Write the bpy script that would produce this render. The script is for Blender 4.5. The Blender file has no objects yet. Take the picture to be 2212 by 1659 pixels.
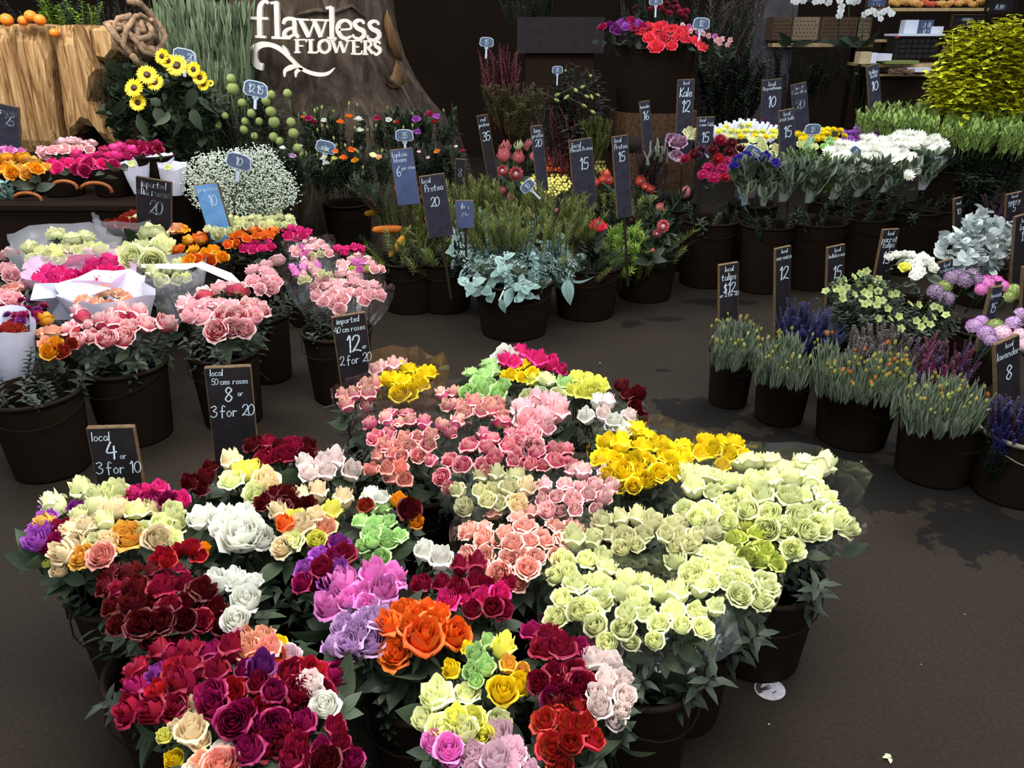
import bpy, bmesh, math, random
from mathutils import Vector, Quaternion, Matrix, Euler
R = math.radians
SC = bpy.context.scene
COL = SC.collection
# ------------------------------------------------------------------ camera, world, light
W, H = 2212, 1659
F = 1700.0
CAMZ, PITCH = 1.6, R(24)
cd = bpy.data.cameras.new('camera'); cam = bpy.data.objects.new('camera', cd); COL.objects.link(cam)
cam.location = (0, 0, CAMZ); cam.rotation_euler = (R(90) - PITCH, 0, 0)
cd.sensor_width = 36; cd.lens = 36 * F / W; cd.clip_start = 0.05; cd.clip_end = 60
SC.camera = cam
w = bpy.data.worlds.new('world'); SC.world = w; w.use_nodes = True
w.node_tree.nodes['Background'].inputs[0].default_value = (0.85, 0.93, 1.0, 1)
w.node_tree.nodes['Background'].inputs[1].default_value = 0.95
def area(name, loc, rot, sx, sy, power, col):
    l = bpy.data.lights.new(name, 'AREA'); l.shape = 'RECTANGLE'; l.size = sx; l.size_y = sy
    l.energy = power; l.color = col
    o = bpy.data.objects.new(name, l); o.location = loc; o.rotation_euler = rot; COL.objects.link(o); return o
area('ceiling_light', (0.4, 1.2, 3.4), (R(-8), 0, 0), 2.6, 1.6, 172, (1, 0.97, 0.92))
area('ceiling_light', (-2.2, 3.9, 3.6), (R(-10), 0, 0), 2.0, 1.4, 105, (0.97, 0.96, 1))
area('ceiling_light', (2.6, 4.9, 3.6), (R(-20), R(0), 0), 2.4, 1.4, 110, (0.95, 0.97, 1))
area('ceiling_light', (-3.3, 4.6, 3.4), (R(35), 0, 0), 1.6, 1.0, 70, (1, 0.93, 0.82))
SC.view_settings.view_transform = 'Standard'; SC.view_settings.look = 'None'
SC.view_settings.exposure = 0.14; SC.view_settings.gamma = 1; SC.view_settings.use_curve_mapping = False
SC.cycles.max_bounces = 5; SC.cycles.diffuse_bounces = 3; SC.cycles.glossy_bounces = 2
SC.cycles.transmission_bounces = 3; SC.cycles.transparent_max_bounces = 8
# ------------------------------------------------------------------ pixel -> place
_f = Vector((0, math.cos(PITCH), -math.sin(PITCH))); _u = Vector((0, math.sin(PITCH), math.cos(PITCH)))
def ray(px, py): return _f * F + Vector((1, 0, 0)) * (px - W / 2) + _u * (H / 2 - py)
CP = Vector((0, 0, CAMZ))
def atz(px, py, z):
    d = ray(px, py); return CP + d * ((z - CAMZ) / d.z)
def aty(px, py, y):
    d = ray(px, py); return CP + d * (y / d.y)
def mpp(p):           # metres per pixel at a place
    return (p - CP).dot(_f) / F
# ------------------------------------------------------------------ materials
def lin(c):
    return tuple(((v / 255) / 12.92 if v / 255 <= .04045 else ((v / 255 + .055) / 1.055) ** 2.4) for v in c) + (1,)
def newmat(name):
    m = bpy.data.materials.new(name); m.use_nodes = True; nt = m.node_tree
    for n in list(nt.nodes): nt.nodes.remove(n)
    out = nt.nodes.new('ShaderNodeOutputMaterial')
    return m, nt, out
def N(nt, t, **k):
    n = nt.nodes.new(t)
    for a, b in k.items(): setattr(n, a, b)
    return n
def ramp(nt, stops, src):
    r = N(nt, 'ShaderNodeValToRGB'); e = r.color_ramp.elements
    while len(e) < len(stops): e.new(0.5)
    for i, (p, c) in enumerate(stops): e[i].position = p; e[i].color = c
    nt.links.new(src, r.inputs[0]); return r
def plain(name, c, rough=.6, spec=.3, noise=0, scale=20, bump=0, metal=0):
    m, nt, out = newmat(name); b = N(nt, 'ShaderNodeBsdfPrincipled')
    b.inputs['Base Color'].default_value = lin(c); b.inputs['Roughness'].default_value = rough
    b.inputs['Specular IOR Level'].default_value = spec; b.inputs['Metallic'].default_value = metal
    nt.links.new(b.outputs[0], out.inputs[0])
    if noise or bump:
        tc = N(nt, 'ShaderNodeTexCoord'); no = N(nt, 'ShaderNodeTexNoise'); no.inputs['Scale'].default_value = scale
        no.inputs['Detail'].default_value = 6; nt.links.new(tc.outputs['Object'], no.inputs['Vector'])
        if noise:
            lo = lin([v * (1 - noise) for v in c]); hi = lin([min(255, v * (1 + noise)) for v in c])
            r = ramp(nt, [(.3, lo), (.7, hi)], no.outputs[0]); nt.links.new(r.outputs[0], b.inputs['Base Color'])
        if bump:
            bp = N(nt, 'ShaderNodeBump'); bp.inputs['Strength'].default_value = bump; bp.inputs['Distance'].default_value = .01
            nt.links.new(no.outputs[0], bp.inputs['Height']); nt.links.new(bp.outputs[0], b.inputs['Normal'])
    return m
MATS = {}
def petal_mat(key, inner, edge=None, base=None, e0=.86, trans=.15):
    """inner colour, colour of the lip, colour at the foot of the petal"""
    if key in MATS: return MATS[key]
    edge = edge or inner; base = base or inner
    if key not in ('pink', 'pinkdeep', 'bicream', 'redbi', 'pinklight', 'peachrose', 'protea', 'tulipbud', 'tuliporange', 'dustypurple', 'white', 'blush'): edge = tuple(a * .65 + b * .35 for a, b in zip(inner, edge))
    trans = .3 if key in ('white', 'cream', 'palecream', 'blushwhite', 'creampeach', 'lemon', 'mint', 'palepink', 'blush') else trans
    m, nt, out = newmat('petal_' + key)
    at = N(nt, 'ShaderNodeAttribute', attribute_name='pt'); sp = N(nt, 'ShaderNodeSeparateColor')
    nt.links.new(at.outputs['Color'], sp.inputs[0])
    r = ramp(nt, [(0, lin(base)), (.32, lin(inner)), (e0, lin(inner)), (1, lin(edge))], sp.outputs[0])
    oi = N(nt, 'ShaderNodeObjectInfo')
    hs = N(nt, 'ShaderNodeHueSaturation')
    mr = N(nt, 'ShaderNodeMapRange'); mr.inputs[3].default_value = .80; mr.inputs[4].default_value = 1.12
    nt.links.new(oi.outputs['Random'], mr.inputs[0]); nt.links.new(mr.outputs[0], hs.inputs['Value'])
    mh = N(nt, 'ShaderNodeMapRange'); mh.inputs[3].default_value = .49; mh.inputs[4].default_value = .51
    nt.links.new(sp.outputs[2], mh.inputs[0]); nt.links.new(mh.outputs[0], hs.inputs['Hue'])
    nt.links.new(r.outputs[0], hs.inputs['Color'])
    d = N(nt, 'ShaderNodeBsdfDiffuse'); t = N(nt, 'ShaderNodeBsdfTranslucent'); g = N(nt, 'ShaderNodeBsdfGlossy')
    g.inputs['Roughness'].default_value = .45
    mx = N(nt, 'ShaderNodeMixShader'); mx.inputs[0].default_value = trans
    nt.links.new(hs.outputs[0], d.inputs[0]); nt.links.new(hs.outputs[0], t.inputs[0])
    nt.links.new(d.outputs[0], mx.inputs[1]); nt.links.new(t.outputs[0], mx.inputs[2])
    m2 = N(nt, 'ShaderNodeMixShader'); m2.inputs[0].default_value = .03
    nt.links.new(mx.outputs[0], m2.inputs[1]); nt.links.new(g.outputs[0], m2.inputs[2])
    nt.links.new(m2.outputs[0], out.inputs[0]); MATS[key] = m; return m
P = petal_mat
P('cream', (240, 243, 186), (247, 250, 212), (190, 205, 125)); P('lime', (196, 205, 95), (222, 226, 135), (150, 165, 60))
P('palecream', (226, 224, 176), (240, 232, 200), (190, 195, 130)); P('yellow', (245, 215, 30), (252, 230, 60), (215, 190, 40))
P('lemon', (240, 238, 110), (246, 246, 160), (205, 215, 90)); P('white', (244, 244, 232), (250, 250, 246), (215, 220, 180))
P('blushwhite', (245, 228, 222), (250, 244, 240), (220, 215, 180)); P('mint', (190, 226, 150), (222, 242, 190), (150, 190, 110))
P('orange', (238, 112, 38), (244, 130, 55), (240, 165, 50)); P('peach', (244, 178, 145), (248, 205, 170), (235, 200, 120))
P('salmonrose', (240, 160, 145), (250, 205, 190), (225, 205, 140)); P('pink', (228, 104, 148), (240, 206, 178), (205, 205, 130), .55)
P('pinkdeep', (218, 84, 128), (238, 176, 172), (205, 195, 120), .6); P('pinklight', (246, 178, 190), (246, 215, 205), (215, 215, 150), .6)
P('blush', (248, 190, 196), (250, 215, 215), (235, 215, 190)); P('peachrose', (242, 165, 150), (250, 205, 190), (215, 200, 140), .6)
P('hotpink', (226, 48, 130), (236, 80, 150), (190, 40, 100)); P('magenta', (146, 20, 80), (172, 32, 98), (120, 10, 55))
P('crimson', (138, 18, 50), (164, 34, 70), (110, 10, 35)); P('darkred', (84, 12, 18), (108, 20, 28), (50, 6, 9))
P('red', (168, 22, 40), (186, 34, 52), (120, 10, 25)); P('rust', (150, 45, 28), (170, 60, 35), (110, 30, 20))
P('redbi', (190, 50, 38), (172, 34, 30), (238, 205, 165), .75); P('violet', (175, 88, 190), (200, 130, 215), (140, 60, 150))
P('orchidpink', (235, 135, 205), (243, 165, 220), (225, 180, 200)); P('lilac', (198, 160, 205), (218, 190, 220), (200, 190, 180))
P('palepink', (240, 205, 218), (248, 226, 232), (225, 200, 190)); P('gold', (232, 176, 72), (244, 205, 120), (235, 190, 80))
P('creampeach', (246, 226, 184), (250, 238, 215), (225, 205, 130)); P('purple', (118, 40, 120), (150, 60, 150), (80, 20, 80))
P('bicream', (226, 72, 104), (252, 226, 220), (225, 160, 130), .55); P('coral', (236, 70, 90), (245, 100, 105), (240, 170, 60))
P('orangespray', (240, 120, 40), (246, 150, 70), (220, 140, 60)); P('amber', (238, 160, 28), (235, 120, 40), (225, 120, 50))
P('purplemum', (178, 105, 205), (195, 135, 220), (110, 50, 140)); P('indigo', (60, 45, 150), (80, 70, 180), (40, 40, 90))
P('veronica', (36, 32, 92), (60, 54, 126), (24, 24, 50)); P('heath', (92, 80, 80), (128, 114, 110), (60, 52, 50)); P('dustypurple', (150, 105, 135), (215, 190, 200), (90, 80, 80)); P('statice', (165, 140, 170), (190, 175, 190), (100, 110, 90))
P('sun', (246, 214, 16), (250, 224, 30), (220, 150, 10)); P('orchidwhite', (235, 240, 245), (245, 248, 250), (220, 215, 200))
P('protea', (222, 122, 126), (240, 178, 176), (225, 160, 140)); P('proteagreen', (215, 222, 170), (230, 232, 200), (180, 190, 120))
P('leuca', (215, 95, 75), (232, 125, 110), (200, 170, 90)); P('tulipbud', (110, 130, 70), (185, 150, 70), (95, 115, 70), .5)
P('tuliporange', (176, 104, 48), (196, 90, 40), (110, 112, 60)); P('tulipyellow', (146, 142, 62), (176, 160, 70), (96, 112, 60))
P('hellebore', (160, 174, 104), (200, 208, 150), (110, 130, 70)); P('hyacinth', (200, 158, 210), (228, 205, 225), (190, 190, 130))
P('bells', (88, 118, 52), (125, 155, 85), (60, 80, 40)); P('magentamum', (175, 30, 90), (205, 45, 105), (110, 10, 50))
P('core', (60, 34, 16), (90, 55, 20), (45, 25, 12)); P('plum', (66, 26, 50), (98, 44, 72), (40, 20, 30))
def leaf_mat(key, c, tip=None, trans=.18, rough=.5):
    if key in MATS: return MATS[key]
    tip = tip or [v * 1.15 for v in c]
    m, nt, out = newmat('leaf_' + key)
    at = N(nt, 'ShaderNodeAttribute', attribute_name='pt'); sp = N(nt, 'ShaderNodeSeparateColor')
    nt.links.new(at.outputs['Color'], sp.inputs[0])
    r = ramp(nt, [(0, lin([v * 1.25 for v in c])), (.12, lin(c)), (1, lin(tip))], sp.outputs[1])
    oi = N(nt, 'ShaderNodeObjectInfo'); ad = N(nt, 'ShaderNodeMath', operation='ADD'); fr = N(nt, 'ShaderNodeMath', operation='FRACT')
    nt.links.new(oi.outputs['Random'], ad.inputs[0]); nt.links.new(sp.outputs[2], ad.inputs[1]); nt.links.new(ad.outputs[0], fr.inputs[0])
    hs = N(nt, 'ShaderNodeHueSaturation'); mr = N(nt, 'ShaderNodeMapRange'); mr.inputs[3].default_value = .6; mr.inputs[4].default_value = 1.3
    nt.links.new(fr.outputs[0], mr.inputs[0]); nt.links.new(mr.outputs[0], hs.inputs['Value']); nt.links.new(r.outputs[0], hs.inputs['Color'])
    b = N(nt, 'ShaderNodeBsdfPrincipled'); b.inputs['Roughness'].default_value = rough; b.inputs['Specular IOR Level'].default_value = .3
    t = N(nt, 'ShaderNodeBsdfTranslucent'); mx = N(nt, 'ShaderNodeMixShader'); mx.inputs[0].default_value = trans
    nt.links.new(hs.outputs[0], b.inputs['Base Color']); nt.links.new(hs.outputs[0], t.inputs[0])
    nt.links.new(b.outputs[0], mx.inputs[1]); nt.links.new(t.outputs[0], mx.inputs[2]); nt.links.new(mx.outputs[0], out.inputs[0])
    MATS[key] = m; return m
L = leaf_mat
L('rose', (48, 60, 42)); L('stem', (78, 96, 56)); L('dark', (36, 46, 33)); L('silver', (112, 140, 134), (140, 168, 162)); L('dusty', (176, 186, 184), (204, 212, 210))
L('spring', (104, 130, 60), (158, 180, 100)); L('tulip', (56, 68, 50), (128, 140, 118)); L('olive', (84, 84, 46)); L('moss', (90, 96, 48))
L('grass', (84, 100, 74), (138, 152, 118)); L('needle', (84, 98, 44), (120, 128, 60)); L('chartreuse', (168, 172, 22), (204, 200, 44))
L('burgundy', (84, 36, 42), (110, 50, 54)); L('kale', (150, 158, 150), (176, 140, 172)); L('bellgreen', (74, 96, 50), (112, 138, 80)); L('lightgreen', (110, 140, 60), (150, 180, 70)); L('heather', (66, 58, 56), (116, 104, 100))
MATS['berrywhite'] = plain('berry_white', (200, 212, 204), .5); MATS['ballgreen'] = plain('pod_green', (132, 146, 84), .7, .2, .15, 60, .3)
MATS['gyp'] = plain('tiny_white_blossom', (188, 198, 182), .7); MATS['nut'] = plain('gum_nut', (190, 205, 204), .6)
MATS['yellowball'] = plain('yellow_ball', (226, 214, 110), .8, .2); MATS['orangeball'] = plain('orange_ball', (214, 96, 50), .8, .2)
MATS['banksia'] = plain('banksia_bristle', (176, 124, 40), .8, .2, .25, 300); MATS['banksiad'] = plain('banksia_bristle_deep', (170, 96, 34), .8, .2, .25, 300)
MATS['bucket'] = plain('black_plastic', (27, 19, 13), .75, .06); MATS['bucketrim'] = plain('black_plastic_rim', (28, 20, 14), .7, .08)
MATS['bucketgrey'] = plain('grey_rim', (112, 102, 90), .5, .3)
MATS['slate'] = plain('blackboard', (40, 40, 52), .7, .2, .18, 30); MATS['slatedark'] = plain('blackboard_dark', (27, 23, 27), .7, .2, .25, 20)
MATS['slateblue'] = plain('blackboard_blue', (62, 74, 110), .55, .4, .12, 14); MATS['blueboard'] = plain('blue_board', (96, 144, 196), .6, .3, .1, 14)  # both are plain blue board faces
MATS['chalk'] = plain('chalk', (216, 232, 246), .9, .1); MATS['ply'] = plain('raw_board_edge', (92, 74, 54), .8, .1, .2, 90)
MATS['tag'] = plain('tag_face', (84, 98, 122), .6, .3, .15, 40); MATS['tagwhite'] = plain('tag_plastic', (196, 212, 232), .5, .4)
MATS['paper'] = plain('wrapping_paper', (214, 214, 232), .85, .1, .04, 12, .1); MATS['paperpink'] = plain('pink_tissue', (228, 196, 222), .85, .1)
MATS['kraft'] = plain('kraft_paper', (186, 166, 132), .85, .1, .08, 10); MATS['card'] = plain('perforated_card', (128, 112, 92), .8, .2, .1, 60)
MATS['carddark'] = plain('perforated_card_dark', (84, 66, 52), .8, .2, .1, 60); MATS['carddark2'] = plain('dark_stake', (44, 34, 26), .8, .1); MATS['hole'] = plain('punched_hole', (34, 26, 20), .9, 0)
MATS['signwood'] = plain('cut_wood_letters', (222, 214, 204), .6, .3, .04, 8); MATS['oak'] = plain('barrel_oak', (64, 44, 28), .7, .2, .3, 40, .3)
MATS['pine'] = plain('pine_board', (176, 150, 108), .7, .2, .12, 20); MATS['fruit'] = plain('orange_peel', (240, 124, 30), .45, .4, .06, 60, .2)
MATS['vine'] = plain('dry_vine', (128, 104, 82), .8, .2, .25, 30, .4); MATS['basket'] = plain('cane', (140, 78, 34), .6, .3, .2, 50)
MATS['darkwall'] = plain('dark_wall', (36, 26, 19), .9, .1, .08, 2); MATS['box'] = plain('slate_box', (38, 32, 35), .7, .2, .1, 20)
MATS['greypost'] = plain('grey_post', (84, 78, 84), .8, .2, .12, 8); MATS['whiteplastic'] = plain('white_plastic', (214, 218, 232), .5, .4)
MATS['blackmetal'] = plain('black_metal', (36, 32, 30), .8, .15); MATS['pastry'] = plain('pastry', (222, 164, 92), .6, .3, .2, 60, .3)
MATS['pastryred'] = plain('pastry_red', (200, 90, 60), .6, .3, .2, 60); MATS['twig'] = plain('twig', (110, 98, 82), .8, .2, .2, 40)
MATS['redplastic'] = plain('red_plastic', (200, 60, 60), .4, .4); MATS['cloth'] = plain('black_cloth', (30, 22, 17), .95, .05)
MATS['sticker'] = plain('floor_sticker', (176, 172, 180), .7, .2, .1, 60); MATS['stickerdark'] = plain('sticker_print', (58, 52, 56), .8, .1)
MATS['whitesleeve'] = plain('white_sleeve', (226, 230, 244), .6, .3)
def film(name, c, alpha, rough=.12):
    m, nt, out = newmat(name); t = N(nt, 'ShaderNodeBsdfTransparent'); g = N(nt, 'ShaderNodeBsdfGlossy'); d = N(nt, 'ShaderNodeBsdfDiffuse')
    g.inputs['Roughness'].default_value = rough; g.inputs[0].default_value = (.9, .95, 1, 1); d.inputs[0].default_value = lin(c)
    lw = N(nt, 'ShaderNodeLayerWeight'); lw.inputs[0].default_value = .35
    mr = N(nt, 'ShaderNodeMapRange'); mr.inputs[3].default_value = .02; mr.inputs[4].default_value = .28
    nt.links.new(lw.outputs['Facing'], mr.inputs[0])
    a = N(nt, 'ShaderNodeMixShader'); a.inputs[0].default_value = alpha
    nt.links.new(t.outputs[0], a.inputs[1]); nt.links.new(d.outputs[0], a.inputs[2])
    b = N(nt, 'ShaderNodeMixShader'); nt.links.new(mr.outputs[0], b.inputs[0]); nt.links.new(a.outputs[0], b.inputs[1]); nt.links.new(g.outputs[0], b.inputs[2])
    nt.links.new(b.outputs[0], out.inputs[0]); return m
MATS['cello'] = film('cellophane', (150, 150, 140), .02); MATS['cellomilk'] = film('cloudy_cellophane', (205, 205, 215), .35, .3)
MATS['sheen'] = film('sheen_film', (200, 215, 210), .13, .2); MATS['celloamber'] = film('brown_cellophane', (120, 90, 50), .25)  # pale film tint stands in for highlights on the clear cones
# petals need nicer bark / wood / floor
def wood_mat(name, stops, sc=(6, 6, .7), dist=.6, bump=.5):
    m, nt, out = newmat(name); b = N(nt, 'ShaderNodeBsdfPrincipled'); b.inputs['Roughness'].default_value = .85; b.inputs['Specular IOR Level'].default_value = .15
    tc = N(nt, 'ShaderNodeTexCoord'); mp = N(nt, 'ShaderNodeMapping'); mp.inputs['Scale'].default_value = sc
    nt.links.new(tc.outputs['Object'], mp.inputs[0]); no = N(nt, 'ShaderNodeTexNoise'); no.inputs['Scale'].default_value = 2.2
    no.inputs['Detail'].default_value = 9; no.inputs['Roughness'].default_value = .65; no.inputs['Distortion'].default_value = dist
    nt.links.new(mp.outputs[0], no.inputs['Vector']); r = ramp(nt, [(p, lin(c)) for p, c in stops], no.outputs[0])
    nt.links.new(r.outputs[0], b.inputs['Base Color'])
    bp = N(nt, 'ShaderNodeBump'); bp.inputs['Strength'].default_value = bump; bp.inputs['Distance'].default_value = .03
    nt.links.new(no.outputs[0], bp.inputs['Height']); nt.links.new(bp.outputs[0], b.inputs['Normal']); nt.links.new(b.outputs[0], out.inputs[0]); MATS[name] = m; return m
wood_mat('splitlog', [(.3, (52, 34, 20)), (.42, (134, 96, 58)), (.55, (184, 146, 98)), (.75, (214, 184, 140))], (11, 11, .9), 1.2, .9)
wood_mat('bark', [(.25, (38, 29, 22)), (.45, (66, 55, 46)), (.6, (92, 80, 69)), (.8, (128, 114, 100))], (4, 4, 1.1), 1.0, .9)
wood_mat('barkpatch', [(.3, (52, 38, 26)), (.5, (104, 76, 46)), (.75, (150, 118, 80))])
def floor_mat():
    m, nt, out = newmat('asphalt_floor'); b = N(nt, 'ShaderNodeBsdfPrincipled')
    tc = N(nt, 'ShaderNodeTexCoord')
    n1 = N(nt, 'ShaderNodeTexNoise'); n1.inputs['Scale'].default_value = 90; n1.inputs['Detail'].default_value = 4
    n2 = N(nt, 'ShaderNodeTexNoise'); n2.inputs['Scale'].default_value = 1.3; n2.inputs['Detail'].default_value = 5
    n3 = N(nt, 'ShaderNodeTexNoise'); n3.inputs['Scale'].default_value = 2.6; n3.inputs['Detail'].default_value = 7; n3.inputs['Roughness'].default_value = .6
    for n in (n1, n2, n3): nt.links.new(tc.outputs['Object'], n.inputs['Vector'])
    r1 = ramp(nt, [(.3, lin((30, 23, 16))), (.7, lin((38, 30, 21)))], n2.outputs[0])
    r2 = ramp(nt, [(.35, (.72, .72, .72, 1)), (.65, (1.15, 1.15, 1.15, 1))], n1.outputs[0])
    mu = N(nt, 'ShaderNodeMix', data_type='RGBA', blend_type='MULTIPLY'); mu.inputs[0].default_value = 1
    nt.links.new(r1.outputs[0], mu.inputs[6]); nt.links.new(r2.outputs[0], mu.inputs[7])
    # water stains that lie beside the right-hand buckets
    sx = N(nt, 'ShaderNodeSeparateXYZ'); nt.links.new(tc.outputs['Object'], sx.inputs[0])
    acc = None
    for (px, py, rx, ry) in [(1530, 890, .19, .10), (1640, 905, .10, .06), (1730, 960, .25, .09), (1890, 1050, .30, .13), (2150, 1150, .22, .12), (1800, 985, .2, .05), (1360, 700, .07, .04), (1440, 690, .10, .03), (1560, 655, .2, .05), (1430, 800, .03, .015), (2060, 1060, .2, .12)]:
        c = atz(px, py, 0)
        vs = N(nt, 'ShaderNodeVectorMath', operation='SUBTRACT'); vs.inputs[1].default_value = (c.x, c.y, 0); nt.links.new(tc.outputs['Object'], vs.inputs[0])
        vm = N(nt, 'ShaderNodeVectorMath', operation='DIVIDE'); vm.inputs[1].default_value = (rx * 1.3, ry * 1.6, 1); nt.links.new(vs.outputs[0], vm.inputs[0])
        ln = N(nt, 'ShaderNodeVectorMath', operation='LENGTH'); nt.links.new(vm.outputs[0], ln.inputs[0])
        if acc is None: acc = ln.outputs['Value']
        else:
            mn = N(nt, 'ShaderNodeMath', operation='MINIMUM'); nt.links.new(acc, mn.inputs[0]); nt.links.new(ln.outputs['Value'], mn.inputs[1]); acc = mn.outputs[0]
    n4 = N(nt, 'ShaderNodeTexNoise'); n4.inputs['Scale'].default_value = 9; n4.inputs['Detail'].default_value = 7; n4.inputs['Roughness'].default_value = .6
    nt.links.new(tc.outputs['Object'], n4.inputs['Vector'])
    s4 = N(nt, 'ShaderNodeMath', operation='MULTIPLY_ADD'); s4.inputs[1].default_value = 3.2; s4.inputs[2].default_value = -1.6; nt.links.new(n4.outputs[0], s4.inputs[0])
    ad = N(nt, 'ShaderNodeMath', operation='ADD'); nt.links.new(acc, ad.inputs[0]); nt.links.new(s4.outputs[0], ad.inputs[1])
    st = ramp(nt, [(.84, (1, 1, 1, 1)), (.96, (0, 0, 0, 1))], ad.outputs[0])
    mx = N(nt, 'ShaderNodeMix', data_type='RGBA'); nt.links.new(st.outputs[0], mx.inputs[0]); nt.links.new(mu.outputs[2], mx.inputs[6]); mx.inputs[7].default_value = lin((11, 8, 5))
    nt.links.new(mx.outputs[2], b.inputs['Base Color'])
    rr = N(nt, 'ShaderNodeMapRange'); rr.inputs[3].default_value = .85; rr.inputs[4].default_value = .9; nt.links.new(st.outputs[0], rr.inputs[0]); nt.links.new(rr.outputs[0], b.inputs['Roughness'])
    b.inputs['Specular IOR Level'].default_value = .2
    bp = N(nt, 'ShaderNodeBump'); bp.inputs['Strength'].default_value = .25; bp.inputs['Distance'].default_value = .003
    nt.links.new(n1.outputs[0], bp.inputs['Height']); nt.links.new(bp.outputs[0], b.inputs['Normal']); nt.links.new(b.outputs[0], out.inputs[0])
    MATS['floor'] = m
floor_mat()
# ------------------------------------------------------------------ mesh collector
class MB:
    def __init__(s): s.v = []; s.f = []; s.c = []; s.mi = []
    def add(s, vs, fs, cs=None, mi=0):
        o = len(s.v); s.v += [tuple(v) for v in vs]; s.f += [tuple(i + o for i in f) for f in fs]
        s.c += cs if cs else [(.5, .5, .5)] * len(vs); s.mi += [mi] * len(fs); return o
    def box(s, c, d, rot=None, mi=0):
        vs = [Vector((sx * d[0] / 2, sy * d[1] / 2, sz * d[2] / 2)) for sx in (-1, 1) for sy in (-1, 1) for sz in (-1, 1)]
        if rot: vs = [rot @ v for v in vs]
        vs = [v + Vector(c) for v in vs]
        s.add(vs, [(0, 1, 3, 2), (4, 6, 7, 5), (0, 4, 5, 1), (2, 3, 7, 6), (0, 2, 6, 4), (1, 5, 7, 3)], None, mi)
    def tube(s, pts, rad, n=6, mi=0, cap=True, col=None):
        pts = [Vector(p) for p in pts]; rings = []
        rs = rad if isinstance(rad, (list, tuple)) else [rad] * len(pts)
        vs = []; prev = Vector((1, 0, .01))
        for i, p in enumerate(pts):
            t = (pts[min(i + 1, len(pts) - 1)] - pts[max(i - 1, 0)])
            t = t.normalized() if t.length > 1e-9 else Vector((0, 0, 1))
            a = prev - t * prev.dot(t)
            if a.length < 1e-3: a = t.orthogonal()
            a.normalize(); prev = a; b = t.cross(a)
            for k in range(n):
                an = 2 * math.pi * k / n; vs.append(p + (a * math.cos(an) + b * math.sin(an)) * rs[i])
        fs = []
        for i in range(len(pts) - 1):
            for k in range(n):
                fs.append((i * n + k, i * n + (k + 1) % n, (i + 1) * n + (k + 1) % n, (i + 1) * n + k))
        if cap: fs += [tuple(range(n))[::-1], tuple((len(pts) - 1) * n + k for k in range(n))]
        s.add(vs, fs, [col or (.5, .5, .5)] * len(vs), mi)
    def lathe(s, prof, n=24, c=(0, 0, 0), mi=0):
        vs = []; fs = []
        for (r, z) in prof:
            for k in range(n):
                a = 2 * math.pi * k / n; vs.append((c[0] + r * math.cos(a), c[1] + r * math.sin(a), c[2] + z))
        for i in range(len(prof) - 1):
            for k in range(n): fs.append((i * n + k, i * n + (k + 1) % n, (i + 1) * n + (k + 1) % n, (i + 1) * n + k))
        s.add(vs, fs, None, mi)
    def ball(s, c, r, n=8, m=5, sq=1.0, mi=0, jit=0, col=None):
        vs = []; fs = []; c = Vector(c)
        vs.append(c + Vector((0, 0, r * sq)))
        for i in range(1, m):
            ph = math.pi * i / m
            for k in range(n):
                a = 2 * math.pi * k / n; q = r * (1 + random.uniform(-jit, jit))
                vs.append(c + Vector((q * math.sin(ph) * math.cos(a), q * math.sin(ph) * math.sin(a), q * sq * math.cos(ph))))
        vs.append(c - Vector((0, 0, r * sq)))
        for k in range(n): fs.append((0, 1 + k, 1 + (k + 1) % n))
        for i in range(m - 2):
            for k in range(n): fs.append((1 + i * n + k, 1 + (i + 1) * n + k, 1 + (i + 1) * n + (k + 1) % n, 1 + i * n + (k + 1) % n))
        e = len(vs) - 1
        for k in range(n): fs.append((e, 1 + (m - 2) * n + (k + 1) % n, 1 + (m - 2) * n + k))
        s.add(vs, fs, [col or (.6, .5, random.random())] * len(vs), mi)
    def octa(s, c, r, mi=0, col=None):
        c = Vector(c); vs = [c + Vector(d) * r for d in ((1, 0, 0), (-1, 0, 0), (0, 1, 0), (0, -1, 0), (0, 0, 1), (0, 0, -1))]
        s.add(vs, [(0, 2, 4), (2, 1, 4), (1, 3, 4), (3, 0, 4), (2, 0, 5), (1, 2, 5), (3, 1, 5), (0, 3, 5)], [col or (.6, .5, random.random())] * 6, mi)
    def leaf(s, base, d, up, L, wd, droop=.3, nu=5, cup=.15, mi=0, rnd=None, tip=1.0):
        base = Vector(base); d = Vector(d).normalized(); up = Vector(up); sd = d.cross(up)
        sd = sd.normalized() if sd.length > 1e-4 else d.orthogonal().normalized()
        nn = sd.cross(d).normalized(); vs = []; cs = []; rr = random.random() if rnd is None else rnd
        for i in range(nu + 1):
            t = i / nu; ww = wd * .5 * (math.sin(math.pi * min(1, t ** .8 * .97 + .03))) ** tip
            p = base + d * (L * t) - nn * (droop * L * t * t)
            for q in (-1, 0, 1):
                vs.append(p + sd * (ww * q) + nn * (cup * ww * abs(q))); cs.append((t, abs(q), rr))
        fs = []
        for i in range(nu):
            for q in range(2): a = i * 3 + q; fs.append((a, a + 1, a + 4, a + 3))
        s.add(vs, fs, cs, mi)
    def mesh(s, name, mats, smooth=True):
        me = bpy.data.meshes.new(name); me.from_pydata(s.v, [], s.f); me.update()
        at = me.attributes.new('pt', 'FLOAT_COLOR', 'POINT')
        flat = []
        for c in s.c: flat += [c[0], c[1], c[2], 1.0]
        at.data.foreach_set('color', flat)
        for m in (mats if isinstance(mats, (list, tuple)) else [mats]): me.materials.append(MATS[m] if isinstance(m, str) else m)
        me.polygons.foreach_set('material_index', s.mi)
        me.polygons.foreach_set('use_smooth', [smooth] * len(s.f)); return me
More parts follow.
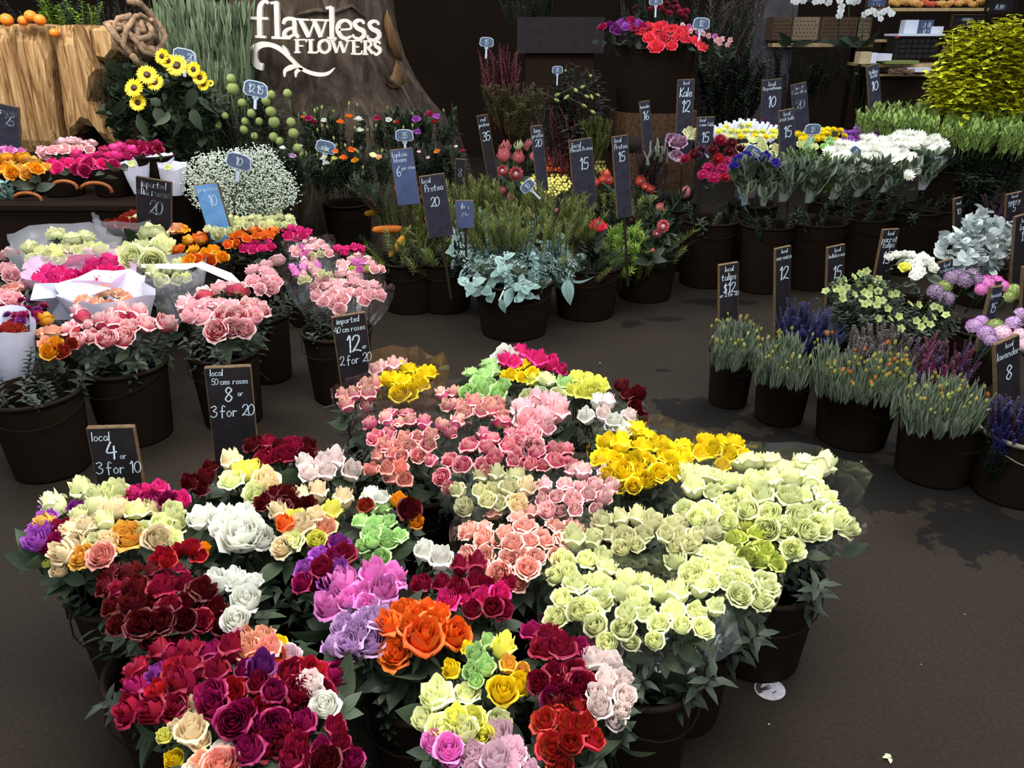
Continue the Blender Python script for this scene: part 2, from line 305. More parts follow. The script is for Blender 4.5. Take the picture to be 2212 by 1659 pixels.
def obj(name, me, parent=None, loc=(0, 0, 0), q=None, sc=1.0):
    o = bpy.data.objects.new(name, me); COL.objects.link(o); o.location = loc
    if q is not None: o.rotation_mode = 'QUATERNION'; o.rotation_quaternion = q
    if isinstance(sc, (int, float)): o.scale = (sc, sc, sc)
    else: o.scale = sc
    if parent is not None: o.parent = parent
    return o
def tag(o, label, cat, group=None):
    o['label'] = label; o['category'] = cat
    if group: o['group'] = group
    return o
def thing(name, loc, label, cat, group=None):
    o = bpy.data.objects.new(name, None); COL.objects.link(o); o.location = loc; o.empty_display_size = .05
    return tag(o, label, cat, group)
def struct(o, kind='structure'): o['kind'] = kind; return o
Z = Vector((0, 0, 1))
def aim(n, spin=None):
    n = Vector(n).normalized(); q = Z.rotation_difference(n)
    return q @ Quaternion((0, 0, 1), random.uniform(0, 6.283) if spin is None else spin)
# ------------------------------------------------------------------ flower meshes, unit radius, opening towards +Z
def petal_sheet(mb, ang, hw, r, h, flare=0., curl=.1, nu=4, nv=5, z0=0., notch=0., ring=.5, tw=0., tipdrop=.18, foot=.12):
    vs = []; cs = []; rnd = random.random()
    for i in range(nv + 1):
        v = i / nv
        rad = foot + (r - foot) * (math.sin(min(1, v * 1.45 + .08) * math.pi / 2)) ** .6
        rad += flare * max(0, v - .6) ** 1.3 * 2.6 - .10 * r * max(0, v - .55) * (flare < .1)
        wv = hw * (.45 + .55 * math.sin(min(1, v * 1.5) * math.pi / 2)) * (1 - .42 * max(0, v - .72) / .28)
        zz = z0 + h * v - (curl * h * max(0, v - .82) / .18 if flare > .15 else 0)
        for j in range(nu + 1):
            u = j / nu * 2 - 1; a = ang + u * wv + tw * v
            rf = max(0, v - .6) * (.10 if ring > .3 else .04); rr = rad * (1 + .05 * u * (1 if ring > .3 else .5)) + rf * math.sin(u * 5 + rnd * 9); z = rf * math.cos(u * 4 + rnd * 20) + zz - tipdrop * h * v * u * u + notch * h * (1 - abs(u)) * (v > .9)
            rr += random.uniform(-.02, .02) * v
            vs.append((rr * math.cos(a), rr * math.sin(a), z + random.uniform(-.015, .015))); cs.append((v * .95 + .05 * abs(u), ring, rnd))
    fs = []
    for i in range(nv):
        for j in range(nu): a = i * (nu + 1) + j; fs.append((a, a + 1, a + nu + 2, a + nu + 1))
    mb.add(vs, fs, cs)
def rose_mesh(kind, mat, seed, lo=False):
    random.seed(seed * 7 + 13); mb = MB(); nu, nv = (3, 4) if lo else (4, 5)
    a0 = random.uniform(0, 6)
    # rolled heart
    n = 10 if lo else 22; vs = []; cs = []
    for i in range(n + 1):
        t = i / n; a = a0 + t * 2 * math.pi * 2.1; r = .05 + .17 * t
        for (z, rr, vv) in ((.25, r * .8, .3), (.8, r, .7), ({'bud': 1.5, 'cup': 1.25, 'open': 1.02}[kind], r * .86, .97)):
            vs.append((rr * math.cos(a), rr * math.sin(a), z * 1.12)); cs.append((vv, .1, .5))
    fs = []
    for i in range(n):
        for j in range(2): a = i * 3 + j; fs.append((a, a + 1, a + 4, a + 3))
    mb.add(vs, fs, cs)
    if kind == 'bud':
        rings = [(.30, 1.75, 3, .0), (.44, 1.80, 3, .02), (.58, 1.70, 4, .06), (.70, 1.45, 4, .18)]
    elif kind == 'cup':
        rings = [(.30, 1.42, 3, .0), (.46, 1.46, 3, .02), (.62, 1.42, 4, .05), (.76, 1.32, 5, .12), (.84, 1.10, 4, .24)]
    else:
        rings = [(.26, 1.16, 3, .02), (.40, 1.18, 4, .04), (.56, 1.14, 5, .08), (.74, 1.06, 5, .14), (.88, .84, 6, .26)]
    if lo: rings = rings[:2] + rings[-2:]
    for k, (r, h, m, fl) in enumerate(rings):
        a1 = a0 + k * 1.3 + random.uniform(-.3, .3)
        for j in range(m):
            petal_sheet(mb, a1 + 2 * math.pi * j / m + random.uniform(-.18, .18), math.pi / m * 1.35, r * random.uniform(.95, 1.05), h * random.uniform(.93, 1.05), fl * random.uniform(.5, 1.35), .3, nu, nv, ring=k / len(rings), notch=.05)
    mb2 = mb
    me = mb2.mesh('rose_bloom', mat)
    return me
def stem_mesh(seed, leaves=2):
    random.seed(seed); mb = MB(); mb.tube([(0, 0, .12), (.03, 0, -.5), (.1, .05, -3), (.05, .1, -9)], [.13, .075, .07, .08], 5)
    mb.lathe([(.06, -.25), (.2, -.1), (.22, .05), (.12, .18)], 8)
    for k in range(5):
        a = k * 1.256 + .3; mb.leaf((.12 * math.cos(a), .12 * math.sin(a), -.02), (math.cos(a), math.sin(a), .1), Z, .95, .24, .45, 3)
    for k in range(leaves):
        a = random.uniform(0, 6.28); z = -1.6 - 1.2 * k - random.random(); d = Vector((math.cos(a), math.sin(a), .35))
        for s, Lf in ((0, 1.9), (.9, 1.5), (-.9, 1.5)):
            d2 = Vector((math.cos(a + s), math.sin(a + s), .3)); mb.leaf(Vector((.1, .05, z)) + d * .6, d2, Z, Lf, .95, .35, 4)
    return mb.mesh('rose_stem', 'stem' if leaves == 0 else ['rose'])
def mum_mesh(mat, seed, rings=6, per=15, L=1.0, wd=.22, dome=.75):
    random.seed(seed + 400); mb = MB()
    mb.ball((0, 0, .12), .35, 7, 4, .8, col=(.4, .5, .5))
    for k in range(rings):
        ph = R(12 + 82 * (k + .5) / rings); m = max(5, int(per * math.sin(ph)))
        for j in range(m):
            a = 2 * math.pi * (j + .5 * (k % 2)) / m + random.uniform(-.1, .1)
            d = Vector((math.sin(ph) * math.cos(a), math.sin(ph) * math.sin(a), math.cos(ph) * dome))
            Lk = L * random.uniform(.85, 1.08)
            mb.leaf(d * .25, d, Z if ph > .4 else Vector((math.cos(a), math.sin(a), 0)), Lk * .8, wd * L * 1.25, -.12, 2, .25, tip=.5)
    # petals: red channel runs 0..1 along leaf already
    return mb.mesh('mum_bloom', mat)
def daisy_mesh(seed, matp='sun', matc='core', n=20, rows=2, core=.34):
    random.seed(seed); mb = MB(); mb.ball((0, 0, .05), core, 12, 5, .35, 1, .08)
    for r_ in range(rows):
        for j in range(n):
            a = 2 * math.pi * (j + .5 * r_) / n + random.uniform(-.08, .08)
            mb.leaf((core * .8 * math.cos(a), core * .8 * math.sin(a), .03 * r_), (math.cos(a), math.sin(a), .28 - .15 * r_ + random.uniform(-.1, .15)), Z, 1 - core * .8, .26, .15, 3, .2, tip=.6)
    return mb.mesh('sunflower_head', [matp, matc])
def tulip_mesh(mat, seed, op=0.):
    random.seed(seed + 90); mb = MB()
    for k in range(6):
        a = k * math.pi / 3; r = .5 + .04 * (k % 2)
        vs = []; cs = []
        for i in range(7):
            v = i / 6; rad = r * (math.sin(math.pi * (v * .80 + .06))) ** .8 + op * v * v; wv = .62 * (math.sin(math.pi * min(.96, v * .9 + .08))) ** .6
            for u in (-1, 0, 1):
                aa = a + u * wv; vs.append((rad * math.cos(aa), rad * math.sin(aa), v * 2.1 - .06 * abs(u))); cs.append((v, .5, k / 6))
        fs = []
        for i in range(6):
            for j in range(2): q = i * 3 + j; fs.append((q, q + 1, q + 4, q + 3))
        mb.add(vs, fs, cs)
    mb.tube([(0, 0, .1), (0, 0, -5)], .1, 5, 1)
    return mb.mesh('tulip_bloom', [mat, 'stem'])
def protea_mesh(mat, seed, n=(10, 12, 12), h=2.0, op=.3, core='palepink'):
    random.seed(seed + 60); mb = MB(); mb.ball((0, 0, .7), .36, 9, 6, 1.4, 1, .04)
    for k, m in enumerate(n):
        for j in range(m):
            a = 2 * math.pi * (j + .5 * k) / m
            vs = []; cs = []; hh = h * (1 - .22 * k) * random.uniform(.93, 1.05); rb = .55 + .06 * k
            for i in range(6):
                v = i / 5; rad = .2 + rb * math.sin(min(1, v * 1.4) * math.pi / 2) * .8 + op * k * .25 * v * v - .16 * v * v * (k < 2)
                wv = .34 * (math.sin(math.pi * min(.98, v * .78 + .2))) ** .8
                for u in (-1, 0, 1): aa = a + u * wv; vs.append((rad * math.cos(aa), rad * math.sin(aa), v * hh - .05 * abs(u))); cs.append((v, .5, random.random() * .2 + .4))
            fs = [(i * 3 + j2, i * 3 + j2 + 1, i * 3 + j2 + 4, i * 3 + j2 + 3) for i in range(5) for j2 in range(2)]
            mb.add(vs, fs, cs)
    mb.tube([(0, 0, .1), (0, 0, -5)], .12, 5, 2)
    for j in range(7):
        a = random.uniform(0, 6.28); mb.leaf((0, 0, -.3 - j * .5), (math.cos(a), math.sin(a), .9), Z, 2.2, .5, .2, 4, .2, 2)
    return mb.mesh('protea_bloom', [mat, core, 'rose'])
def head_mesh(mat, seed, n=24, dot=.34):           # clustered head (hydrangea, spray, statice, hyacinth)
    random.seed(seed + 70); mb = MB()
    for k in range(n):
        ph = math.acos(1 - 1.25 * (k + .5) / n); a = k * 2.4; d = Vector((math.sin(ph) * math.cos(a), math.sin(ph) * math.sin(a), math.cos(ph) * .8)); c = d * .8
        x = d.orthogonal().normalized(); y = d.cross(x); rr = random.random()
        for j in range(5):
            an = j * 1.2566 + rr * 6; dd = x * math.cos(an) + y * math.sin(an) + d * .35; mb.leaf(c, dd, d, dot * 1.5, dot * 1.1, .2, 2, .2, 0, rr, .6)
    mb.tube([(0, 0, .5), (0, 0, -5)], .09, 5, 1)
    return mb.mesh('cluster_bloom', [mat, 'stem'])
def leaf_mesh(mat, seed, wd=.55, droop=.4):
    random.seed(seed + 11); mb = MB(); mb.leaf((0, 0, 0), (0, 0, 1), (0, 1, 0), 1, wd, droop, 6, .2); mb.tube([(0, 0, -.25), (0, 0, .05)], .02, 4)
    return mb.mesh('leaf', mat)
def sprig_mesh(mat, seed, kind='oval', L=1.0):    # stem of length 1 with leaves, growing +Z
    random.seed(seed + 21); mb = MB(); bend = random.uniform(-.2, .2)
    pt = lambda t: Vector((bend * t * t, .1 * math.sin(t * 2 + seed), t * L))
    n = {'oval': 11, 'needle': 70, 'spike': 70, 'feather': 46, 'small': 30, 'strap': 5, 'pod': 20, 'dusty': 16, 'blade': 7, 'forsy': 60, 'grass': 26, 'kale': 14, 'lance': 14, 'round': 9}[kind]
    mi2 = 0
    mb.tube([pt(0), pt(.5), pt(1)], [.014, .011, .006], 5)
    for k in range(n):
        t = .2 + .8 * (k + .5) / n; a = k * 2.4 + random.random() * .5; out = Vector((math.cos(a), math.sin(a), 0)); p = pt(t)
        if kind == 'oval':
            mb.leaf(p, out + Z * .6, Z, .22 * (1.2 - .5 * t), .13 * (1.25 - .5 * t), .3, 4, .15, 0, None, .6)
            if k % 2: 
                for q in range(5):
                    c = p + out * random.uniform(.03, .09) + Vector((random.uniform(-.04, .04), random.uniform(-.04, .04), random.uniform(0, .09))); mb.octa(c, random.uniform(.010, .02), 1)
        elif kind == 'needle': mb.leaf(p, out + Z * 1.2, Z, .17, .026, .1, 2)
        elif kind == 'spike':
            if t > .4: mb.leaf(p, out + Z * .5, Z, .075 * (1.5 - t), .045, .2, 2, .2, 1)
            else: mb.leaf(p, out + Z * .9, Z, .16, .03, .2, 3)
        elif kind == 'feather': mb.leaf(p, out + Z * .8, Z, .16 * (1.15 - t), .03, .2, 2)
        elif kind == 'small': mb.leaf(p, out + Z * .5, Z, .13, .08, .3, 3, .2, 0, None, .6)
        elif kind == 'strap': mb.leaf(p * .3, out * .25 + Z, out, .95, .11, -.12, 6, .3)
        elif kind == 'blade': mb.leaf(pt(.3 * random.random()), out * random.uniform(.03, .2) + Z, out, random.uniform(.5, .8), .13, -.04, 5, .3)
        elif kind == 'lance': mb.leaf(p, out * .55 + Z, out, .28, .13, -.05, 4, .3)
        elif kind == 'round':
            mb.leaf(p, out + Z * random.uniform(-.1, .7), Z, .36 * (1.15 - .35 * t), .24 * (1.15 - .35 * t), .2, 4, .1, 0, None, .55)
            if t > .55:
                for q in range(5):
                    c = p + out * random.uniform(.04, .14) + Vector((random.uniform(-.06, .06), random.uniform(-.06, .06), random.uniform(.02, .14))); mb.octa(c, random.uniform(.016, .03), 1)
        elif kind == 'pod':
            mb.leaf(p, out + Z * .4, Z, .24, .08, .3, 3)
        elif kind == 'dusty': mb.leaf(p, out + Z * random.uniform(-.4, 1.6), Vector((random.uniform(-.6, .6), -.5, 1)), .34 * (1.2 - .5 * t), .24, .2, 4, .2, 0, None, .45)
        elif kind == 'forsy': 
            q = p + out * random.uniform(0, .26) + Z * random.uniform(-.05, .1)
            mb.leaf(q, out + Z * random.uniform(-.2, .8), Z, .11, .11, .2, 2, .2, 0, None, .5)
            mb.leaf(q, Vector((-out.y, out.x, .3)), Z, .09, .08, .2, 2, .2, 0, None, .5)
        elif kind == 'grass': 
            q = Vector((random.uniform(-.06, .06), random.uniform(-.06, .06), 0)); mb.leaf(q, Vector((q.x * 1.5, q.y * 1.5, 1)), out, random.uniform(.7, 1.0), .022, .08, 5)
            mb.leaf(q + Vector((q.x, q.y, .75)) * 1.0, Vector((q.x * 2, q.y * 2, 1)), out, .22, .035, .1, 3)
        elif kind == 'kale': mb.leaf(Vector((0, 0, .8)) + out * .05, out + Z * (.2 + 1.2 * (1 - k / n)), Z, .25, .24, .1, 4, .3, 0, None, .4)
    return mb.mesh('sprig', [mat] + {'oval': ['nut'], 'round': ['nut'], 'spike': ['indigo']}.get(kind, []))
def spike_mesh(matl, matf, seed):
    me = sprig_mesh(matl, seed, 'spike'); me.materials[0] = MATS[matl]; me.materials[1] = MATS[matf]; return me
def banksia_mesh(mat):
    random.seed(5); mb = MB()
    for i in range(26):
        for k in range(14):
            a = k * .4488 + i * .22; z = i / 26 * 2.8; r = .30 * (math.sin(math.pi * min(.97, (i + 1.5) / 27))) ** .35
            p = Vector((r * 1.0 * math.cos(a), r * 1.0 * math.sin(a), z)); d = Vector((math.cos(a), math.sin(a), .5))
            mb.leaf(p, d, Z, r * .9, .075, -.2, 2, .1)
    mb.lathe([(.05, 0), (.30, .15), (.36, .7), (.36, 2.1), (.28, 2.7), (.02, 2.9)], 12); mb.tube([(0, 0, .2), (0, 0, -1.5)], .12, 6, 1)
    for j in range(12):
        a = j * 2.1; mb.leaf((0, 0, -.2 - j * .1), (math.cos(a), math.sin(a), .5), Z, 1.6, .16, .2, 4, .1, 1)
    return mb.mesh('banksia_spike', [mat, 'needle'])
def pod_mesh(mat, seed):
    random.seed(seed); mb = MB(); mb.ball((0, 0, .0), 1, 12, 8, 1.0, 0, .05); mb.tube([(0, 0, -.9), (0.2, 0, -5)], .08, 5, 1)
    for k in range(60):
        d = Vector((random.gauss(0, 1), random.gauss(0, 1), random.gauss(0, 1))).normalized(); mb.leaf(d * .95, d, Z, .16, .05, .1, 2)
    return mb.mesh('green_pod', [mat, 'stem'])
def hell_mesh(mat, seed):
    random.seed(seed + 5); mb = MB()
    for k in range(5):
        a = k * 1.2566; mb.leaf((0, 0, 0), (math.cos(a), math.sin(a), .75), Z, 1.0, .95, .35, 4, .15, 0, None, .5)
    for k in range(10):
        a = k * .63; mb.leaf((0, 0, .05), (math.cos(a), math.sin(a), 1.6), Z, .4, .06, .1, 2, .1)
    mb.tube([(0, 0, 0), (.3, 0, -4)], .07, 5, 1)
    return mb.mesh('hellebore_bloom', [mat, 'stem'])
def orchid_mesh(seed):
    random.seed(seed + 3); mb = MB()
    for k, (a, L_, wd) in enumerate([(1.57, 1, .8), (.15, 1.0, 1.05), (2.99, 1.0, 1.05), (-.9, .9, .7), (-2.24, .9, .7)]):
        mb.leaf((0, 0, 0), (math.cos(a), math.sin(a), .12), Z, L_, wd, .1, 4, .1, 0, .5, .5)
    mb.leaf((0, 0, .05), (0, -.6, .8), Z, .4, .3, .3, 3, .3, 1)
    return mb.mesh('orchid_bloom', ['orchidwhite', 'gold'])
_mc = {}
def M(kind, mat, i=0):
    key = (kind, mat, i)
    if key in _mc: return _mc[key]
    st = random.getstate()
    if kind in ('open', 'cup', 'bud'): me = rose_mesh(kind, mat, i + {'open': 0, 'cup': 50, 'bud': 90}[kind])
    elif kind in ('openlo', 'cuplo', 'budlo'): me = rose_mesh(kind[:-2], mat, i + 200, True)
    elif kind == 'mum': me = mum_mesh(mat, i)
    elif kind == 'tulip': me = tulip_mesh(mat, i)
    elif kind == 'tulipopen': me = tulip_mesh(mat, i, .25)
    elif kind == 'protea': me = protea_mesh(mat, i)
    elif kind == 'pinc': me = protea_mesh(mat, i, (16, 16, 14), 1.5, .9)
    elif kind == 'head': me = head_mesh(mat, i)
    elif kind == 'leaf': me = leaf_mesh(mat, i)
    elif kind == 'sun': me = daisy_mesh(i)
    elif kind == 'banksia': me = banksia_mesh(mat)
    elif kind == 'pod': me = pod_mesh(mat, i)
    elif kind == 'hell': me = hell_mesh(mat, i)
    elif kind == 'orchid': me = orchid_mesh(i)
    elif kind.startswith('spk_'): me = spike_mesh(mat, kind[4:], i)
    elif kind.startswith('sp_'): me = sprig_mesh(mat, i, kind[3:])
    elif kind == 'stem': me = stem_mesh(i + 30, 1 + i % 2)
    elif kind == 'ball':
        mb = MB(); mb.ball((0, 0, 0), 1, 8, 6); mb.tube([(0, 0, -.8), (0, 0, -6)], .12, 4); me = mb.mesh('ball_bloom', mat)
    else: raise KeyError(kind)
    _mc[key] = me; random.setstate(st); return me
# ------------------------------------------------------------------ filling an outline seen in the photograph
def inside(x, y, poly):
    c = False; n = len(poly); j = n - 1
    for i in range(n):
        xi, yi = poly[i]; xj, yj = poly[j]
        if (yi > y) != (yj > y) and x < (xj - xi) * (y - yi) / (yj - yi) + xi: c = not c
        j = i
    return c
def fillpts(poly, sp, sy=.82, jit=.27):
    xs = [p[0] for p in poly]; ys = [p[1] for p in poly]; out = []; y = min(ys) + sp * sy * .45; k = 0
    while y < max(ys) - sp * .1:
        x = min(xs) + sp * (.4 if k % 2 else .9)
        while x < max(xs):
            a = x + random.uniform(-jit, jit) * sp; b = y + random.uniform(-jit, jit) * sp * .8
            if inside(a, b, poly): out.append((a, b))
            x += sp
        y += sp * sy; k += 1
    return out
def EL(cx, cy, rx, ry, rot=0, n=14):
    c, s = math.cos(R(rot)), math.sin(R(rot)); return [(cx + rx * math.cos(t) * c - ry * math.sin(t) * s, cy + rx * math.cos(t) * s + ry * math.sin(t) * c) for t in [2 * math.pi * k / n for k in range(n)]]
def pick(lst):
    t = sum(w for _, w in lst); r = random.uniform(0, t)
    for k, w_ in lst:
        r -= w_
        if r <= 0: return k
    return lst[-1][0]
SEED = [1]
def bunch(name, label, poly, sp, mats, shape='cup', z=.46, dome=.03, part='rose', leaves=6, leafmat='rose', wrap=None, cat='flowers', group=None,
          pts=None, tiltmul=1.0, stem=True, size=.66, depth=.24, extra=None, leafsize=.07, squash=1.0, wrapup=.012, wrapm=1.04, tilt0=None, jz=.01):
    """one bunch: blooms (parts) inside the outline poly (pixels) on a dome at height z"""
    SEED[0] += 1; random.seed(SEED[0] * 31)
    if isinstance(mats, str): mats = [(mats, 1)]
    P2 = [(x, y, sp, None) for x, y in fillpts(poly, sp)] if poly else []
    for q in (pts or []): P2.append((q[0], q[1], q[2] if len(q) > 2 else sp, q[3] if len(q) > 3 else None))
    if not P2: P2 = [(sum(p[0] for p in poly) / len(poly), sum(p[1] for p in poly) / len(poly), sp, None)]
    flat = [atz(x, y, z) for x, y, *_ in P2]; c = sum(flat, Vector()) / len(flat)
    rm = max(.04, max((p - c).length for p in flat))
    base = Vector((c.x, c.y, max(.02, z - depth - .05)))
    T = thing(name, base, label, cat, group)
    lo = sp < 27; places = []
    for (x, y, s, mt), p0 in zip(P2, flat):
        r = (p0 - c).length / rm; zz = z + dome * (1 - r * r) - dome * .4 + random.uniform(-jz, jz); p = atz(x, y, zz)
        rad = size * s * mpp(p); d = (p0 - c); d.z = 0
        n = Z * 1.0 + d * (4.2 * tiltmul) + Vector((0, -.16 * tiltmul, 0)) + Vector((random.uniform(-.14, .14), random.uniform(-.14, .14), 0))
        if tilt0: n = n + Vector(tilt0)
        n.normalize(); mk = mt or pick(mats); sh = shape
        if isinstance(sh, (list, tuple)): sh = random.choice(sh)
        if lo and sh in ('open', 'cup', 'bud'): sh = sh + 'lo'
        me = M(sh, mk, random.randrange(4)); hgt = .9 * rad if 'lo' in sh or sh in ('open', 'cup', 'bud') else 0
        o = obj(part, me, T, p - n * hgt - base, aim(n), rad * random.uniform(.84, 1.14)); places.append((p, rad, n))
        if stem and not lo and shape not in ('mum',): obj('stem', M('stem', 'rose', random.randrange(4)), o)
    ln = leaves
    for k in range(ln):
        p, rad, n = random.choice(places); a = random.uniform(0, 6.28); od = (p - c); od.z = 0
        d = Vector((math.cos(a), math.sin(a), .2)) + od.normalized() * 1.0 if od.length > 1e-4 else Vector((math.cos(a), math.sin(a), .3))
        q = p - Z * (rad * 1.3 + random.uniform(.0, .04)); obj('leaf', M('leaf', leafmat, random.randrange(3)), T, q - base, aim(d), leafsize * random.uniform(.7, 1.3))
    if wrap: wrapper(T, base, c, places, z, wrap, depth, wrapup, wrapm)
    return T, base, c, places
def wrapper(T, base, c, places, z, kind, depth=.24, up=.02, m=1.1):
    N_ = 26; mb = MB(); top = []
    for k in range(N_):
        a = 2 * math.pi * k / N_; d = Vector((math.cos(a), math.sin(a), 0)); s = max(((p - c).dot(d) + r) for p, r, n in places)
        top.append(max(.03, s) * m)
    levels = [(1.0, up), (.97, -.02), (.82, -.09), (.5, -depth * .75), (.35, -depth)] if kind != 'paper' else [(1.12, up + .02), (1.0, -.02), (.78, -.12), (.35, -depth)]
    jag = [random.uniform(-.012, .02) for _ in range(N_)]; vs = []; fs = []
    for li, (f, dz) in enumerate(levels):
        for k in range(N_):
            a = 2 * math.pi * k / N_; rr = top[k] * f * (1 + (.035 if li < 3 else .0) * (1 if k % 2 else -1) * random.random())
            vs.append((c.x + rr * math.cos(a) - base.x, c.y + rr * math.sin(a) - base.y, z + dz + (jag[k] if li == 0 else 0) - base.z))
    for li in range(len(levels) - 1):
        for k in range(N_): fs.append((li * N_ + k, li * N_ + (k + 1) % N_, (li + 1) * N_ + (k + 1) % N_, (li + 1) * N_ + k))
    mb.add(vs, fs); me = mb.mesh('wrap', {'cello': 'cello', 'milk': 'cellomilk', 'amber': 'celloamber', 'paper': 'paper', 'tissue': 'paperpink'}[kind], kind not in ('cello', 'amber'))
    obj('wrapper', me, T)
def foliage(name, label, poly, n, mesh, z, size, part='sprig', cat='foliage', group=None, spread=1.0, fan=None, zmin=None, gather=.35, base_z=None, pxsize=False, vary=.25, lean=(0, 0, 0), y=None):
    """n sprigs whose tips fall inside the outline; they fan out of one gathering point below"""
    SEED[0] += 1; random.seed(SEED[0] * 17); pts = []
    xs = [p[0] for p in poly]; ys = [p[1] for p in poly]; tries = 0
    while len(pts) < n and tries < 9000:
        tries += 1; x = random.uniform(min(xs), max(xs)); yp = random.uniform(min(ys), max(ys))
        if inside(x, yp, poly): pts.append((x, yp))
    cx = sum(p[0] for p in poly) / len(poly); cy = sum(p[1] for p in poly) / len(poly); c = atz(cx, cy, z) if y is None else aty(cx, cy, y); yd = c.y; z = c.z
    bz = max(.02, z - gather) if base_z is None else base_z
    base = Vector((c.x, c.y, bz)); T = thing(name, base, label, cat, group)
    for x, yp in pts:
        # depth from the row: lower on the picture = nearer
        t = (yp - min(ys)) / max(1, max(ys) - min(ys)); wd = (max(xs) - min(xs)) * mpp(c) * .5
        p = aty(x, yp, yd + (.5 - t) * min(wd, .5) * spread)
        ww_ = (max(xs) - min(xs)) * mpp(c); fk = fan if fan is not None else (1.0 if ww_ < .45 else .45 / ww_)
        d = (p - base); d.x *= fk; d.y *= max(fk, .5) if fan is None else fk; d.z = max(d.z, .05); d = d.normalized() * .6 + Z * .5 + Vector((random.uniform(-.2, .2), random.uniform(-.25, .15), 0)) + Vector(lean)
        L_ = size * random.uniform(1 - vary, 1 + vary); d.normalize(); L_ = L_ if zmin is None else max(.06, min(L_, p.z - zmin)); ms = mesh if not isinstance(mesh, list) else random.choice(mesh)
        obj(part, ms, T, p - d * L_ - base, aim(d), L_)
    return T, base, c
def blooms_on(T, base, pts, z_y, mesh, sizepx, part='flower', tilt=(0, -.3, 1), jit=.3, y=None):
    for q in pts:
        p = aty(q[0], q[1], y) if y is not None else atz(q[0], q[1], z_y)
        s = (q[2] if len(q) > 2 else sizepx) * mpp(p) * .5; n = Vector(tilt) + Vector((random.uniform(-jit, jit), random.uniform(-jit, jit), 0))
        ms = random.choice(mesh) if isinstance(mesh, list) else mesh
        obj(part, ms, T, p - base, aim(n), s)
# ------------------------------------------------------------------ buckets
def bucket_meshes(r, h, seg=32, rimmat='bucketrim', grow=.82):
    mb = MB(); rb = r * grow
    mb.lathe([(0.001, 0), (rb, 0), (rb + .003, .012), (r - .004, h - .03), (r, h), (r - .006, h), (r - .010, h - .03), (rb - .006, .012), (0.001, .010)], seg)
    body = mb.mesh('bucket_body', 'bucket'); mb = MB()
    mb.lathe([(r - .004, h - .012), (r + .006, h - .014), (r + .008, h - .002), (r + .002, h + .004), (r - .006, h + .002), (r - .004, h - .012)], seg)
    rim = mb.mesh('bucket_rim', rimmat); mb = MB()
    mb.tube([((r + .004) * math.cos(a), (r + .012) * -math.sin(a), h - .03 - .06 * math.sin(a)) for a in [math.pi * k / 10 for k in range(11)]], .0025, 5)
    return body, rim, mb.mesh('bucket_handle', rimmat)
_bk = {}
def bucket(px, py, z, r, h, label, group=None, rimmat='bucketrim', xy=None):
    c = atz(px, py, z) if xy is None else Vector((xy[0], xy[1], 0)); key = (r, h, rimmat)
    if key not in _bk: _bk[key] = bucket_meshes(r, h, rimmat=rimmat)
    b = _bk[key]; T = thing('flower_bucket', (c.x, c.y, 0), label, 'bucket', group)
    obj('body', b[0], T); obj('rim', b[1], T); o = obj('handle', b[2], T); o.rotation_euler = (0, 0, random.uniform(-.6, .6)); return T
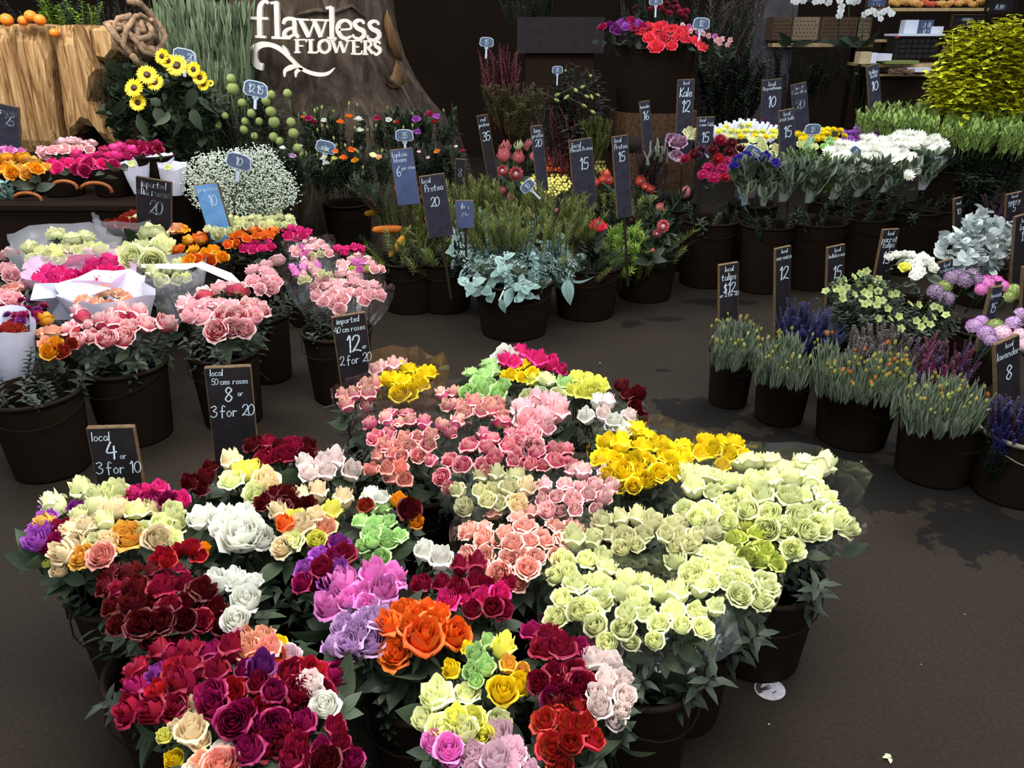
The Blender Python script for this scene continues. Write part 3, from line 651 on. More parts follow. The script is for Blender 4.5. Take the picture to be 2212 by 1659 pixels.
# ------------------------------------------------------------------ hand lettering
G = {
'0': [[(.25, .98), (.05, .75), (.03, .3), (.2, .02), (.42, .2), (.47, .65), (.32, .96), (.2, .96)]], '1': [[(.05, .8), (.2, 1), (.2, 0)]],
'2': [[(.03, .75), (.15, .97), (.38, .95), (.42, .7), (.25, .35), (.02, .03), (.2, .1), (.5, .0)]], '3': [[(.05, .9), (.3, 1), (.42, .8), (.2, .55), (.45, .4), (.4, .1), (.15, 0), (.02, .12)]],
'4': [[(.25, 1), (.03, .4), (.5, .42)], [(.4, .75), (.38, 0)]], '5': [[(.42, 1), (.12, .98), (.08, .55), (.35, .58), (.45, .3), (.3, .02), (.03, .08)]],
'6': [[(.32, 1), (.08, .6), (.05, .2), (.25, 0), (.42, .2), (.3, .45), (.08, .3)]], '8': [[(.4, .85), (.22, 1), (.06, .8), (.2, .55), (.42, .3), (.25, .02), (.04, .2), (.2, .5), (.4, .78)]],
'a': [[(.38, .45), (.15, .5), (.03, .2), (.18, .02), (.36, .25), (.38, .48), (.4, .02)]], 'b': [[(.06, .95), (.06, .03), (.3, .05), (.36, .3), (.2, .5), (.06, .35)]],
'c': [[(.34, .42), (.15, .5), (.03, .22), (.15, .0), (.36, .08)]], 'd': [[(.36, .95), (.36, .02)], [(.36, .4), (.15, .48), (.04, .2), (.18, .0), (.36, .15)]],
'e': [[(.04, .25), (.34, .3), (.25, .5), (.08, .42), (.04, .15), (.18, 0), (.36, .1)]], 'f': [[(.34, .9), (.2, 1), (.12, .8), (.12, -.1)], [(0, .5), (.3, .5)]],
'g': [[(.34, .45), (.12, .5), (.04, .22), (.2, .05), (.34, .3), (.36, -.25), (.15, -.38), (.03, -.25)]], 'h': [[(.05, .95), (.05, 0)], [(.05, .3), (.2, .5), (.34, .38), (.36, 0)]],
'i': [[(.08, .48), (.08, 0)], [(.08, .66), (.08, .7)]], 'k': [[(.05, .95), (.05, 0)], [(.32, .5), (.06, .22), (.36, 0)]], 'l': [[(.08, .98), (.07, .0)]],
'm': [[(.04, .48), (.04, 0)], [(.04, .3), (.17, .5), (.26, .35), (.26, 0)], [(.26, .3), (.4, .5), (.48, .35), (.48, 0)]], 'n': [[(.05, .48), (.05, 0)], [(.05, .3), (.2, .5), (.34, .38), (.35, 0)]],
'o': [[(.2, .5), (.04, .3), (.1, .03), (.28, .03), (.36, .3), (.2, .5)]], 'p': [[(.05, .48), (.05, -.38)], [(.05, .35), (.22, .5), (.36, .28), (.2, .02), (.05, .12)]],
'r': [[(.05, .48), (.05, 0)], [(.05, .28), (.18, .48), (.32, .44)]], 's': [[(.3, .45), (.12, .48), (.06, .33), (.28, .2), (.25, .03), (.03, .04)]],
't': [[(.15, .8), (.14, .05), (.3, .02)], [(0, .52), (.3, .54)]], 'u': [[(.05, .48), (.06, .08), (.2, 0), (.34, .15), (.35, .48)], [(.35, .2), (.38, 0)]],
'v': [[(.03, .48), (.18, 0), (.34, .5)]], 'w': [[(.02, .48), (.12, 0), (.24, .4), (.36, 0), (.48, .5)]], 'y': [[(.04, .48), (.18, .08)], [(.36, .48), (.12, -.35), (.0, -.3)]], 'x': [[(.02, .48), (.34, 0)], [(.34, .48), (.02, 0)]], 'z': [[(.03, .46), (.33, .46), (.04, .02), (.35, .02)]],
'$': [[(.34, .8), (.12, .85), (.08, .6), (.32, .4), (.28, .12), (.03, .15)], [(.2, .98), (.18, 0)]],
'K': [[(.06, 1), (.05, 0)], [(.42, 1), (.08, .42), (.42, 0)]], 'C': [[(.4, .85), (.2, 1), (.04, .6), (.1, .1), (.4, .1)]], 'E': [[(.4, 1), (.06, 1), (.06, 0), (.42, 0)], [(.06, .5), (.34, .5)]],
'M': [[(.04, 0), (.06, 1), (.25, .4), (.44, 1), (.46, 0)]], 'P': [[(.06, 0), (.06, 1), (.36, .9), (.34, .55), (.06, .5)]], 'A': [[(.02, 0), (.22, 1), (.42, 0)], [(.1, .4), (.35, .4)]], 'N': [[(.05, 0), (.05, 1), (.4, 0), (.4, 1)]],
'D': [[(.05, 0), (.05, 1), (.3, .9), (.42, .5), (.3, .08), (.05, 0)]], 'S': [[(.38, .88), (.2, 1), (.05, .8), (.36, .4), (.3, .05), (.03, .08)]], 'L': [[(.06, 1), (.05, 0), (.4, 0)]], 'I': [[(.1, 1), (.1, 0)]],
'R': [[(.06, 0), (.06, 1), (.36, .9), (.34, .55), (.06, .5), (.4, 0)]], 'H': [[(.05, 0), (.05, 1)], [(.4, 0), (.4, 1)], [(.05, .5), (.4, .5)]], 'O': [[(.22, 1), (.04, .7), (.05, .25), (.22, 0), (.42, .25), (.42, .7), (.22, 1)]], 'Y': [[(.02, 1), (.22, .5), (.42, 1)], [(.22, .5), (.22, 0)]], 'T': [[(.0, 1), (.44, 1)], [(.22, 1), (.22, 0)]], 'U': [[(.04, 1), (.06, .15), (.22, 0), (.4, .15), (.42, 1)]], 'F': [[(.38, 1), (.06, 1), (.06, 0)], [(.06, .5), (.3, .5)]], 'W': [[(0, 1), (.12, 0), (.25, .7), (.38, 0), (.5, 1)]], 'V': [[(.02, 1), (.2, 0), (.4, 1)]], '-': [[(.02, .4), (.25, .4)]]}
WDT = {'1': .32, 'i': .22, 'l': .22, 'm': .58, 'w': .56, ' ': .3, 'M': .56, 'I': .25, 'W': .6}
def smooth_poly(st, closed=False):
    if len(st) < 3: return st
    out = []
    for i in range(len(st) - 1):
        p0 = st[max(0, i - 1)]; p1 = st[i]; p2 = st[i + 1]; p3 = st[min(len(st) - 1, i + 2)]
        for k in range(4):
            t = k / 4; out.append(tuple(.5 * (2 * p1[a] + (p2[a] - p0[a]) * t + (2 * p0[a] - 5 * p1[a] + 4 * p2[a] - p3[a]) * t * t + (3 * p1[a] - p0[a] - 3 * p2[a] + p3[a]) * t ** 3) for a in (0, 1)))
    out.append(st[-1]); return out
def letter_strokes(mb, text, x, y, size, th, slant=.08, zoff=0., mi=0):
    """chalk strokes in the XZ plane, facing -Y; x,y = left end of the baseline"""
    cx = x
    for ch in text:
        for st in G.get(ch, []):
            s = smooth_poly(st); pts = [(cx + (a + slant * b) * size, y + b * size) for a, b in s]
            for i in range(len(pts) - 1):
                a, b = pts[i], pts[i + 1]; dx, dy = b[0] - a[0], b[1] - a[1]; l = math.hypot(dx, dy) or 1e-6; dx /= l; dy /= l
                nx, ny = -dy * th / 2, dx * th / 2; ex, ey = dx * th * .4, dy * th * .4
                mb.add([(a[0] - ex + nx, zoff, a[1] - ey + ny), (a[0] - ex - nx, zoff, a[1] - ey - ny), (b[0] + ex - nx, zoff, b[1] + ey - ny), (b[0] + ex + nx, zoff, b[1] + ey + ny)], [(0, 1, 2, 3)], None, mi)
        cx += WDT.get(ch, .46) * size
    return cx - x
def text_width(text, size): return sum(WDT.get(ch, .46) for ch in text) * size
def price_sign(label, tx, ty, bx, by, wpx, y, lines, face='slate', yaw=0, thick=.02, extra=.12, foot_z=.2, chalk=1.0, group='blackboard price signs'):
    """board seen from its top centre (tx,ty) down to (bx,by) where flowers hide it; y = distance"""
    top = aty(tx, ty, y); bot = aty(bx, by, y - .0); up = (top - bot); hh = up.length; up.normalize()
    w_ = wpx * mpp(top); foot = bot - up * extra
    T = thing('price_sign', foot, label, 'sign', group)
    x = Vector((1, 0, 0)); x = (x - up * x.dot(up)).normalized(); x = Quaternion(up, R(yaw)) @ x; n = up.cross(x); m = Matrix((x, n, up)).transposed().to_quaternion()
    T.rotation_mode = 'QUATERNION'; T.rotation_quaternion = m
    tot = hh + extra; mb = MB()
    bm = bmesh.new(); bmesh.ops.create_cube(bm, size=1); bmesh.ops.scale(bm, vec=(w_, thick, tot), verts=bm.verts); bmesh.ops.translate(bm, vec=(0, 0, tot / 2), verts=bm.verts)
    bmesh.ops.bevel(bm, geom=[e for e in bm.edges if abs(e.verts[0].co.y - e.verts[1].co.y) > .001 or True], offset=min(.003, w_ * .04), segments=1, affect='EDGES')
    me = bpy.data.meshes.new('board'); bm.normal_update()
    for f in bm.faces: f.material_index = 0 if f.normal.y < -.9 else 1
    bm.to_mesh(me); bm.free(); me.materials.append(MATS[face]); me.materials.append(MATS['ply']); obj('board', me, T)
    if foot_z is not None and foot.z > foot_z: ms = MB(); ls = (foot.z - foot_z) / max(.3, up.z); ms.box((0, .004, -ls / 2 + .02), (.014, .008, ls + .04)); obj('stake', ms.mesh('board_stake', 'carddark2', False), T)
    for i, ln in enumerate(lines):
        tx_, u, v, s = ln[:4]; ss = s * w_; mb = MB(); wd = text_width(tx_, ss)
        if wd > w_ * .94: ss *= w_ * .94 / wd; wd = w_ * .94
        x0 = -w_ / 2 + u * w_ - (wd / 2)
        x0 = max(-w_ / 2 + .02 * w_, min(x0, w_ / 2 - wd - .01 * w_))
        letter_strokes(mb, tx_, x0, tot - v * w_ - ss, ss, max(.0022, ss * .085) * chalk, zoff=-thick / 2 - .0012); obj('lettering', mb.mesh('chalk_lettering', 'chalk', False), T)
    return T
def plastic_tag(label, px, py, wpx, y, text='12', rot=0, face='tag', stake=.08, hr=.62, yaw=0):
    c = aty(px, py, y); w_ = wpx * mpp(c); h_ = w_ * hr; T = thing('price_tag', c - Z * (stake + h_ / 2), label, 'sign', 'small plastic price tags'); T.rotation_euler = (R(8), R(rot), R(yaw))
    zc = stake + h_ / 2; prof = [(-.5, -.3), (-.38, -.5), (.38, -.5), (.5, -.3), (.46, .3), (.3, .47), (0, .5), (-.3, .47), (-.46, .3)]
    for nm, k, t, mt in (('frame', 1.0, .002, 'tagwhite'), ('face', .9, .0035, face)):
        mb = MB(); n = len(prof); mb.add([(a * w_ * k, s * t, zc + b * h_ * k) for s in (-1, 1) for a, b in prof], [tuple(range(n)), tuple(range(n, 2 * n))[::-1]] + [(i, (i + 1) % n, n + (i + 1) % n, n + i) for i in range(n)]); obj(nm, mb.mesh('tag_' + nm, mt, False), T)
    mb = MB(); mb.box((0, 0, stake / 2), (w_ * .12, .003, stake)); mb.box((0, 0, stake - .005), (w_ * .24, .003, .02)); obj('stake', mb.mesh('tag_stake', 'tagwhite', False), T); mb = MB(); mb.box((0, 0, -.14), (.003, .003, .29)); obj('wire', mb.mesh('tag_wire', 'carddark2', False), T)
    mb = MB(); s = h_ * .5; letter_strokes(mb, text, -text_width(text, s) / 2, zc - s * .5, s, s * .13, zoff=-.005); obj('lettering', mb.mesh('tag_lettering', 'chalk', False), T)
    return T

def fill_bucket(label, x, y, r, zrim, top, mats, n=16, leaf='pod', out=.9):
    """leafy stems that crowd one bucket and lean over its rim"""
    random.seed(int(abs(x) * 991 + y * 77)); T = thing('foliage_bunch', (x, y, zrim - .12), label, 'foliage', 'foliage crowding the buckets'); L_ = top - zrim + .10
    for k in range(n):
        a = k * 2.4; q = r * .92 * math.sqrt((k + .5) / n); d = Vector((math.cos(a) * q / r * out, math.sin(a) * q / r * out, 1.0)) + Vector((random.uniform(-.15, .15), random.uniform(-.15, .15), 0))
        obj('leafy_stem', M('sp_' + random.choice(leaf if isinstance(leaf, list) else [leaf]), random.choice(mats), k % 3), T, (math.cos(a) * q * .9, math.sin(a) * q * .9, random.uniform(-.02, .06)), aim(d), L_ * random.uniform(.8, 1.15))
    return T
# ================================================================== THE SETTING
mb = MB(); mb.add([(-9, -1, 0), (9, -1, 0), (9, 12, 0), (-9, 12, 0)], [(0, 1, 2, 3)]); struct(obj('floor', mb.mesh('floor', 'floor')))
mb = MB(); mb.box((0, 11.6, 2.2), (18, .12, 4.4)); struct(obj('wall_back', mb.mesh('wall_back', 'darkwall', False)))
for sx_, nm_ in ((-8.9, 'wall_left'), (8.9, 'wall_right')): mb = MB(); mb.box((sx_, 5.4, 2.2), (.12, 12.4, 4.4)); struct(obj(nm_, mb.mesh(nm_, 'darkwall', False)))
# big tree trunk with the shop's cut-out letters
def trunk():
    YT = 7.0; T = thing('tree_trunk', (aty(690, 400, YT).x, YT, 0), 'huge grey-brown tree trunk with a flared root base behind the lilies', 'tree trunk')
    rows = []
    for py, xl, xr in [(-60, 488, 852), (0, 492, 850), (60, 495, 856), (120, 490, 872), (170, 478, 895), (215, 462, 925), (250, 455, 955), (300, 448, 985), (420, 444, 1020), (560, 440, 1040)]:
        a = aty(xl, py, YT); b = aty(xr, py, YT); rows.append((a.z, a.x, b.x))
    rows[-1] = (0.0, rows[-1][1], rows[-1][2]); mb = MB(); n = 40; random.seed(3); vs = []; fs = []
    for z, xa, xb in rows:
        cx = (xa + xb) / 2 - T.location.x; r = (xb - xa) / 2
        for k in range(n):
            a = 2 * math.pi * k / n; q = 1 + .035 * math.sin(a * 5 + 1) + .02 * math.sin(a * 9 + z * 2) + (.0 if z > .9 else .05 * math.sin(a * 4))
            vs.append((cx + r * q * math.cos(a) / 1.02, r * .62 * q * math.sin(a), z))
    for i in range(len(rows) - 1):
        for k in range(n): fs.append((i * n + k, (i + 1) * n + k, (i + 1) * n + (k + 1) % n, i * n + (k + 1) % n))
    mb.add(vs, fs); obj('bark', mb.mesh('trunk_bark', 'bark'), T)
    # bare wood patches where bark has gone, proud ridges round them
    def surf(px, py, off=.0):     # point on front of the trunk
        z = aty(px, py, YT - .5).z; z = max(min(z, rows[0][0]), 0)
        for i in range(len(rows) - 1):
            if rows[i][0] >= z >= rows[i + 1][0]:
                t = (rows[i][0] - z) / max(1e-6, rows[i][0] - rows[i + 1][0]); xa = rows[i][1] * (1 - t) + rows[i + 1][1] * t; xb = rows[i][2] * (1 - t) + rows[i + 1][2] * t; break
        p = aty(px, py, YT - .5); cx, r = (xa + xb) / 2, (xb - xa) / 2
        for _ in range(6):
            u = max(-.97, min(.97, (p.x - cx) / r)); yy = YT - r * .62 * math.sqrt(1 - u * u); p = aty(px, py, yy - off)
        return p
    def patch(outl, mat, nm):
        pts = [surf(x, y, .012) for x, y in outl]; c = sum(pts, Vector()) / len(pts) + Vector((0, -.012, 0)); mb = MB(); n = len(pts)
        mb.add([p - T.location for p in pts] + [c - T.location] + [p - T.location + Vector((0, .09, 0)) for p in pts], [(i, (i + 1) % n, n) for i in range(n)] + [(i, n + 1 + i, n + 1 + (i + 1) % n, (i + 1) % n) for i in range(n)]); obj(nm, mb.mesh(nm, mat), T)['label'] = 'bare golden wood where the bark has gone'
    patch([(835, 20), (850, 60), (862, 95), (868, 130), (852, 120), (838, 90), (828, 50)], 'barkpatch', 'bare_wood')
    patch([(855, 128), (866, 150), (878, 175), (862, 190), (845, 190), (832, 178), (848, 160)], 'barkpatch', 'bare_wood')
    for ridge in ([(815, 118), (828, 150), (840, 175), (868, 188), (880, 210), (893, 240)], [(640, 32), (680, 22), (725, 25), (760, 12), (790, 40)], [(548, 100), (552, 130), (540, 165)]):
        mb = MB(); mb.tube([surf(x, y, .03) - T.location for x, y in ridge], [.010, .016, .018, .016, .012, .008][:len(ridge)], 6); obj('bark_ridge', mb.mesh('bark_ridge', 'bark'), T)
trunk()
# ---- cut wooden lettering: strokes of varying width
def shop_sign():
    YS = 6.22; o = aty(541, 100, YS); T = thing('lettering_sign', o, 'pale cut wooden shop lettering with a leafy flourish fixed on the tree trunk', 'sign')
    mm = mpp(o)
    def S(x, y): p = aty(x, y, YS); return (p.x - o.x, p.z - o.z)
    ids = [0]
    def letter(strokes, nm='letter'):
        mb = MB(); ids[0] += 1
        for si, st in enumerate(strokes):
            dd = .02 + .0006 * si + .0003 * (ids[0] % 3)
            pts = [S(p[0], p[1]) for p in st]; ws = [p[2] * mm / 2 for p in st]
            P_ = list(pts); W_ = list(ws)
            if len(st) > 2:
                sm = smooth_poly([(a[0], a[1]) for a in pts]); P_ = sm; m = (len(sm) - 1) / (len(ws) - 1)
                W_ = [ws[min(len(ws) - 1, int(i / m))] * (1 - (i / m) % 1) + ws[min(len(ws) - 1, int(i / m) + 1)] * ((i / m) % 1) for i in range(len(sm))]
            vs = []
            for i, p in enumerate(P_):
                a = P_[max(0, i - 1)]; b = P_[min(len(P_) - 1, i + 1)]; dx, dy = b[0] - a[0], b[1] - a[1]; l = math.hypot(dx, dy) or 1; nx, ny = -dy / l * W_[i], dx / l * W_[i]
                for s in (-dd, dd): vs += [(p[0] + nx, s, p[1] + ny), (p[0] - nx, s, p[1] - ny)]
            n = len(P_); fs = []
            for i in range(n - 1):
                a = i * 4; b = a + 4; fs += [(a, a + 1, b + 1, b), (a + 3, a + 2, b + 2, b + 3), (a, b, b + 2, a + 2), (a + 1, a + 3, b + 3, b + 1)]
            fs += [(0, 2, 3, 1), ((n - 1) * 4, (n - 1) * 4 + 1, (n - 1) * 4 + 3, (n - 1) * 4 + 2)]; mb.add(vs, fs)
        obj(nm, mb.mesh('cut_' + nm, 'signwood', False), T)
    letter([[(581, 8, 5), (574, 3, 6), (566, 9, 9), (562, 25, 11), (562, 78, 10)], [(542, 39, 6), (580, 40, 5)], [(553, 79, 5), (575, 80, 5)]])
    letter([[(598, 4, 10), (600, 81, 10)], [(586, 7, 5), (600, 5, 5)], [(588, 81, 5), (628, 83, 4)]])
    letter([[(613, 52, 6), (617, 43, 8), (628, 40, 7), (637, 46, 9), (638, 70, 10), (646, 81, 6)], [(637, 59, 5), (620, 65, 7), (615, 76, 9), (624, 81, 7), (637, 74, 4)]])
    letter([[(634, 41, 4), (668, 43, 4)], [(650, 43, 10), (668, 80, 9)], [(668, 80, 4), (680, 48, 4)], [(680, 45, 10), (694, 80, 9)], [(694, 80, 4), (706, 44, 4)], [(672, 43, 4), (712, 44, 4)]])
    letter([[(717, 15, 10), (718, 82, 10)], [(705, 18, 5), (717, 15, 5)], [(708, 82, 5), (728, 83, 5)]])
    letter([[(733, 64, 4), (758, 62, 4), (757, 50, 7), (746, 44, 6), (734, 50, 9), (731, 64, 11), (737, 78, 9), (748, 83, 7), (760, 78, 4)]])
    letter([[(786, 52, 5), (784, 46, 5), (775, 44, 7), (767, 50, 9), (772, 60, 9), (785, 67, 10), (787, 77, 9), (777, 84, 7), (765, 80, 5), (764, 74, 4)]])
    letter([[(818, 54, 5), (816, 48, 5), (807, 46, 7), (799, 52, 9), (804, 62, 9), (817, 69, 10), (819, 80, 9), (808, 87, 7), (796, 83, 5), (795, 76, 4)]])
    letter([[(643, 87, 7), (643, 112, 7)], [(637, 86, 3), (661, 86, 3), (662, 91, 3)], [(643, 99, 3), (656, 99, 3)], [(637, 113, 3), (650, 113, 3)]])
    letter([[(672, 87, 7), (672, 112, 7)], [(666, 86, 3), (679, 86, 3)], [(666, 113, 4), (686, 113, 4), (689, 105, 3)]])
    letter([[(703, 86, 5), (692, 92, 7), (691, 106, 7), (702, 114, 5), (713, 106, 7), (712, 92, 7), (703, 86, 5)]])
    letter([[(712, 87, 3), (726, 87, 3)], [(719, 88, 7), (728, 114, 6)], [(728, 114, 3), (735, 92, 3)], [(735, 89, 7), (744, 114, 6)], [(744, 114, 3), (753, 88, 3)], [(747, 88, 3), (758, 88, 3)]])
    letter([[(765, 88, 7), (765, 114, 7)], [(759, 88, 3), (780, 88, 3), (781, 93, 3)], [(765, 101, 3), (776, 101, 3)], [(759, 116, 3), (780, 116, 4), (783, 109, 3)]])
    letter([[(790, 89, 7), (790, 115, 7)], [(784, 89, 3), (797, 89, 4), (803, 95, 6), (797, 102, 4), (790, 102, 3)], [(796, 103, 6), (806, 116, 6)], [(784, 117, 3), (796, 117, 3)]])
    letter([[(822, 95, 3), (818, 90, 5), (811, 92, 6), (812, 99, 7), (820, 105, 8), (821, 112, 7), (813, 118, 5), (807, 112, 4)]])
    letter([[(569, 145, 14), (556, 140, 14), (550, 125, 13), (552, 108, 13), (565, 97, 13), (585, 97, 9), (604, 105, 9), (622, 120, 8), (645, 143, 7), (665, 155, 7), (690, 161, 8), (710, 158, 7), (723, 147, 2)]], 'flourish')
    letter([[(548, 128, 3), (543, 112, 8), (552, 99, 8), (563, 94, 3)]], 'flourish_leaf')
    letter([[(616, 166, 2), (617, 153, 8), (628, 146, 11), (640, 143, 8), (650, 146, 2)]], 'flourish_leaf')
    letter([[(640, 167, 2), (641, 156, 8), (648, 150, 8), (656, 149, 2)]], 'flourish_leaf')
    letter([[(611, 98, 1), (618, 108, 7), (625, 120, 6), (626, 127, 1)]], 'flourish_leaf')
shop_sign()
# ---- split log at the left
def split_log():
    YL = 6.0; o = aty(130, 330, YL); T = thing('split_log', (o.x, YL, 0), 'big pale split log standing upright with dark cracks and a hollow at its foot', 'log')
    def slab(outl, y0, thick, mat='splitlog', nm='wood_slab', ridge=.05):
        pts = [aty(x, y, y0) - T.location for x, y in outl]; n = len(pts); c = sum(pts, Vector()) / n; mb = MB()
        inner = [c + (p - c) * .72 + Vector((0, -ridge, 0)) for p in pts]
        back = [p + Vector((0, thick, 0)) for p in pts]
        mb.add(pts + inner + back, [(i, (i + 1) % n, n + (i + 1) % n, n + i) for i in range(n)] + [tuple(n + i for i in range(n))] + [(i, 2 * n + i, 2 * n + (i + 1) % n, (i + 1) % n) for i in range(n)] + [tuple(2 * n + i for i in range(n))[::-1]])
        obj(nm, mb.mesh(nm, mat, False), T)
    slab([(-30, 56), (28, 52), (40, 90), (52, 150), (70, 220), (82, 300), (85, 345), (40, 345), (30, 260), (25, 180), (0, 100), (-30, 80)], YL, .5)
    slab([(30, 52), (62, 51), (100, 56), (112, 110), (116, 180), (122, 250), (130, 300), (128, 345), (72, 345), (60, 260), (45, 170), (36, 100)], YL - .06, .55)
    slab([(-40, 80), (-5, 90), (20, 170), (30, 230), (55, 345), (-40, 345)], YL - .02, .4)
    slab([(120, 56), (160, 53), (172, 80), (190, 120), (205, 150), (200, 220), (235, 270), (255, 318), (232, 310), (205, 275), (180, 268), (165, 290), (150, 300), (140, 260), (132, 180), (122, 110)], YL - .1, .6)
    slab([(183, 57), (235, 55), (258, 70), (255, 110), (235, 135), (212, 130), (196, 95)], YL + .02, .4)
    slab([(222, 200), (250, 250), (285, 325), (250, 325), (230, 270)], YL + .05, .3, 'barkpatch')
    slab([(150, 300), (165, 282), (185, 266), (205, 274), (232, 308), (236, 345), (150, 345)], YL + .12, .1, 'darkwall', 'hollow', 0)  # dark slab, colours in the shade inside the hollow
    mb = MB(); mb.box((aty(105, 200, YL).x - T.location.x, .5, .83), (1.0, .4, 1.62)); obj('crack_shade_block', mb.mesh('crack_shade_block', 'darkwall', False), T)  # dark block behind the slabs, its colour gives the cracks their shade
split_log()
for i, (x, y, s) in enumerate([(14, 43, 28), (50, 45, 22), (66, 35, 26), (86, 43, 25), (117, 71, 20)]):
    p = aty(x, y, 5.85); r = s * mpp(p) / 2; mb = MB(); mb.ball((0, 0, 0), r, 14, 10, .92); T = thing('orange', p, ['orange fruit alone at the left end of the log top', 'small orange at the left of the heap on the log', 'topmost orange of the heap on the log', 'orange at the right of the heap on the log', 'orange lodged in the split below the log top'][i], 'fruit', 'oranges on the split log')
    obj('peel', mb.mesh('orange_peel', 'fruit'), T); mb = MB(); mb.tube([(0, 0, r * .88), (0, 0, r * .98)], r * .12, 6); obj('stalk', mb.mesh('stalk', 'stem'), T)
def vine_knot():
    random.seed(8); c = aty(296, 62, 5.75); T = thing('vine_knot', c, 'tangled knot of thick dry brown vine on top of the log', 'dried vine'); r = 55 * mpp(c)
    for k in range(16):
        ax = Vector((random.gauss(0, 1), random.gauss(0, 1), random.gauss(0, 1))).normalized(); q = Z.rotation_difference(ax); rr = r * random.uniform(.45, 1.05); off = Vector((random.uniform(-.3, .3), random.uniform(-.1, .1), random.uniform(-.3, .3))) * r
        mb = MB(); mb.tube([off + q @ Vector((rr * math.cos(a), rr * .8 * math.sin(a), .2 * rr * math.sin(3 * a))) + Vector((.25 * rr * math.sin(a), 0, -.25 * rr)) for a in [k + .5 * j for j in range(11)]], random.uniform(.016, .026), 7); obj('vine', mb.mesh('vine', 'vine'), T)
    mb = MB(); mb.tube([aty(x, y, 5.72) - c for x, y in [(258, 40), (275, 75), (300, 100), (330, 105), (345, 125)]], .02, 7); obj('vine', mb.mesh('vine', 'vine'), T)
vine_knot()
# dark slate planter box on the trunk's right
o = aty(1209, 76, 7.4); T = thing('planter_box', o, 'long plain dark slate-coloured box high up behind the foliage', 'box')
mb = MB(); ww = 184 * mpp(o); hh = 70 * mpp(o)
for c_, d_ in (((0, -.15, 0), (ww, .02, hh)), ((0, .15, 0), (ww, .02, hh)), ((-ww / 2 + .01, 0, 0), (.02, .28, hh)), ((ww / 2 - .01, 0, 0), (.02, .28, hh)), ((0, 0, -hh / 2 + .01), (ww - .04, .28, .02))): mb.box(c_, d_)
obj('panels', mb.mesh('planter_panels', 'box', False), T); mb = MB(); mb.box((0, 0, -hh / 2 - .5), (ww * .8, .2, 1.0)); obj('stand', mb.mesh('stand', 'darkwall', False), T)
# grey post behind the twigs
p = aty(1672, 60, 8.4); mb = MB(); mb.box((p.x, 8.4, 1.3), (.32, .3, 2.6)); struct(obj('trim_1', mb.mesh('post', 'greypost', False)))
# floor sticker with its print
c = atz(1663, 1489, 0); T = thing('floor_sticker', (c.x, c.y, 0.0005), 'round silvery sticker with dark arched print on the bare floor', 'sticker'); T.rotation_euler = (0, 0, R(22))
mb = MB(); mb.lathe([(.0005, .001), (.041, .001), (.0415, 0)], 36); o_ = obj('disc', mb.mesh('sticker_disc', 'sticker', False), T); o_.scale = (1.0, .92, 1)
mb = MB()
for k in range(14):
    a0, a1 = R(60 + k * 9), R(60 + (k + 1) * 9); mb.add([(.024 * math.cos(a0), .022 * math.sin(a0), .0016), (.038 * math.cos(a0), .035 * math.sin(a0), .0016), (.038 * math.cos(a1), .035 * math.sin(a1), .0016), (.024 * math.cos(a1), .022 * math.sin(a1), .0016)], [(0, 1, 2, 3)])
obj('printed_arch', mb.mesh('printed_arch', 'stickerdark', False), T)
def flatten(mb, M_): mb.v = [tuple(M_ @ Vector(v)) for v in mb.v]
mb = MB(); letter_strokes(mb, 'MARKET', -.026, 0, .011, .0018); letter_strokes(mb, 'south', -.004, -.016, .006, .0007); flatten(mb, Matrix.Rotation(R(-90), 4, 'X')); mb.v = [(x, y, .0019) for x, y, z in mb.v]; obj('printed_words', mb.mesh('printed_words', 'stickerdark', False), T)
mb = MB()
for k, chh in enumerate('QUEENS'):
    pass
# petals and litter on the floor
for i, (x, y, s, mt, lb) in enumerate([(1922, 1637, 16, 'palecream', 'crumpled pale scrap on the floor at the bottom edge'), (1659, 1563, 5, 'white', 'tiny white fleck just below the floor sticker'), (1862, 996, 6, 'white', 'white petal on the wet floor beside the tulip buckets'), (2119, 1020, 6, 'white', 'white petal on the wet floor at the right edge'), (2084, 1326, 3, 'white', 'speck on the open floor right of the cream roses'), (1990, 1436, 3, 'white', 'speck on the open floor above the pale scrap'), (962, 672, 5, 'white', 'speck on the floor in front of the silver eucalyptus'), (1295, 783, 4, 'white', 'white speck between the rose buckets and the protea stand')]):
    p = atz(x, y, .004); mb = MB(); random.seed(i)
    for k in range(3 if s > 8 else 1): mb.leaf((random.uniform(-.5, .5) * (k > 0), random.uniform(-.3, .3) * (k > 0), 0), (random.uniform(-1, 1), random.uniform(-1, 1), .1), Z, 1.6, 1.0, .2, 3, .3)
    o_ = obj('fallen_petal', mb.mesh('fallen_petal', mt), None, p, None, s * mpp(p) * .6); tag(o_, lb, 'petal')

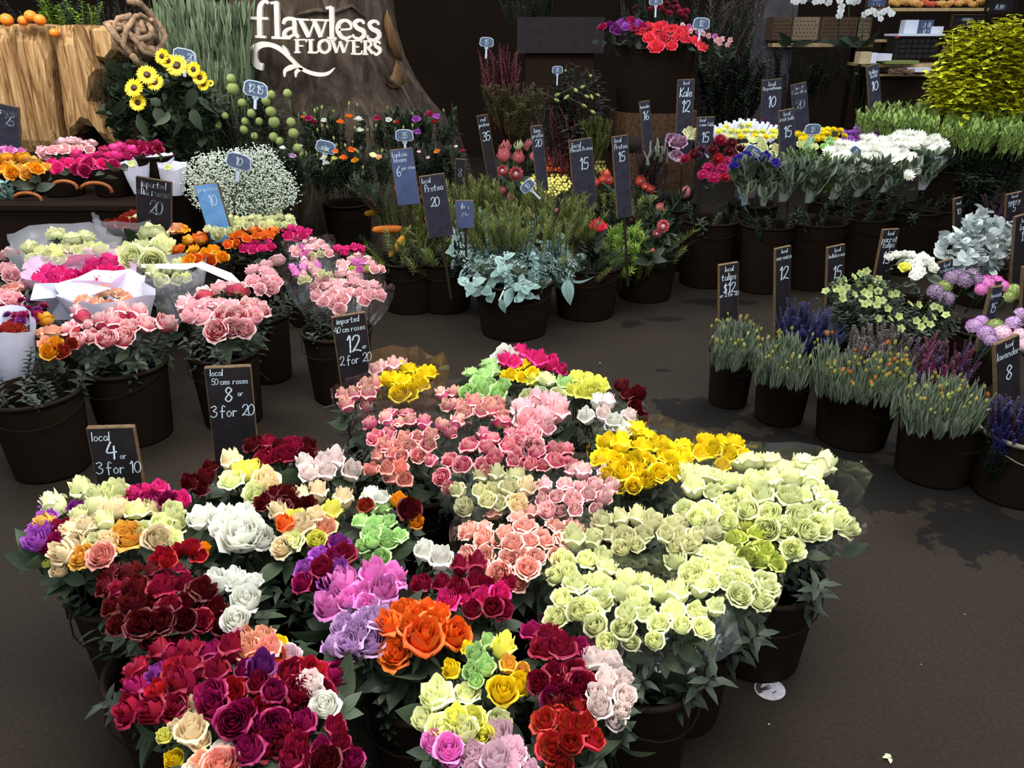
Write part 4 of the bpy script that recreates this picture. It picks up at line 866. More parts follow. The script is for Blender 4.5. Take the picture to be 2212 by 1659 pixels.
# ================================================================== BUCKETS AND BUNCHES, front group (roses)
FG = 'rose buckets at the front'
for (x, y, r, lb) in [(1672, 1110, .15, 'black bucket under the cream roses at the right end of the front group'), (1400, 1300, .13, 'black bucket under the lowest cream roses with loose cellophane'),
    (1400, 1000, .13, 'black bucket under the solid yellow roses'), (1130, 1130, .14, 'black bucket under the open peach-pink roses'), (1500, 1215, .12, 'black bucket between two lots of cream roses'), (905, 935, .14, 'black bucket under the pink and cream edged roses'),
    (815, 860, .11, 'black bucket beside the tall sign reading 12 or 2 for 20'), (1100, 850, .13, 'black bucket under the mint and magenta roses'), (1320, 880, .11, 'black bucket under the blush white and dark red roses'),
    (910, 1320, .14, 'black bucket under the orange and lilac roses'), (1140, 1520, .14, 'black bucket under the mixed yellow, crimson and white roses'), (545, 1500, .15, 'black bucket under the crowded magenta roses'),
    (335, 1300, .14, 'black bucket under the dark red roses'), (235, 1140, .13, 'black bucket under the pastel roses by the 4 or 3 for 10 sign'), (590, 1030, .14, 'black bucket under the lemon and white roses at the back left'),
    (720, 1150, .12, 'black bucket under the mint and peach roses')]:
    b_ = bucket(x, y, .46, r, .28, lb, FG); fill_bucket('leaves in ' + lb, b_.location.x, b_.location.y, r, .28, .38, ['dark'], 12, ['small', 'pod'], .45)
g = 'cream rose bunches'
rc = ['cup', 'bud', 'cup', 'open']
def B(*a, **k): return bunch('rose_bunch', *a, **k)
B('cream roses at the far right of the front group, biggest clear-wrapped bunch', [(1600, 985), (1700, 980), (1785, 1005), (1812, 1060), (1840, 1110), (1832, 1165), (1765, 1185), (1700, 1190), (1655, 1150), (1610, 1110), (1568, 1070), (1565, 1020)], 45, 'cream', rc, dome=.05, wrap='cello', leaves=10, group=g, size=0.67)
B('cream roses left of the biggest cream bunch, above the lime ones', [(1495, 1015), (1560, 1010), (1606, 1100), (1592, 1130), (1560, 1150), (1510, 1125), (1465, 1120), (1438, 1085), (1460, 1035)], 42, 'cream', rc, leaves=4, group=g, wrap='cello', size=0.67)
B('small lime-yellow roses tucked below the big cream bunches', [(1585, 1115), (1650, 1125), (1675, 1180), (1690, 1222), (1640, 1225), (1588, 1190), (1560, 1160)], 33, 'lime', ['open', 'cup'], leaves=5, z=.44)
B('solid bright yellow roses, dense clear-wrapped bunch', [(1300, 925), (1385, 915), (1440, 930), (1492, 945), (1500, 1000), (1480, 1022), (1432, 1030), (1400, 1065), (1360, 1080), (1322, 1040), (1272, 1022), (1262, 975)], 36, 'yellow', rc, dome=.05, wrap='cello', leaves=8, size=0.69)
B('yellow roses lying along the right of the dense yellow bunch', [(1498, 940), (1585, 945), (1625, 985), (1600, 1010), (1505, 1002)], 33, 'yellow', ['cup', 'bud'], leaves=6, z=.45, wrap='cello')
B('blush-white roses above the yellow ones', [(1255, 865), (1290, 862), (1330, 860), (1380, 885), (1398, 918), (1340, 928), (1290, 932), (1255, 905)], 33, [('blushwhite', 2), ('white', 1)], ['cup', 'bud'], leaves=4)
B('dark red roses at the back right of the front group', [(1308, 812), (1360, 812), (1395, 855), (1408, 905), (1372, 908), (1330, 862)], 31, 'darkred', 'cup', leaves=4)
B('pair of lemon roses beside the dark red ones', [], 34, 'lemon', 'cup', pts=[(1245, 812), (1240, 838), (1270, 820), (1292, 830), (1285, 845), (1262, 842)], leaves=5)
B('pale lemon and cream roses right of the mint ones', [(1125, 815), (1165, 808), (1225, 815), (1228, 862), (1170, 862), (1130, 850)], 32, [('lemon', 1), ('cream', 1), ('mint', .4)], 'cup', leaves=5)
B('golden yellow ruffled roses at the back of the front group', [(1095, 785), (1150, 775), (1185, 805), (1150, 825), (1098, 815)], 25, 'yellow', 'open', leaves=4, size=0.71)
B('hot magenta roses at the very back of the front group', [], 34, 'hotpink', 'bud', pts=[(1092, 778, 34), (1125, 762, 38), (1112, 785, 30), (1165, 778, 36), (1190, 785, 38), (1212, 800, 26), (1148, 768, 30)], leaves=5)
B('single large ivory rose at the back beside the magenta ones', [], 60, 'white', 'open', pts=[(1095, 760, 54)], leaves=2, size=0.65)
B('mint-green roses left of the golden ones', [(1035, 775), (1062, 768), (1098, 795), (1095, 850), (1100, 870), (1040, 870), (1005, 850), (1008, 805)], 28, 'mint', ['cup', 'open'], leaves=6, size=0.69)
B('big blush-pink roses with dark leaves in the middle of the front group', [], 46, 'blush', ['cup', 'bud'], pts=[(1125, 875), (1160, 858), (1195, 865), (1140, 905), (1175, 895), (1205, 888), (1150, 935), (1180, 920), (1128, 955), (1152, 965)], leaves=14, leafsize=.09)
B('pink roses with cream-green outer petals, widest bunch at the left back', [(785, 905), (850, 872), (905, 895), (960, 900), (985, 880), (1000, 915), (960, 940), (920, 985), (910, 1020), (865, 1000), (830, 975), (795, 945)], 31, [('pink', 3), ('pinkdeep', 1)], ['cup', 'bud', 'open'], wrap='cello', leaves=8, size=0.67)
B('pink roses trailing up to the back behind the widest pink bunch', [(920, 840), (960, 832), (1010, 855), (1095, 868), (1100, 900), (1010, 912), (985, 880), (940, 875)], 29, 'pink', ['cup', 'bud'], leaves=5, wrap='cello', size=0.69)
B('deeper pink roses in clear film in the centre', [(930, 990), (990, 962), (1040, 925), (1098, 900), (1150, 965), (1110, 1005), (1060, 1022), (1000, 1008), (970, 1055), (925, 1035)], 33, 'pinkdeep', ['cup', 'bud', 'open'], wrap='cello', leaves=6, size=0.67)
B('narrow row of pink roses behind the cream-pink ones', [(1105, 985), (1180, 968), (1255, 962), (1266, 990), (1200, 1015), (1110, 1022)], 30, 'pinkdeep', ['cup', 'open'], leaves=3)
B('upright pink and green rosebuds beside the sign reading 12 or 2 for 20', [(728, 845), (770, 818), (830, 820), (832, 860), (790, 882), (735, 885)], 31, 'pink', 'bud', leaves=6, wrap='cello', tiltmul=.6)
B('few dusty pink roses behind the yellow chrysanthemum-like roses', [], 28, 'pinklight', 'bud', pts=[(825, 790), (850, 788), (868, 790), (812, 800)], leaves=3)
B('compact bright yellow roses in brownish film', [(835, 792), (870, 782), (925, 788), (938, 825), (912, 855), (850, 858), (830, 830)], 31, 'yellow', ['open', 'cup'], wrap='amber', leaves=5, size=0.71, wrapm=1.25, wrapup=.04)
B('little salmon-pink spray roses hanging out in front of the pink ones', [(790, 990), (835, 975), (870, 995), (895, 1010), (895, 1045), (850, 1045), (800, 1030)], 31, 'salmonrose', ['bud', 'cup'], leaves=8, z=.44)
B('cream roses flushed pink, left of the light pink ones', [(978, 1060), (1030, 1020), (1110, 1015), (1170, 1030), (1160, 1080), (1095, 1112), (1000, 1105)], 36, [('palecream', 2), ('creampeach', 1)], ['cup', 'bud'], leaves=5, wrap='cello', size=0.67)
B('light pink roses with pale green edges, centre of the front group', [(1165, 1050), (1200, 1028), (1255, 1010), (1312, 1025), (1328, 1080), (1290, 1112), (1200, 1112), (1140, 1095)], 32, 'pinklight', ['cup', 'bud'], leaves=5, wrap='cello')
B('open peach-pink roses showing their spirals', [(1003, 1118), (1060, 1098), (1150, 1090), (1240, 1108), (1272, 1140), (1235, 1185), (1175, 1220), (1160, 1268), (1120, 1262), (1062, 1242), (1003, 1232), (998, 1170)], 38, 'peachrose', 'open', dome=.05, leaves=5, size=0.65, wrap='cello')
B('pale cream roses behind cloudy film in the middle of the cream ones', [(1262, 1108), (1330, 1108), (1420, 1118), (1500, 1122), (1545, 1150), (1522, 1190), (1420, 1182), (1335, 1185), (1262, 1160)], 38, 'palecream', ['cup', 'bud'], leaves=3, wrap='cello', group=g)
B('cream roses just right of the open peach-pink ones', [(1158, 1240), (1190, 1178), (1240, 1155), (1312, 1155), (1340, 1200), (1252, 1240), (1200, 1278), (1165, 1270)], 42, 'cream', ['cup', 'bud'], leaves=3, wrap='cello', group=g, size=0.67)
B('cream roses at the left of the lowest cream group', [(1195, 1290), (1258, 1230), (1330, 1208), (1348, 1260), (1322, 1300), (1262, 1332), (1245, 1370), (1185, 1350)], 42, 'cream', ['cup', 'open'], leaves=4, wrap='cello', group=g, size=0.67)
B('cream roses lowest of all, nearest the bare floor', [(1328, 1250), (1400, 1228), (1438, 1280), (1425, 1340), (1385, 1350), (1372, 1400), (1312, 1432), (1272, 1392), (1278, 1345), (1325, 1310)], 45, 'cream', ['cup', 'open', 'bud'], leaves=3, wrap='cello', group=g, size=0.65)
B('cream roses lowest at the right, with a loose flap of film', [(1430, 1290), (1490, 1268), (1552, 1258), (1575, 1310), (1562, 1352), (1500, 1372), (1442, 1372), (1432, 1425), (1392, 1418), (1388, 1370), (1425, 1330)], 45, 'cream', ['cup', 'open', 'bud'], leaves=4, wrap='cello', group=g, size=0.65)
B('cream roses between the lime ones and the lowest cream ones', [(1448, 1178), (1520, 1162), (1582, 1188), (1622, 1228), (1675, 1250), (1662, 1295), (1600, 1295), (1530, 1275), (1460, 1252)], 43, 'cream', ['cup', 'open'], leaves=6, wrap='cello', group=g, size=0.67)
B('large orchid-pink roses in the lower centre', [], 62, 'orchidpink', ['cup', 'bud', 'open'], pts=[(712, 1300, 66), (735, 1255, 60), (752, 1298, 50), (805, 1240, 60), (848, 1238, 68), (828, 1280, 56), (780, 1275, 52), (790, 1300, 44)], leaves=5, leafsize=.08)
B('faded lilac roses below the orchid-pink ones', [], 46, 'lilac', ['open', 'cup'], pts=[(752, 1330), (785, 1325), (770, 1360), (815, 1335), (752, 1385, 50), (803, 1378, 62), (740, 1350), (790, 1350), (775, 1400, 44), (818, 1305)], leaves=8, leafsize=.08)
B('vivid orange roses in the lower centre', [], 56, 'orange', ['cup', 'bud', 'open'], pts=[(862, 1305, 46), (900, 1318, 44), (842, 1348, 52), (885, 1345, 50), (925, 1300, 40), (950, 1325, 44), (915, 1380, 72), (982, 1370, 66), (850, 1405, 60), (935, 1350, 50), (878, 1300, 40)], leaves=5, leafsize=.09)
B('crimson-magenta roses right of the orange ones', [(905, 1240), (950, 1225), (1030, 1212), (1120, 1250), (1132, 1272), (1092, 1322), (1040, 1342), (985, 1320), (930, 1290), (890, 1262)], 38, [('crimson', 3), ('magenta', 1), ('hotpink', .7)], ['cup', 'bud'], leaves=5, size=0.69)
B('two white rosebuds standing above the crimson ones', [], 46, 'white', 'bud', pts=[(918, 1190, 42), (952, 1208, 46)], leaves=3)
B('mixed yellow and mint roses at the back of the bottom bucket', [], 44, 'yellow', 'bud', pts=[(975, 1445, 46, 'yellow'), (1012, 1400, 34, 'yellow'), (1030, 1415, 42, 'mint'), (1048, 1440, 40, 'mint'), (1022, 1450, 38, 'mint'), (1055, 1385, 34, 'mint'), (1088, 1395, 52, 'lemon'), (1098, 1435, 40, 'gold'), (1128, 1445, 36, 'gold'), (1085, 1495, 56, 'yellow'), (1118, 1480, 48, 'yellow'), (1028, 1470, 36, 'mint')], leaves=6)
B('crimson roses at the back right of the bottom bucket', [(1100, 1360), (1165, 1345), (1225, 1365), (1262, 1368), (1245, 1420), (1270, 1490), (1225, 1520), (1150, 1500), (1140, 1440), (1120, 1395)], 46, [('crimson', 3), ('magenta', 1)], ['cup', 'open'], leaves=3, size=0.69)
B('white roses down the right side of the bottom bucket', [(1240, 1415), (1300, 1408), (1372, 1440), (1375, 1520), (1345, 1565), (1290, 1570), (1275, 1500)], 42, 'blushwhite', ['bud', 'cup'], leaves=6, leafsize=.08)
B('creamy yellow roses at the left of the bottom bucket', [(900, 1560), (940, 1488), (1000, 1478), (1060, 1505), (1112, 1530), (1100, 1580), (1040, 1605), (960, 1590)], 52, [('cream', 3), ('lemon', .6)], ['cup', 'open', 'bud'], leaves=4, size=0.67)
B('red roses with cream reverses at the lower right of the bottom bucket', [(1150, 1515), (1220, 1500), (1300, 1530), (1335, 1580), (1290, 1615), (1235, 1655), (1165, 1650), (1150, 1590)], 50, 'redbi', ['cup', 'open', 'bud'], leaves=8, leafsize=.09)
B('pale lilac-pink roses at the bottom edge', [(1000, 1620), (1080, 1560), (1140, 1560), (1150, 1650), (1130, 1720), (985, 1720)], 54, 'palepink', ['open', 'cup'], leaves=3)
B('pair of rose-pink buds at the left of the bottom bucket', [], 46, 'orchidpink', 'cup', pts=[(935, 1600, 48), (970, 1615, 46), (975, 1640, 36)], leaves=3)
# left buckets
B('pastel cream and gold roses under the sign reading 4 or 3 for 10', [(75, 1085), (140, 1080), (210, 1088), (300, 1080), (380, 1100), (408, 1150), (345, 1190), (272, 1175), (232, 1205), (180, 1225), (130, 1195), (105, 1150)], 43, [('cream', 3), ('creampeach', 3), ('gold', 1.2), ('salmonrose', .5)], ['cup', 'bud', 'open'], dome=.05, leaves=8, size=0.69)
B('deep magenta roses right behind the pastel ones', [(255, 1060), (300, 1042), (370, 1058), (410, 1085), (415, 1130), (350, 1095), (285, 1082)], 32, [('magenta', 2), ('hotpink', 1)], 'cup', leaves=4, size=0.71)
B('ivory roses at the foot of the 4 or 3 for 10 sign', [], 42, 'cream', 'bud', pts=[(178, 1060), (205, 1065), (240, 1068), (255, 1062)], leaves=6, leafsize=.08)
B('violet roses at the left end of the front group', [], 44, 'violet', ['cup', 'open'], pts=[(78, 1130, 44), (92, 1112, 46), (75, 1165, 46), (108, 1080, 36), (100, 1140, 40), (165, 1088, 34, 'purple'), (120, 1165, 36, 'magenta'), (105, 1180, 32, 'magenta'), (135, 1140, 34, 'crimson')], leaves=4)
B('ivory roses drooping off the left end bucket', [], 46, 'white', ['bud', 'cup'], pts=[(142, 1200, 48), (190, 1185, 50), (182, 1212, 40), (100, 1212, 24, 'lemon'), (128, 1228, 32, 'creampeach')], leaves=4, z=.43)
B('dark red roses at the left of the yellow and white ones', [(400, 1040), (430, 1010), (470, 995), (475, 1030), (440, 1065), (405, 1072)], 32, 'darkred', 'cup', leaves=4)
B('crimson and blush roses at the back by the 8 or 3 for 20 sign', [(515, 955), (560, 948), (640, 945), (690, 970), (680, 1000), (600, 1010), (540, 990)], 32, [('crimson', 3), ('darkred', 1.5), ('creampeach', .8)], 'cup', leaves=4, size=0.71)
B('lemon and cream roses in front of the 8 or 3 for 20 sign', [(470, 1015), (500, 985), (560, 975), (605, 1000), (608, 1035), (560, 1070), (510, 1060), (475, 1045)], 44, [('lemon', 2), ('cream', 2), ('creampeach', 1)], ['cup', 'open', 'bud'], leaves=6, size=0.69, leafsize=.09)
B('white roses with a pink blush right of the lemon ones', [(610, 985), (660, 972), (710, 975), (765, 985), (772, 1018), (700, 1035), (650, 1042), (620, 1010)], 42, 'blushwhite', ['bud', 'cup'], leaves=8, size=0.67, leafsize=.09)
B('very dark red roses between the lemon and peach ones', [(560, 1072), (610, 1048), (668, 1060), (670, 1085), (600, 1105), (555, 1110)], 33, 'darkred', 'open', leaves=4, size=0.71)
B('brilliant white roses with one wide open bloom', [], 50, 'white', ['cup', 'open'], pts=[(437, 1115, 50), (478, 1110, 46), (480, 1140, 44), (520, 1115, 50), (522, 1148, 84), (565, 1160, 44), (548, 1128, 44)], leaves=12, leafsize=.1)
B('peach, cream and yellow roses in the middle left', [(580, 1090), (640, 1068), (740, 1058), (782, 1095), (745, 1130), (700, 1150), (672, 1195), (620, 1200), (582, 1150)], 40, [('creampeach', 3), ('peach', 1.2), ('lemon', 1), ('cream', 1), ('orange', .5)], ['cup', 'bud', 'open'], leaves=7, size=0.67, leafsize=.08)
B('mint-green roses with pale centres, right of the peach ones', [(785, 1092), (840, 1080), (875, 1105), (860, 1180), (812, 1220), (765, 1200), (770, 1135)], 32, 'mint', ['cup', 'open'], leaves=6, size=0.67)
B('odd white, gold and dark red roses at the edge of the mint ones', [], 38, 'white', 'cup', pts=[(800, 1068, 36), (822, 1070, 36), (862, 1078, 32, 'amber'), (885, 1100, 40, 'darkred'), (898, 1125, 28, 'amber'), (790, 1090, 28, 'rust')], leaves=4)
B('purple and crimson roses below the mint ones', [(665, 1150), (720, 1145), (765, 1205), (750, 1250), (690, 1272), (640, 1262), (625, 1225), (655, 1200)], 37, [('magenta', 2), ('crimson', 2), ('violet', .5), ('purple', 1)], ['open', 'cup'], leaves=4, size=0.69)
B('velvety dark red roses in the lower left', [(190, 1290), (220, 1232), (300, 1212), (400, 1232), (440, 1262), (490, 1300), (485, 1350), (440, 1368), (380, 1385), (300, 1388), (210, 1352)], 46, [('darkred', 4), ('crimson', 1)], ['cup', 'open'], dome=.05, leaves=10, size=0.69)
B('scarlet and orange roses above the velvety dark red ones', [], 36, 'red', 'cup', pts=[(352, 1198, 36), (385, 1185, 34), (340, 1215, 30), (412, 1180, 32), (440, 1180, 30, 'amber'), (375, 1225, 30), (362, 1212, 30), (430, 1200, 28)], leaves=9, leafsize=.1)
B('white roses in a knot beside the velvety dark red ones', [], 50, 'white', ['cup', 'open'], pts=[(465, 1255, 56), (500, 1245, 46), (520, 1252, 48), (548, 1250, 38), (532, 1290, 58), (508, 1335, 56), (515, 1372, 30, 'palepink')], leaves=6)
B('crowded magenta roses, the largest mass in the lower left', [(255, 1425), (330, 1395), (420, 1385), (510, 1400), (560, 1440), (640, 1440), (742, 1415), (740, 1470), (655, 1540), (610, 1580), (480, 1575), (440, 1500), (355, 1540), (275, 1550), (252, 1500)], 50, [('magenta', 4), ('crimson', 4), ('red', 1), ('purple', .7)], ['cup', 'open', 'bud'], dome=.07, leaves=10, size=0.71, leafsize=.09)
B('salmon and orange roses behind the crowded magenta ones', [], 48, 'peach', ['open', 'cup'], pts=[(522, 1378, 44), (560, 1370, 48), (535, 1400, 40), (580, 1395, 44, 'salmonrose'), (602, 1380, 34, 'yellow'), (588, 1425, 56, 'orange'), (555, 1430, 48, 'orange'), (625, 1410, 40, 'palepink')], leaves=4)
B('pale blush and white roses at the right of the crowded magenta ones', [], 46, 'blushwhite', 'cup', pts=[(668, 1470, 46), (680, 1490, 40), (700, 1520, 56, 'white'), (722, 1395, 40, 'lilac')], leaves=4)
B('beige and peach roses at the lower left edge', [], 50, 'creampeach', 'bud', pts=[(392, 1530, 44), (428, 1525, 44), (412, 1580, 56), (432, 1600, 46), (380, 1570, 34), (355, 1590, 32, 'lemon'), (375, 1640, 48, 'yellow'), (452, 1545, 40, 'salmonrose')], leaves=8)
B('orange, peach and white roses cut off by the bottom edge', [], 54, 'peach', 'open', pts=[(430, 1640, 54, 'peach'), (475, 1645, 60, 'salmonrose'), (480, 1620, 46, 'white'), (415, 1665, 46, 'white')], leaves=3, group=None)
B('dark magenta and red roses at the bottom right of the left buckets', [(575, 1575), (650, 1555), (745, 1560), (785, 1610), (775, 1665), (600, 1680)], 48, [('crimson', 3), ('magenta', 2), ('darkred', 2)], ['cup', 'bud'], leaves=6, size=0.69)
B('magenta roses in the middle of the bottom left', [(455, 1555), (560, 1560), (590, 1610), (540, 1650), (480, 1610)], 52, [('magenta', 3), ('crimson', 2)], ['cup', 'open'], leaves=4, size=0.69)
# loose film by the lowest cream roses
c = atz(1470, 1420, .36); T = thing('film_flap', c, 'crumpled flap of clear film hanging below the lowest cream roses', 'wrapping'); mb = MB(); random.seed(4); vs = []; fs = []; nx, ny = 14, 7
for j in range(ny + 1):
    for i in range(nx + 1):
        x = (i / nx - .5) * .26; y = (j / ny - .5) * .12; vs.append((x, y + .12 * abs(i / nx - .5), random.uniform(-.012, .012) + .04 * (j / ny) + .1 * (i / nx - .35) ** 2))
for j in range(ny):
    for i in range(nx): a = j * (nx + 1) + i; fs.append((a, a + 1, a + nx + 2, a + nx + 1))
mb.add(vs, fs); obj('film', mb.mesh('film', 'cello', False), T)
# signs of the front group
price_sign('small square-topped blackboard reading local 4 or 3 for 10', 239, 920, 265, 1058, 98, 1.98, [('local', .28, .10, .22), ('4', .42, .36, .42), ('or', .68, .62, .16), ('3 for 10', .52, .86, .30)], 'slatedark', yaw=8)
price_sign('blackboard reading local 50 cms roses 8 or 3 for 20', 492, 790, 512, 985, 96, 2.3, [('local', .25, .04, .16), ('50 cms roses', .52, .27, .15), ('8', .45, .50, .36), ('or', .72, .58, .14), ('3 for 20', .5, .95, .32)], 'slatedark', yaw=14)
price_sign('tall blackboard reading imported 40 cm roses 12 or 2 for 20', 752, 678, 775, 850, 74, 2.85, [('imported', .45, .05, .19), ('40 cm roses', .48, .32, .19), ('12', .5, .66, .50), ('or', .84, .95, .16), ('2 for 20', .52, 1.25, .32)], 'slatedark', yaw=22, extra=.2)
# ================================================================== LEFT GROUP
G2 = 'buckets of the left group'
for (x, y, r, lb) in [(250, 705, .17, 'black bucket under the wide pink and cream bunch, left group front'), (470, 680, .15, 'black bucket under the red-edged white roses'), (50, 760, .17, 'black bucket cut off by the left edge, white paper in it'), (720, 640, .16, 'black bucket under the small pale pink roses'), (560, 610, .12, 'black bucket behind the red-edged white roses'), (130, 610, .16, 'black bucket of paper-wrapped hot pink flowers'), (330, 545, .15, 'black bucket of large pale green-cream roses'), (540, 500, .15, 'black bucket of cream and orange sprays'), (650, 520, .14, 'black bucket of hot pink sprays')]:
    b_ = bucket(x, y, .5, r, .34, lb, G2); fill_bucket('stems in ' + lb, b_.location.x, b_.location.y, r, .34, .44, ['dark'], 12, ['small', 'pod'], .4)
zl = .5
B('pink roses with cream tips in a wide bunch, left group front', [(140, 690), (200, 665), (290, 662), (362, 688), (358, 722), (285, 728), (205, 742), (150, 732)], 33, 'bicream', ['cup', 'bud'], z=zl, leaves=12, size=0.69, wrap='cello', tiltmul=.8)
B('white roses with red edges, fullest bunch of the left group', [(378, 640), (430, 620), (520, 612), (582, 648), (572, 690), (545, 722), (492, 712), (450, 722), (398, 690)], 35, [('bicream', 2), ('blush', 1)], ['cup', 'open'], z=zl, leaves=5, size=0.69, dome=.05)
B('burnt orange roses at the left front', [(75, 685), (112, 690), (158, 735), (145, 772), (100, 765), (72, 725)], 26, [('amber', 1), ('peach', 1), ('rust', .6)], 'cup', z=zl, leaves=4, size=0.71)
B('dull magenta clustered flowers at the left edge', [(0, 665), (60, 645), (102, 655), (100, 692), (20, 700)], 18, [('magenta', 2), ('purple', 1)], 'mum', z=zl, leaves=3, part='flower', size=.7)
B('white paper-wrapped red flowers at the left edge', [(-40, 700), (10, 695), (50, 705), (45, 740), (-40, 740)], 28, 'rust', 'cup', z=zl, leaves=0, wrap='paper', wrapm=1.2)
B('shell-pink roses at the left edge, upper', [(-10, 535), (25, 535), (40, 575), (20, 600), (-10, 600)], 30, 'blush', 'open', z=zl, leaves=2, size=0.71)
B('shell-pink roses at the left edge, lower', [(-10, 602), (30, 600), (55, 615), (45, 650), (-10, 655)], 30, [('blush', 2), ('salmonrose', 1)], 'open', z=zl, leaves=4, size=0.71)
B('cream roses laid in white paper, left group', [(45, 525), (120, 500), (195, 502), (238, 530), (205, 548), (95, 562), (48, 555)], 28, [('cream', 2), ('palecream', 1)], ['open', 'cup'], z=zl + .02, leaves=0, wrap='milk', wrapm=1.12, wrapup=.04, tiltmul=.7)
B('hot pink roses in pinkish tissue paper', [(62, 595), (110, 568), (165, 552), (240, 562), (275, 585), (240, 605), (200, 610), (82, 612)], 26, 'hotpink', ['open', 'cup'], z=zl + .01, leaves=0, wrap='tissue', wrapm=1.1, wrapup=.015, size=0.71)
B('salmon roses half hidden in white paper', [(165, 640), (240, 620), (300, 628), (318, 660), (240, 668), (175, 668)], 28, 'peach', ['open', 'cup'], z=zl + .01, leaves=0, wrap='paper', wrapm=1.25, wrapup=.02)
B('large pale green-cream roses, biggest blooms of the left group', [(262, 500), (300, 478), (345, 485), (385, 515), (375, 555), (300, 590), (250, 565), (262, 530)], 40, 'cream', ['open', 'cup'], z=zl + .04, leaves=5, size=0.69)
B('orange-gold roses right of the large cream ones', [(378, 530), (420, 508), (470, 525), (485, 555), (445, 578), (390, 562)], 25, [('amber', 2), ('orange', 1)], ['open', 'cup'], z=zl + .03, leaves=2, size=.68)
B('orange and salmon roses behind the orange-gold ones', [(352, 492), (400, 485), (440, 500), (430, 512), (360, 510)], 24, [('peach', 1), ('amber', 1)], 'open', z=zl + .03, leaves=1, size=0.71)
B('dark red roses in brown film behind the large cream ones', [(228, 462), (290, 455), (335, 460), (338, 485), (232, 490)], 24, 'rust', 'cup', z=zl + .05, leaves=0, wrap='milk', wrapm=1.15, wrapup=.02)
B('cream roses set low in a clear white-edged sleeve', [(312, 580), (370, 572), (412, 585), (400, 610), (330, 615)], 28, 'cream', 'bud', z=zl, leaves=6, wrap='milk', wrapm=1.3, wrapup=.03)
B('cream spray roses in front of the blue price board', [(425, 490), (480, 465), (540, 452), (610, 455), (645, 472), (610, 498), (530, 492), (460, 512)], 16, [('cream', 3), ('palecream', 2)], 'cup', z=zl + .06, leaves=8, size=0.71, leafsize=.05)
B('orange spray roses in a low band', [(478, 512), (540, 490), (600, 490), (595, 508), (545, 515), (490, 532)], 17, 'orangespray', 'cup', z=zl + .04, leaves=8, size=.7, leafsize=.05)
B('hot pink spray roses at the back right of the left group', [(598, 488), (665, 488), (672, 512), (615, 518)], 17, 'hotpink', 'cup', z=zl + .04, leaves=6, size=.7, leafsize=.05)
B('deep pink spray roses below the orange band', [(508, 530), (545, 515), (588, 515), (585, 535), (525, 545)], 17, 'hotpink', 'cup', z=zl + .02, leaves=22, size=.7, leafsize=.05)
B('pale lilac-pink spray roses in a clear sleeve', [(630, 535), (665, 515), (710, 520), (712, 560), (640, 560)], 16, [('pinklight', 2), ('palecream', 1), ('orchidpink', 1)], 'cup', z=zl + .03, leaves=6, size=0.71, wrap='cello', leafsize=.05)
B('bright pink spray roses at the right tip of the left group', [(718, 535), (775, 528), (790, 545), (725, 552)], 16, 'hotpink', 'cup', z=zl + .02, leaves=4, size=.7, leafsize=.05)
B('small pink and lime buds at the right tip of the left group', [(728, 555), (790, 548), (825, 580), (815, 592), (735, 580)], 16, [('pinklight', 3), ('lime', 1), ('orchidpink', 1)], 'cup', z=zl + .01, leaves=6, size=0.71, leafsize=.05)
B('powder-pink roses tumbling over the red-edged ones', [(530, 590), (560, 555), (602, 555), (605, 600), (578, 635), (538, 622)], 23, 'blush', 'open', z=zl + .02, leaves=4, size=0.71)
B('dusky pink buds in film in the middle right of the left group', [(608, 570), (680, 556), (722, 600), (695, 635), (640, 605)], 18, [('pinklight', 2), ('orchidpink', 1), ('palecream', 1)], 'bud', z=zl + .01, leaves=14, size=0.67, wrap='cello', leafsize=.05)
B('small powder-pink roses massed at the right of the left group', [(665, 630), (690, 608), (740, 585), (795, 590), (832, 620), (828, 645), (775, 652), (730, 675), (690, 662)], 23, [('blush', 3), ('pinklight', 2)], ['open', 'cup'], z=zl, leaves=6, size=0.71, wrap='cello')
price_sign('blackboard reading imported slim roses 20 behind the left group', 333, 386, 334, 470, 76, 4.75, [('imported', .5, .05, .2), ('slim roses', .5, .25, .26), ('20', .55, .62, .38)], 'slatedark', yaw=0)
price_sign('pale blue board reading 10 beside the white sprays', 445, 397, 470, 480, 54, 4.6, [('spray roses', .5, .08, .2), ('10', .6, .45, .42)], 'blueboard', yaw=-6)
# white sheets of wrapping at the left
def sheet(label, outl, z, mat='paper', drop=.0):
    pts = [atz(x, y, z + dz) for x, y, dz in outl]; c = sum(pts, Vector()) / len(pts); T = thing('paper_sheet', c, label, 'paper'); mb = MB(); n = len(pts)
    mb.add([p - c for p in pts] + [Vector((0, 0, .012))] + [p - c - Vector((0, 0, .002)) for p in pts], [(i, (i + 1) % n, n) for i in range(n)] + [(i, n + 1 + i, n + 1 + (i + 1) % n, (i + 1) % n) for i in range(n)]); obj('sheet', mb.mesh('sheet', mat, False), T)
sheet('large creased white paper in front of the salmon roses', [(75, 612, .08), (180, 610, .06), (240, 622, .02), (160, 650, .0), (165, 690, -.1), (105, 690, -.12), (98, 650, .0), (65, 648, .02)], .5)
sheet('white paper hanging off the left edge bucket', [(-20, 700, .06), (50, 700, .04), (52, 740, -.02), (48, 826, -.16), (-20, 832, -.18)], .44)
sheet('thin folded white paper lying right of the cream sleeve', [(415, 572, .04), (435, 565, .05), (500, 590, .0), (522, 612, -.02), (505, 612, -.02), (480, 600, .0)], .5)
sheet('white strip of paper along the front of the cream sleeve', [(305, 578, .02), (400, 582, .02), (425, 575, .03), (422, 568, .03), (400, 575, .03), (305, 570, .03)], .5)
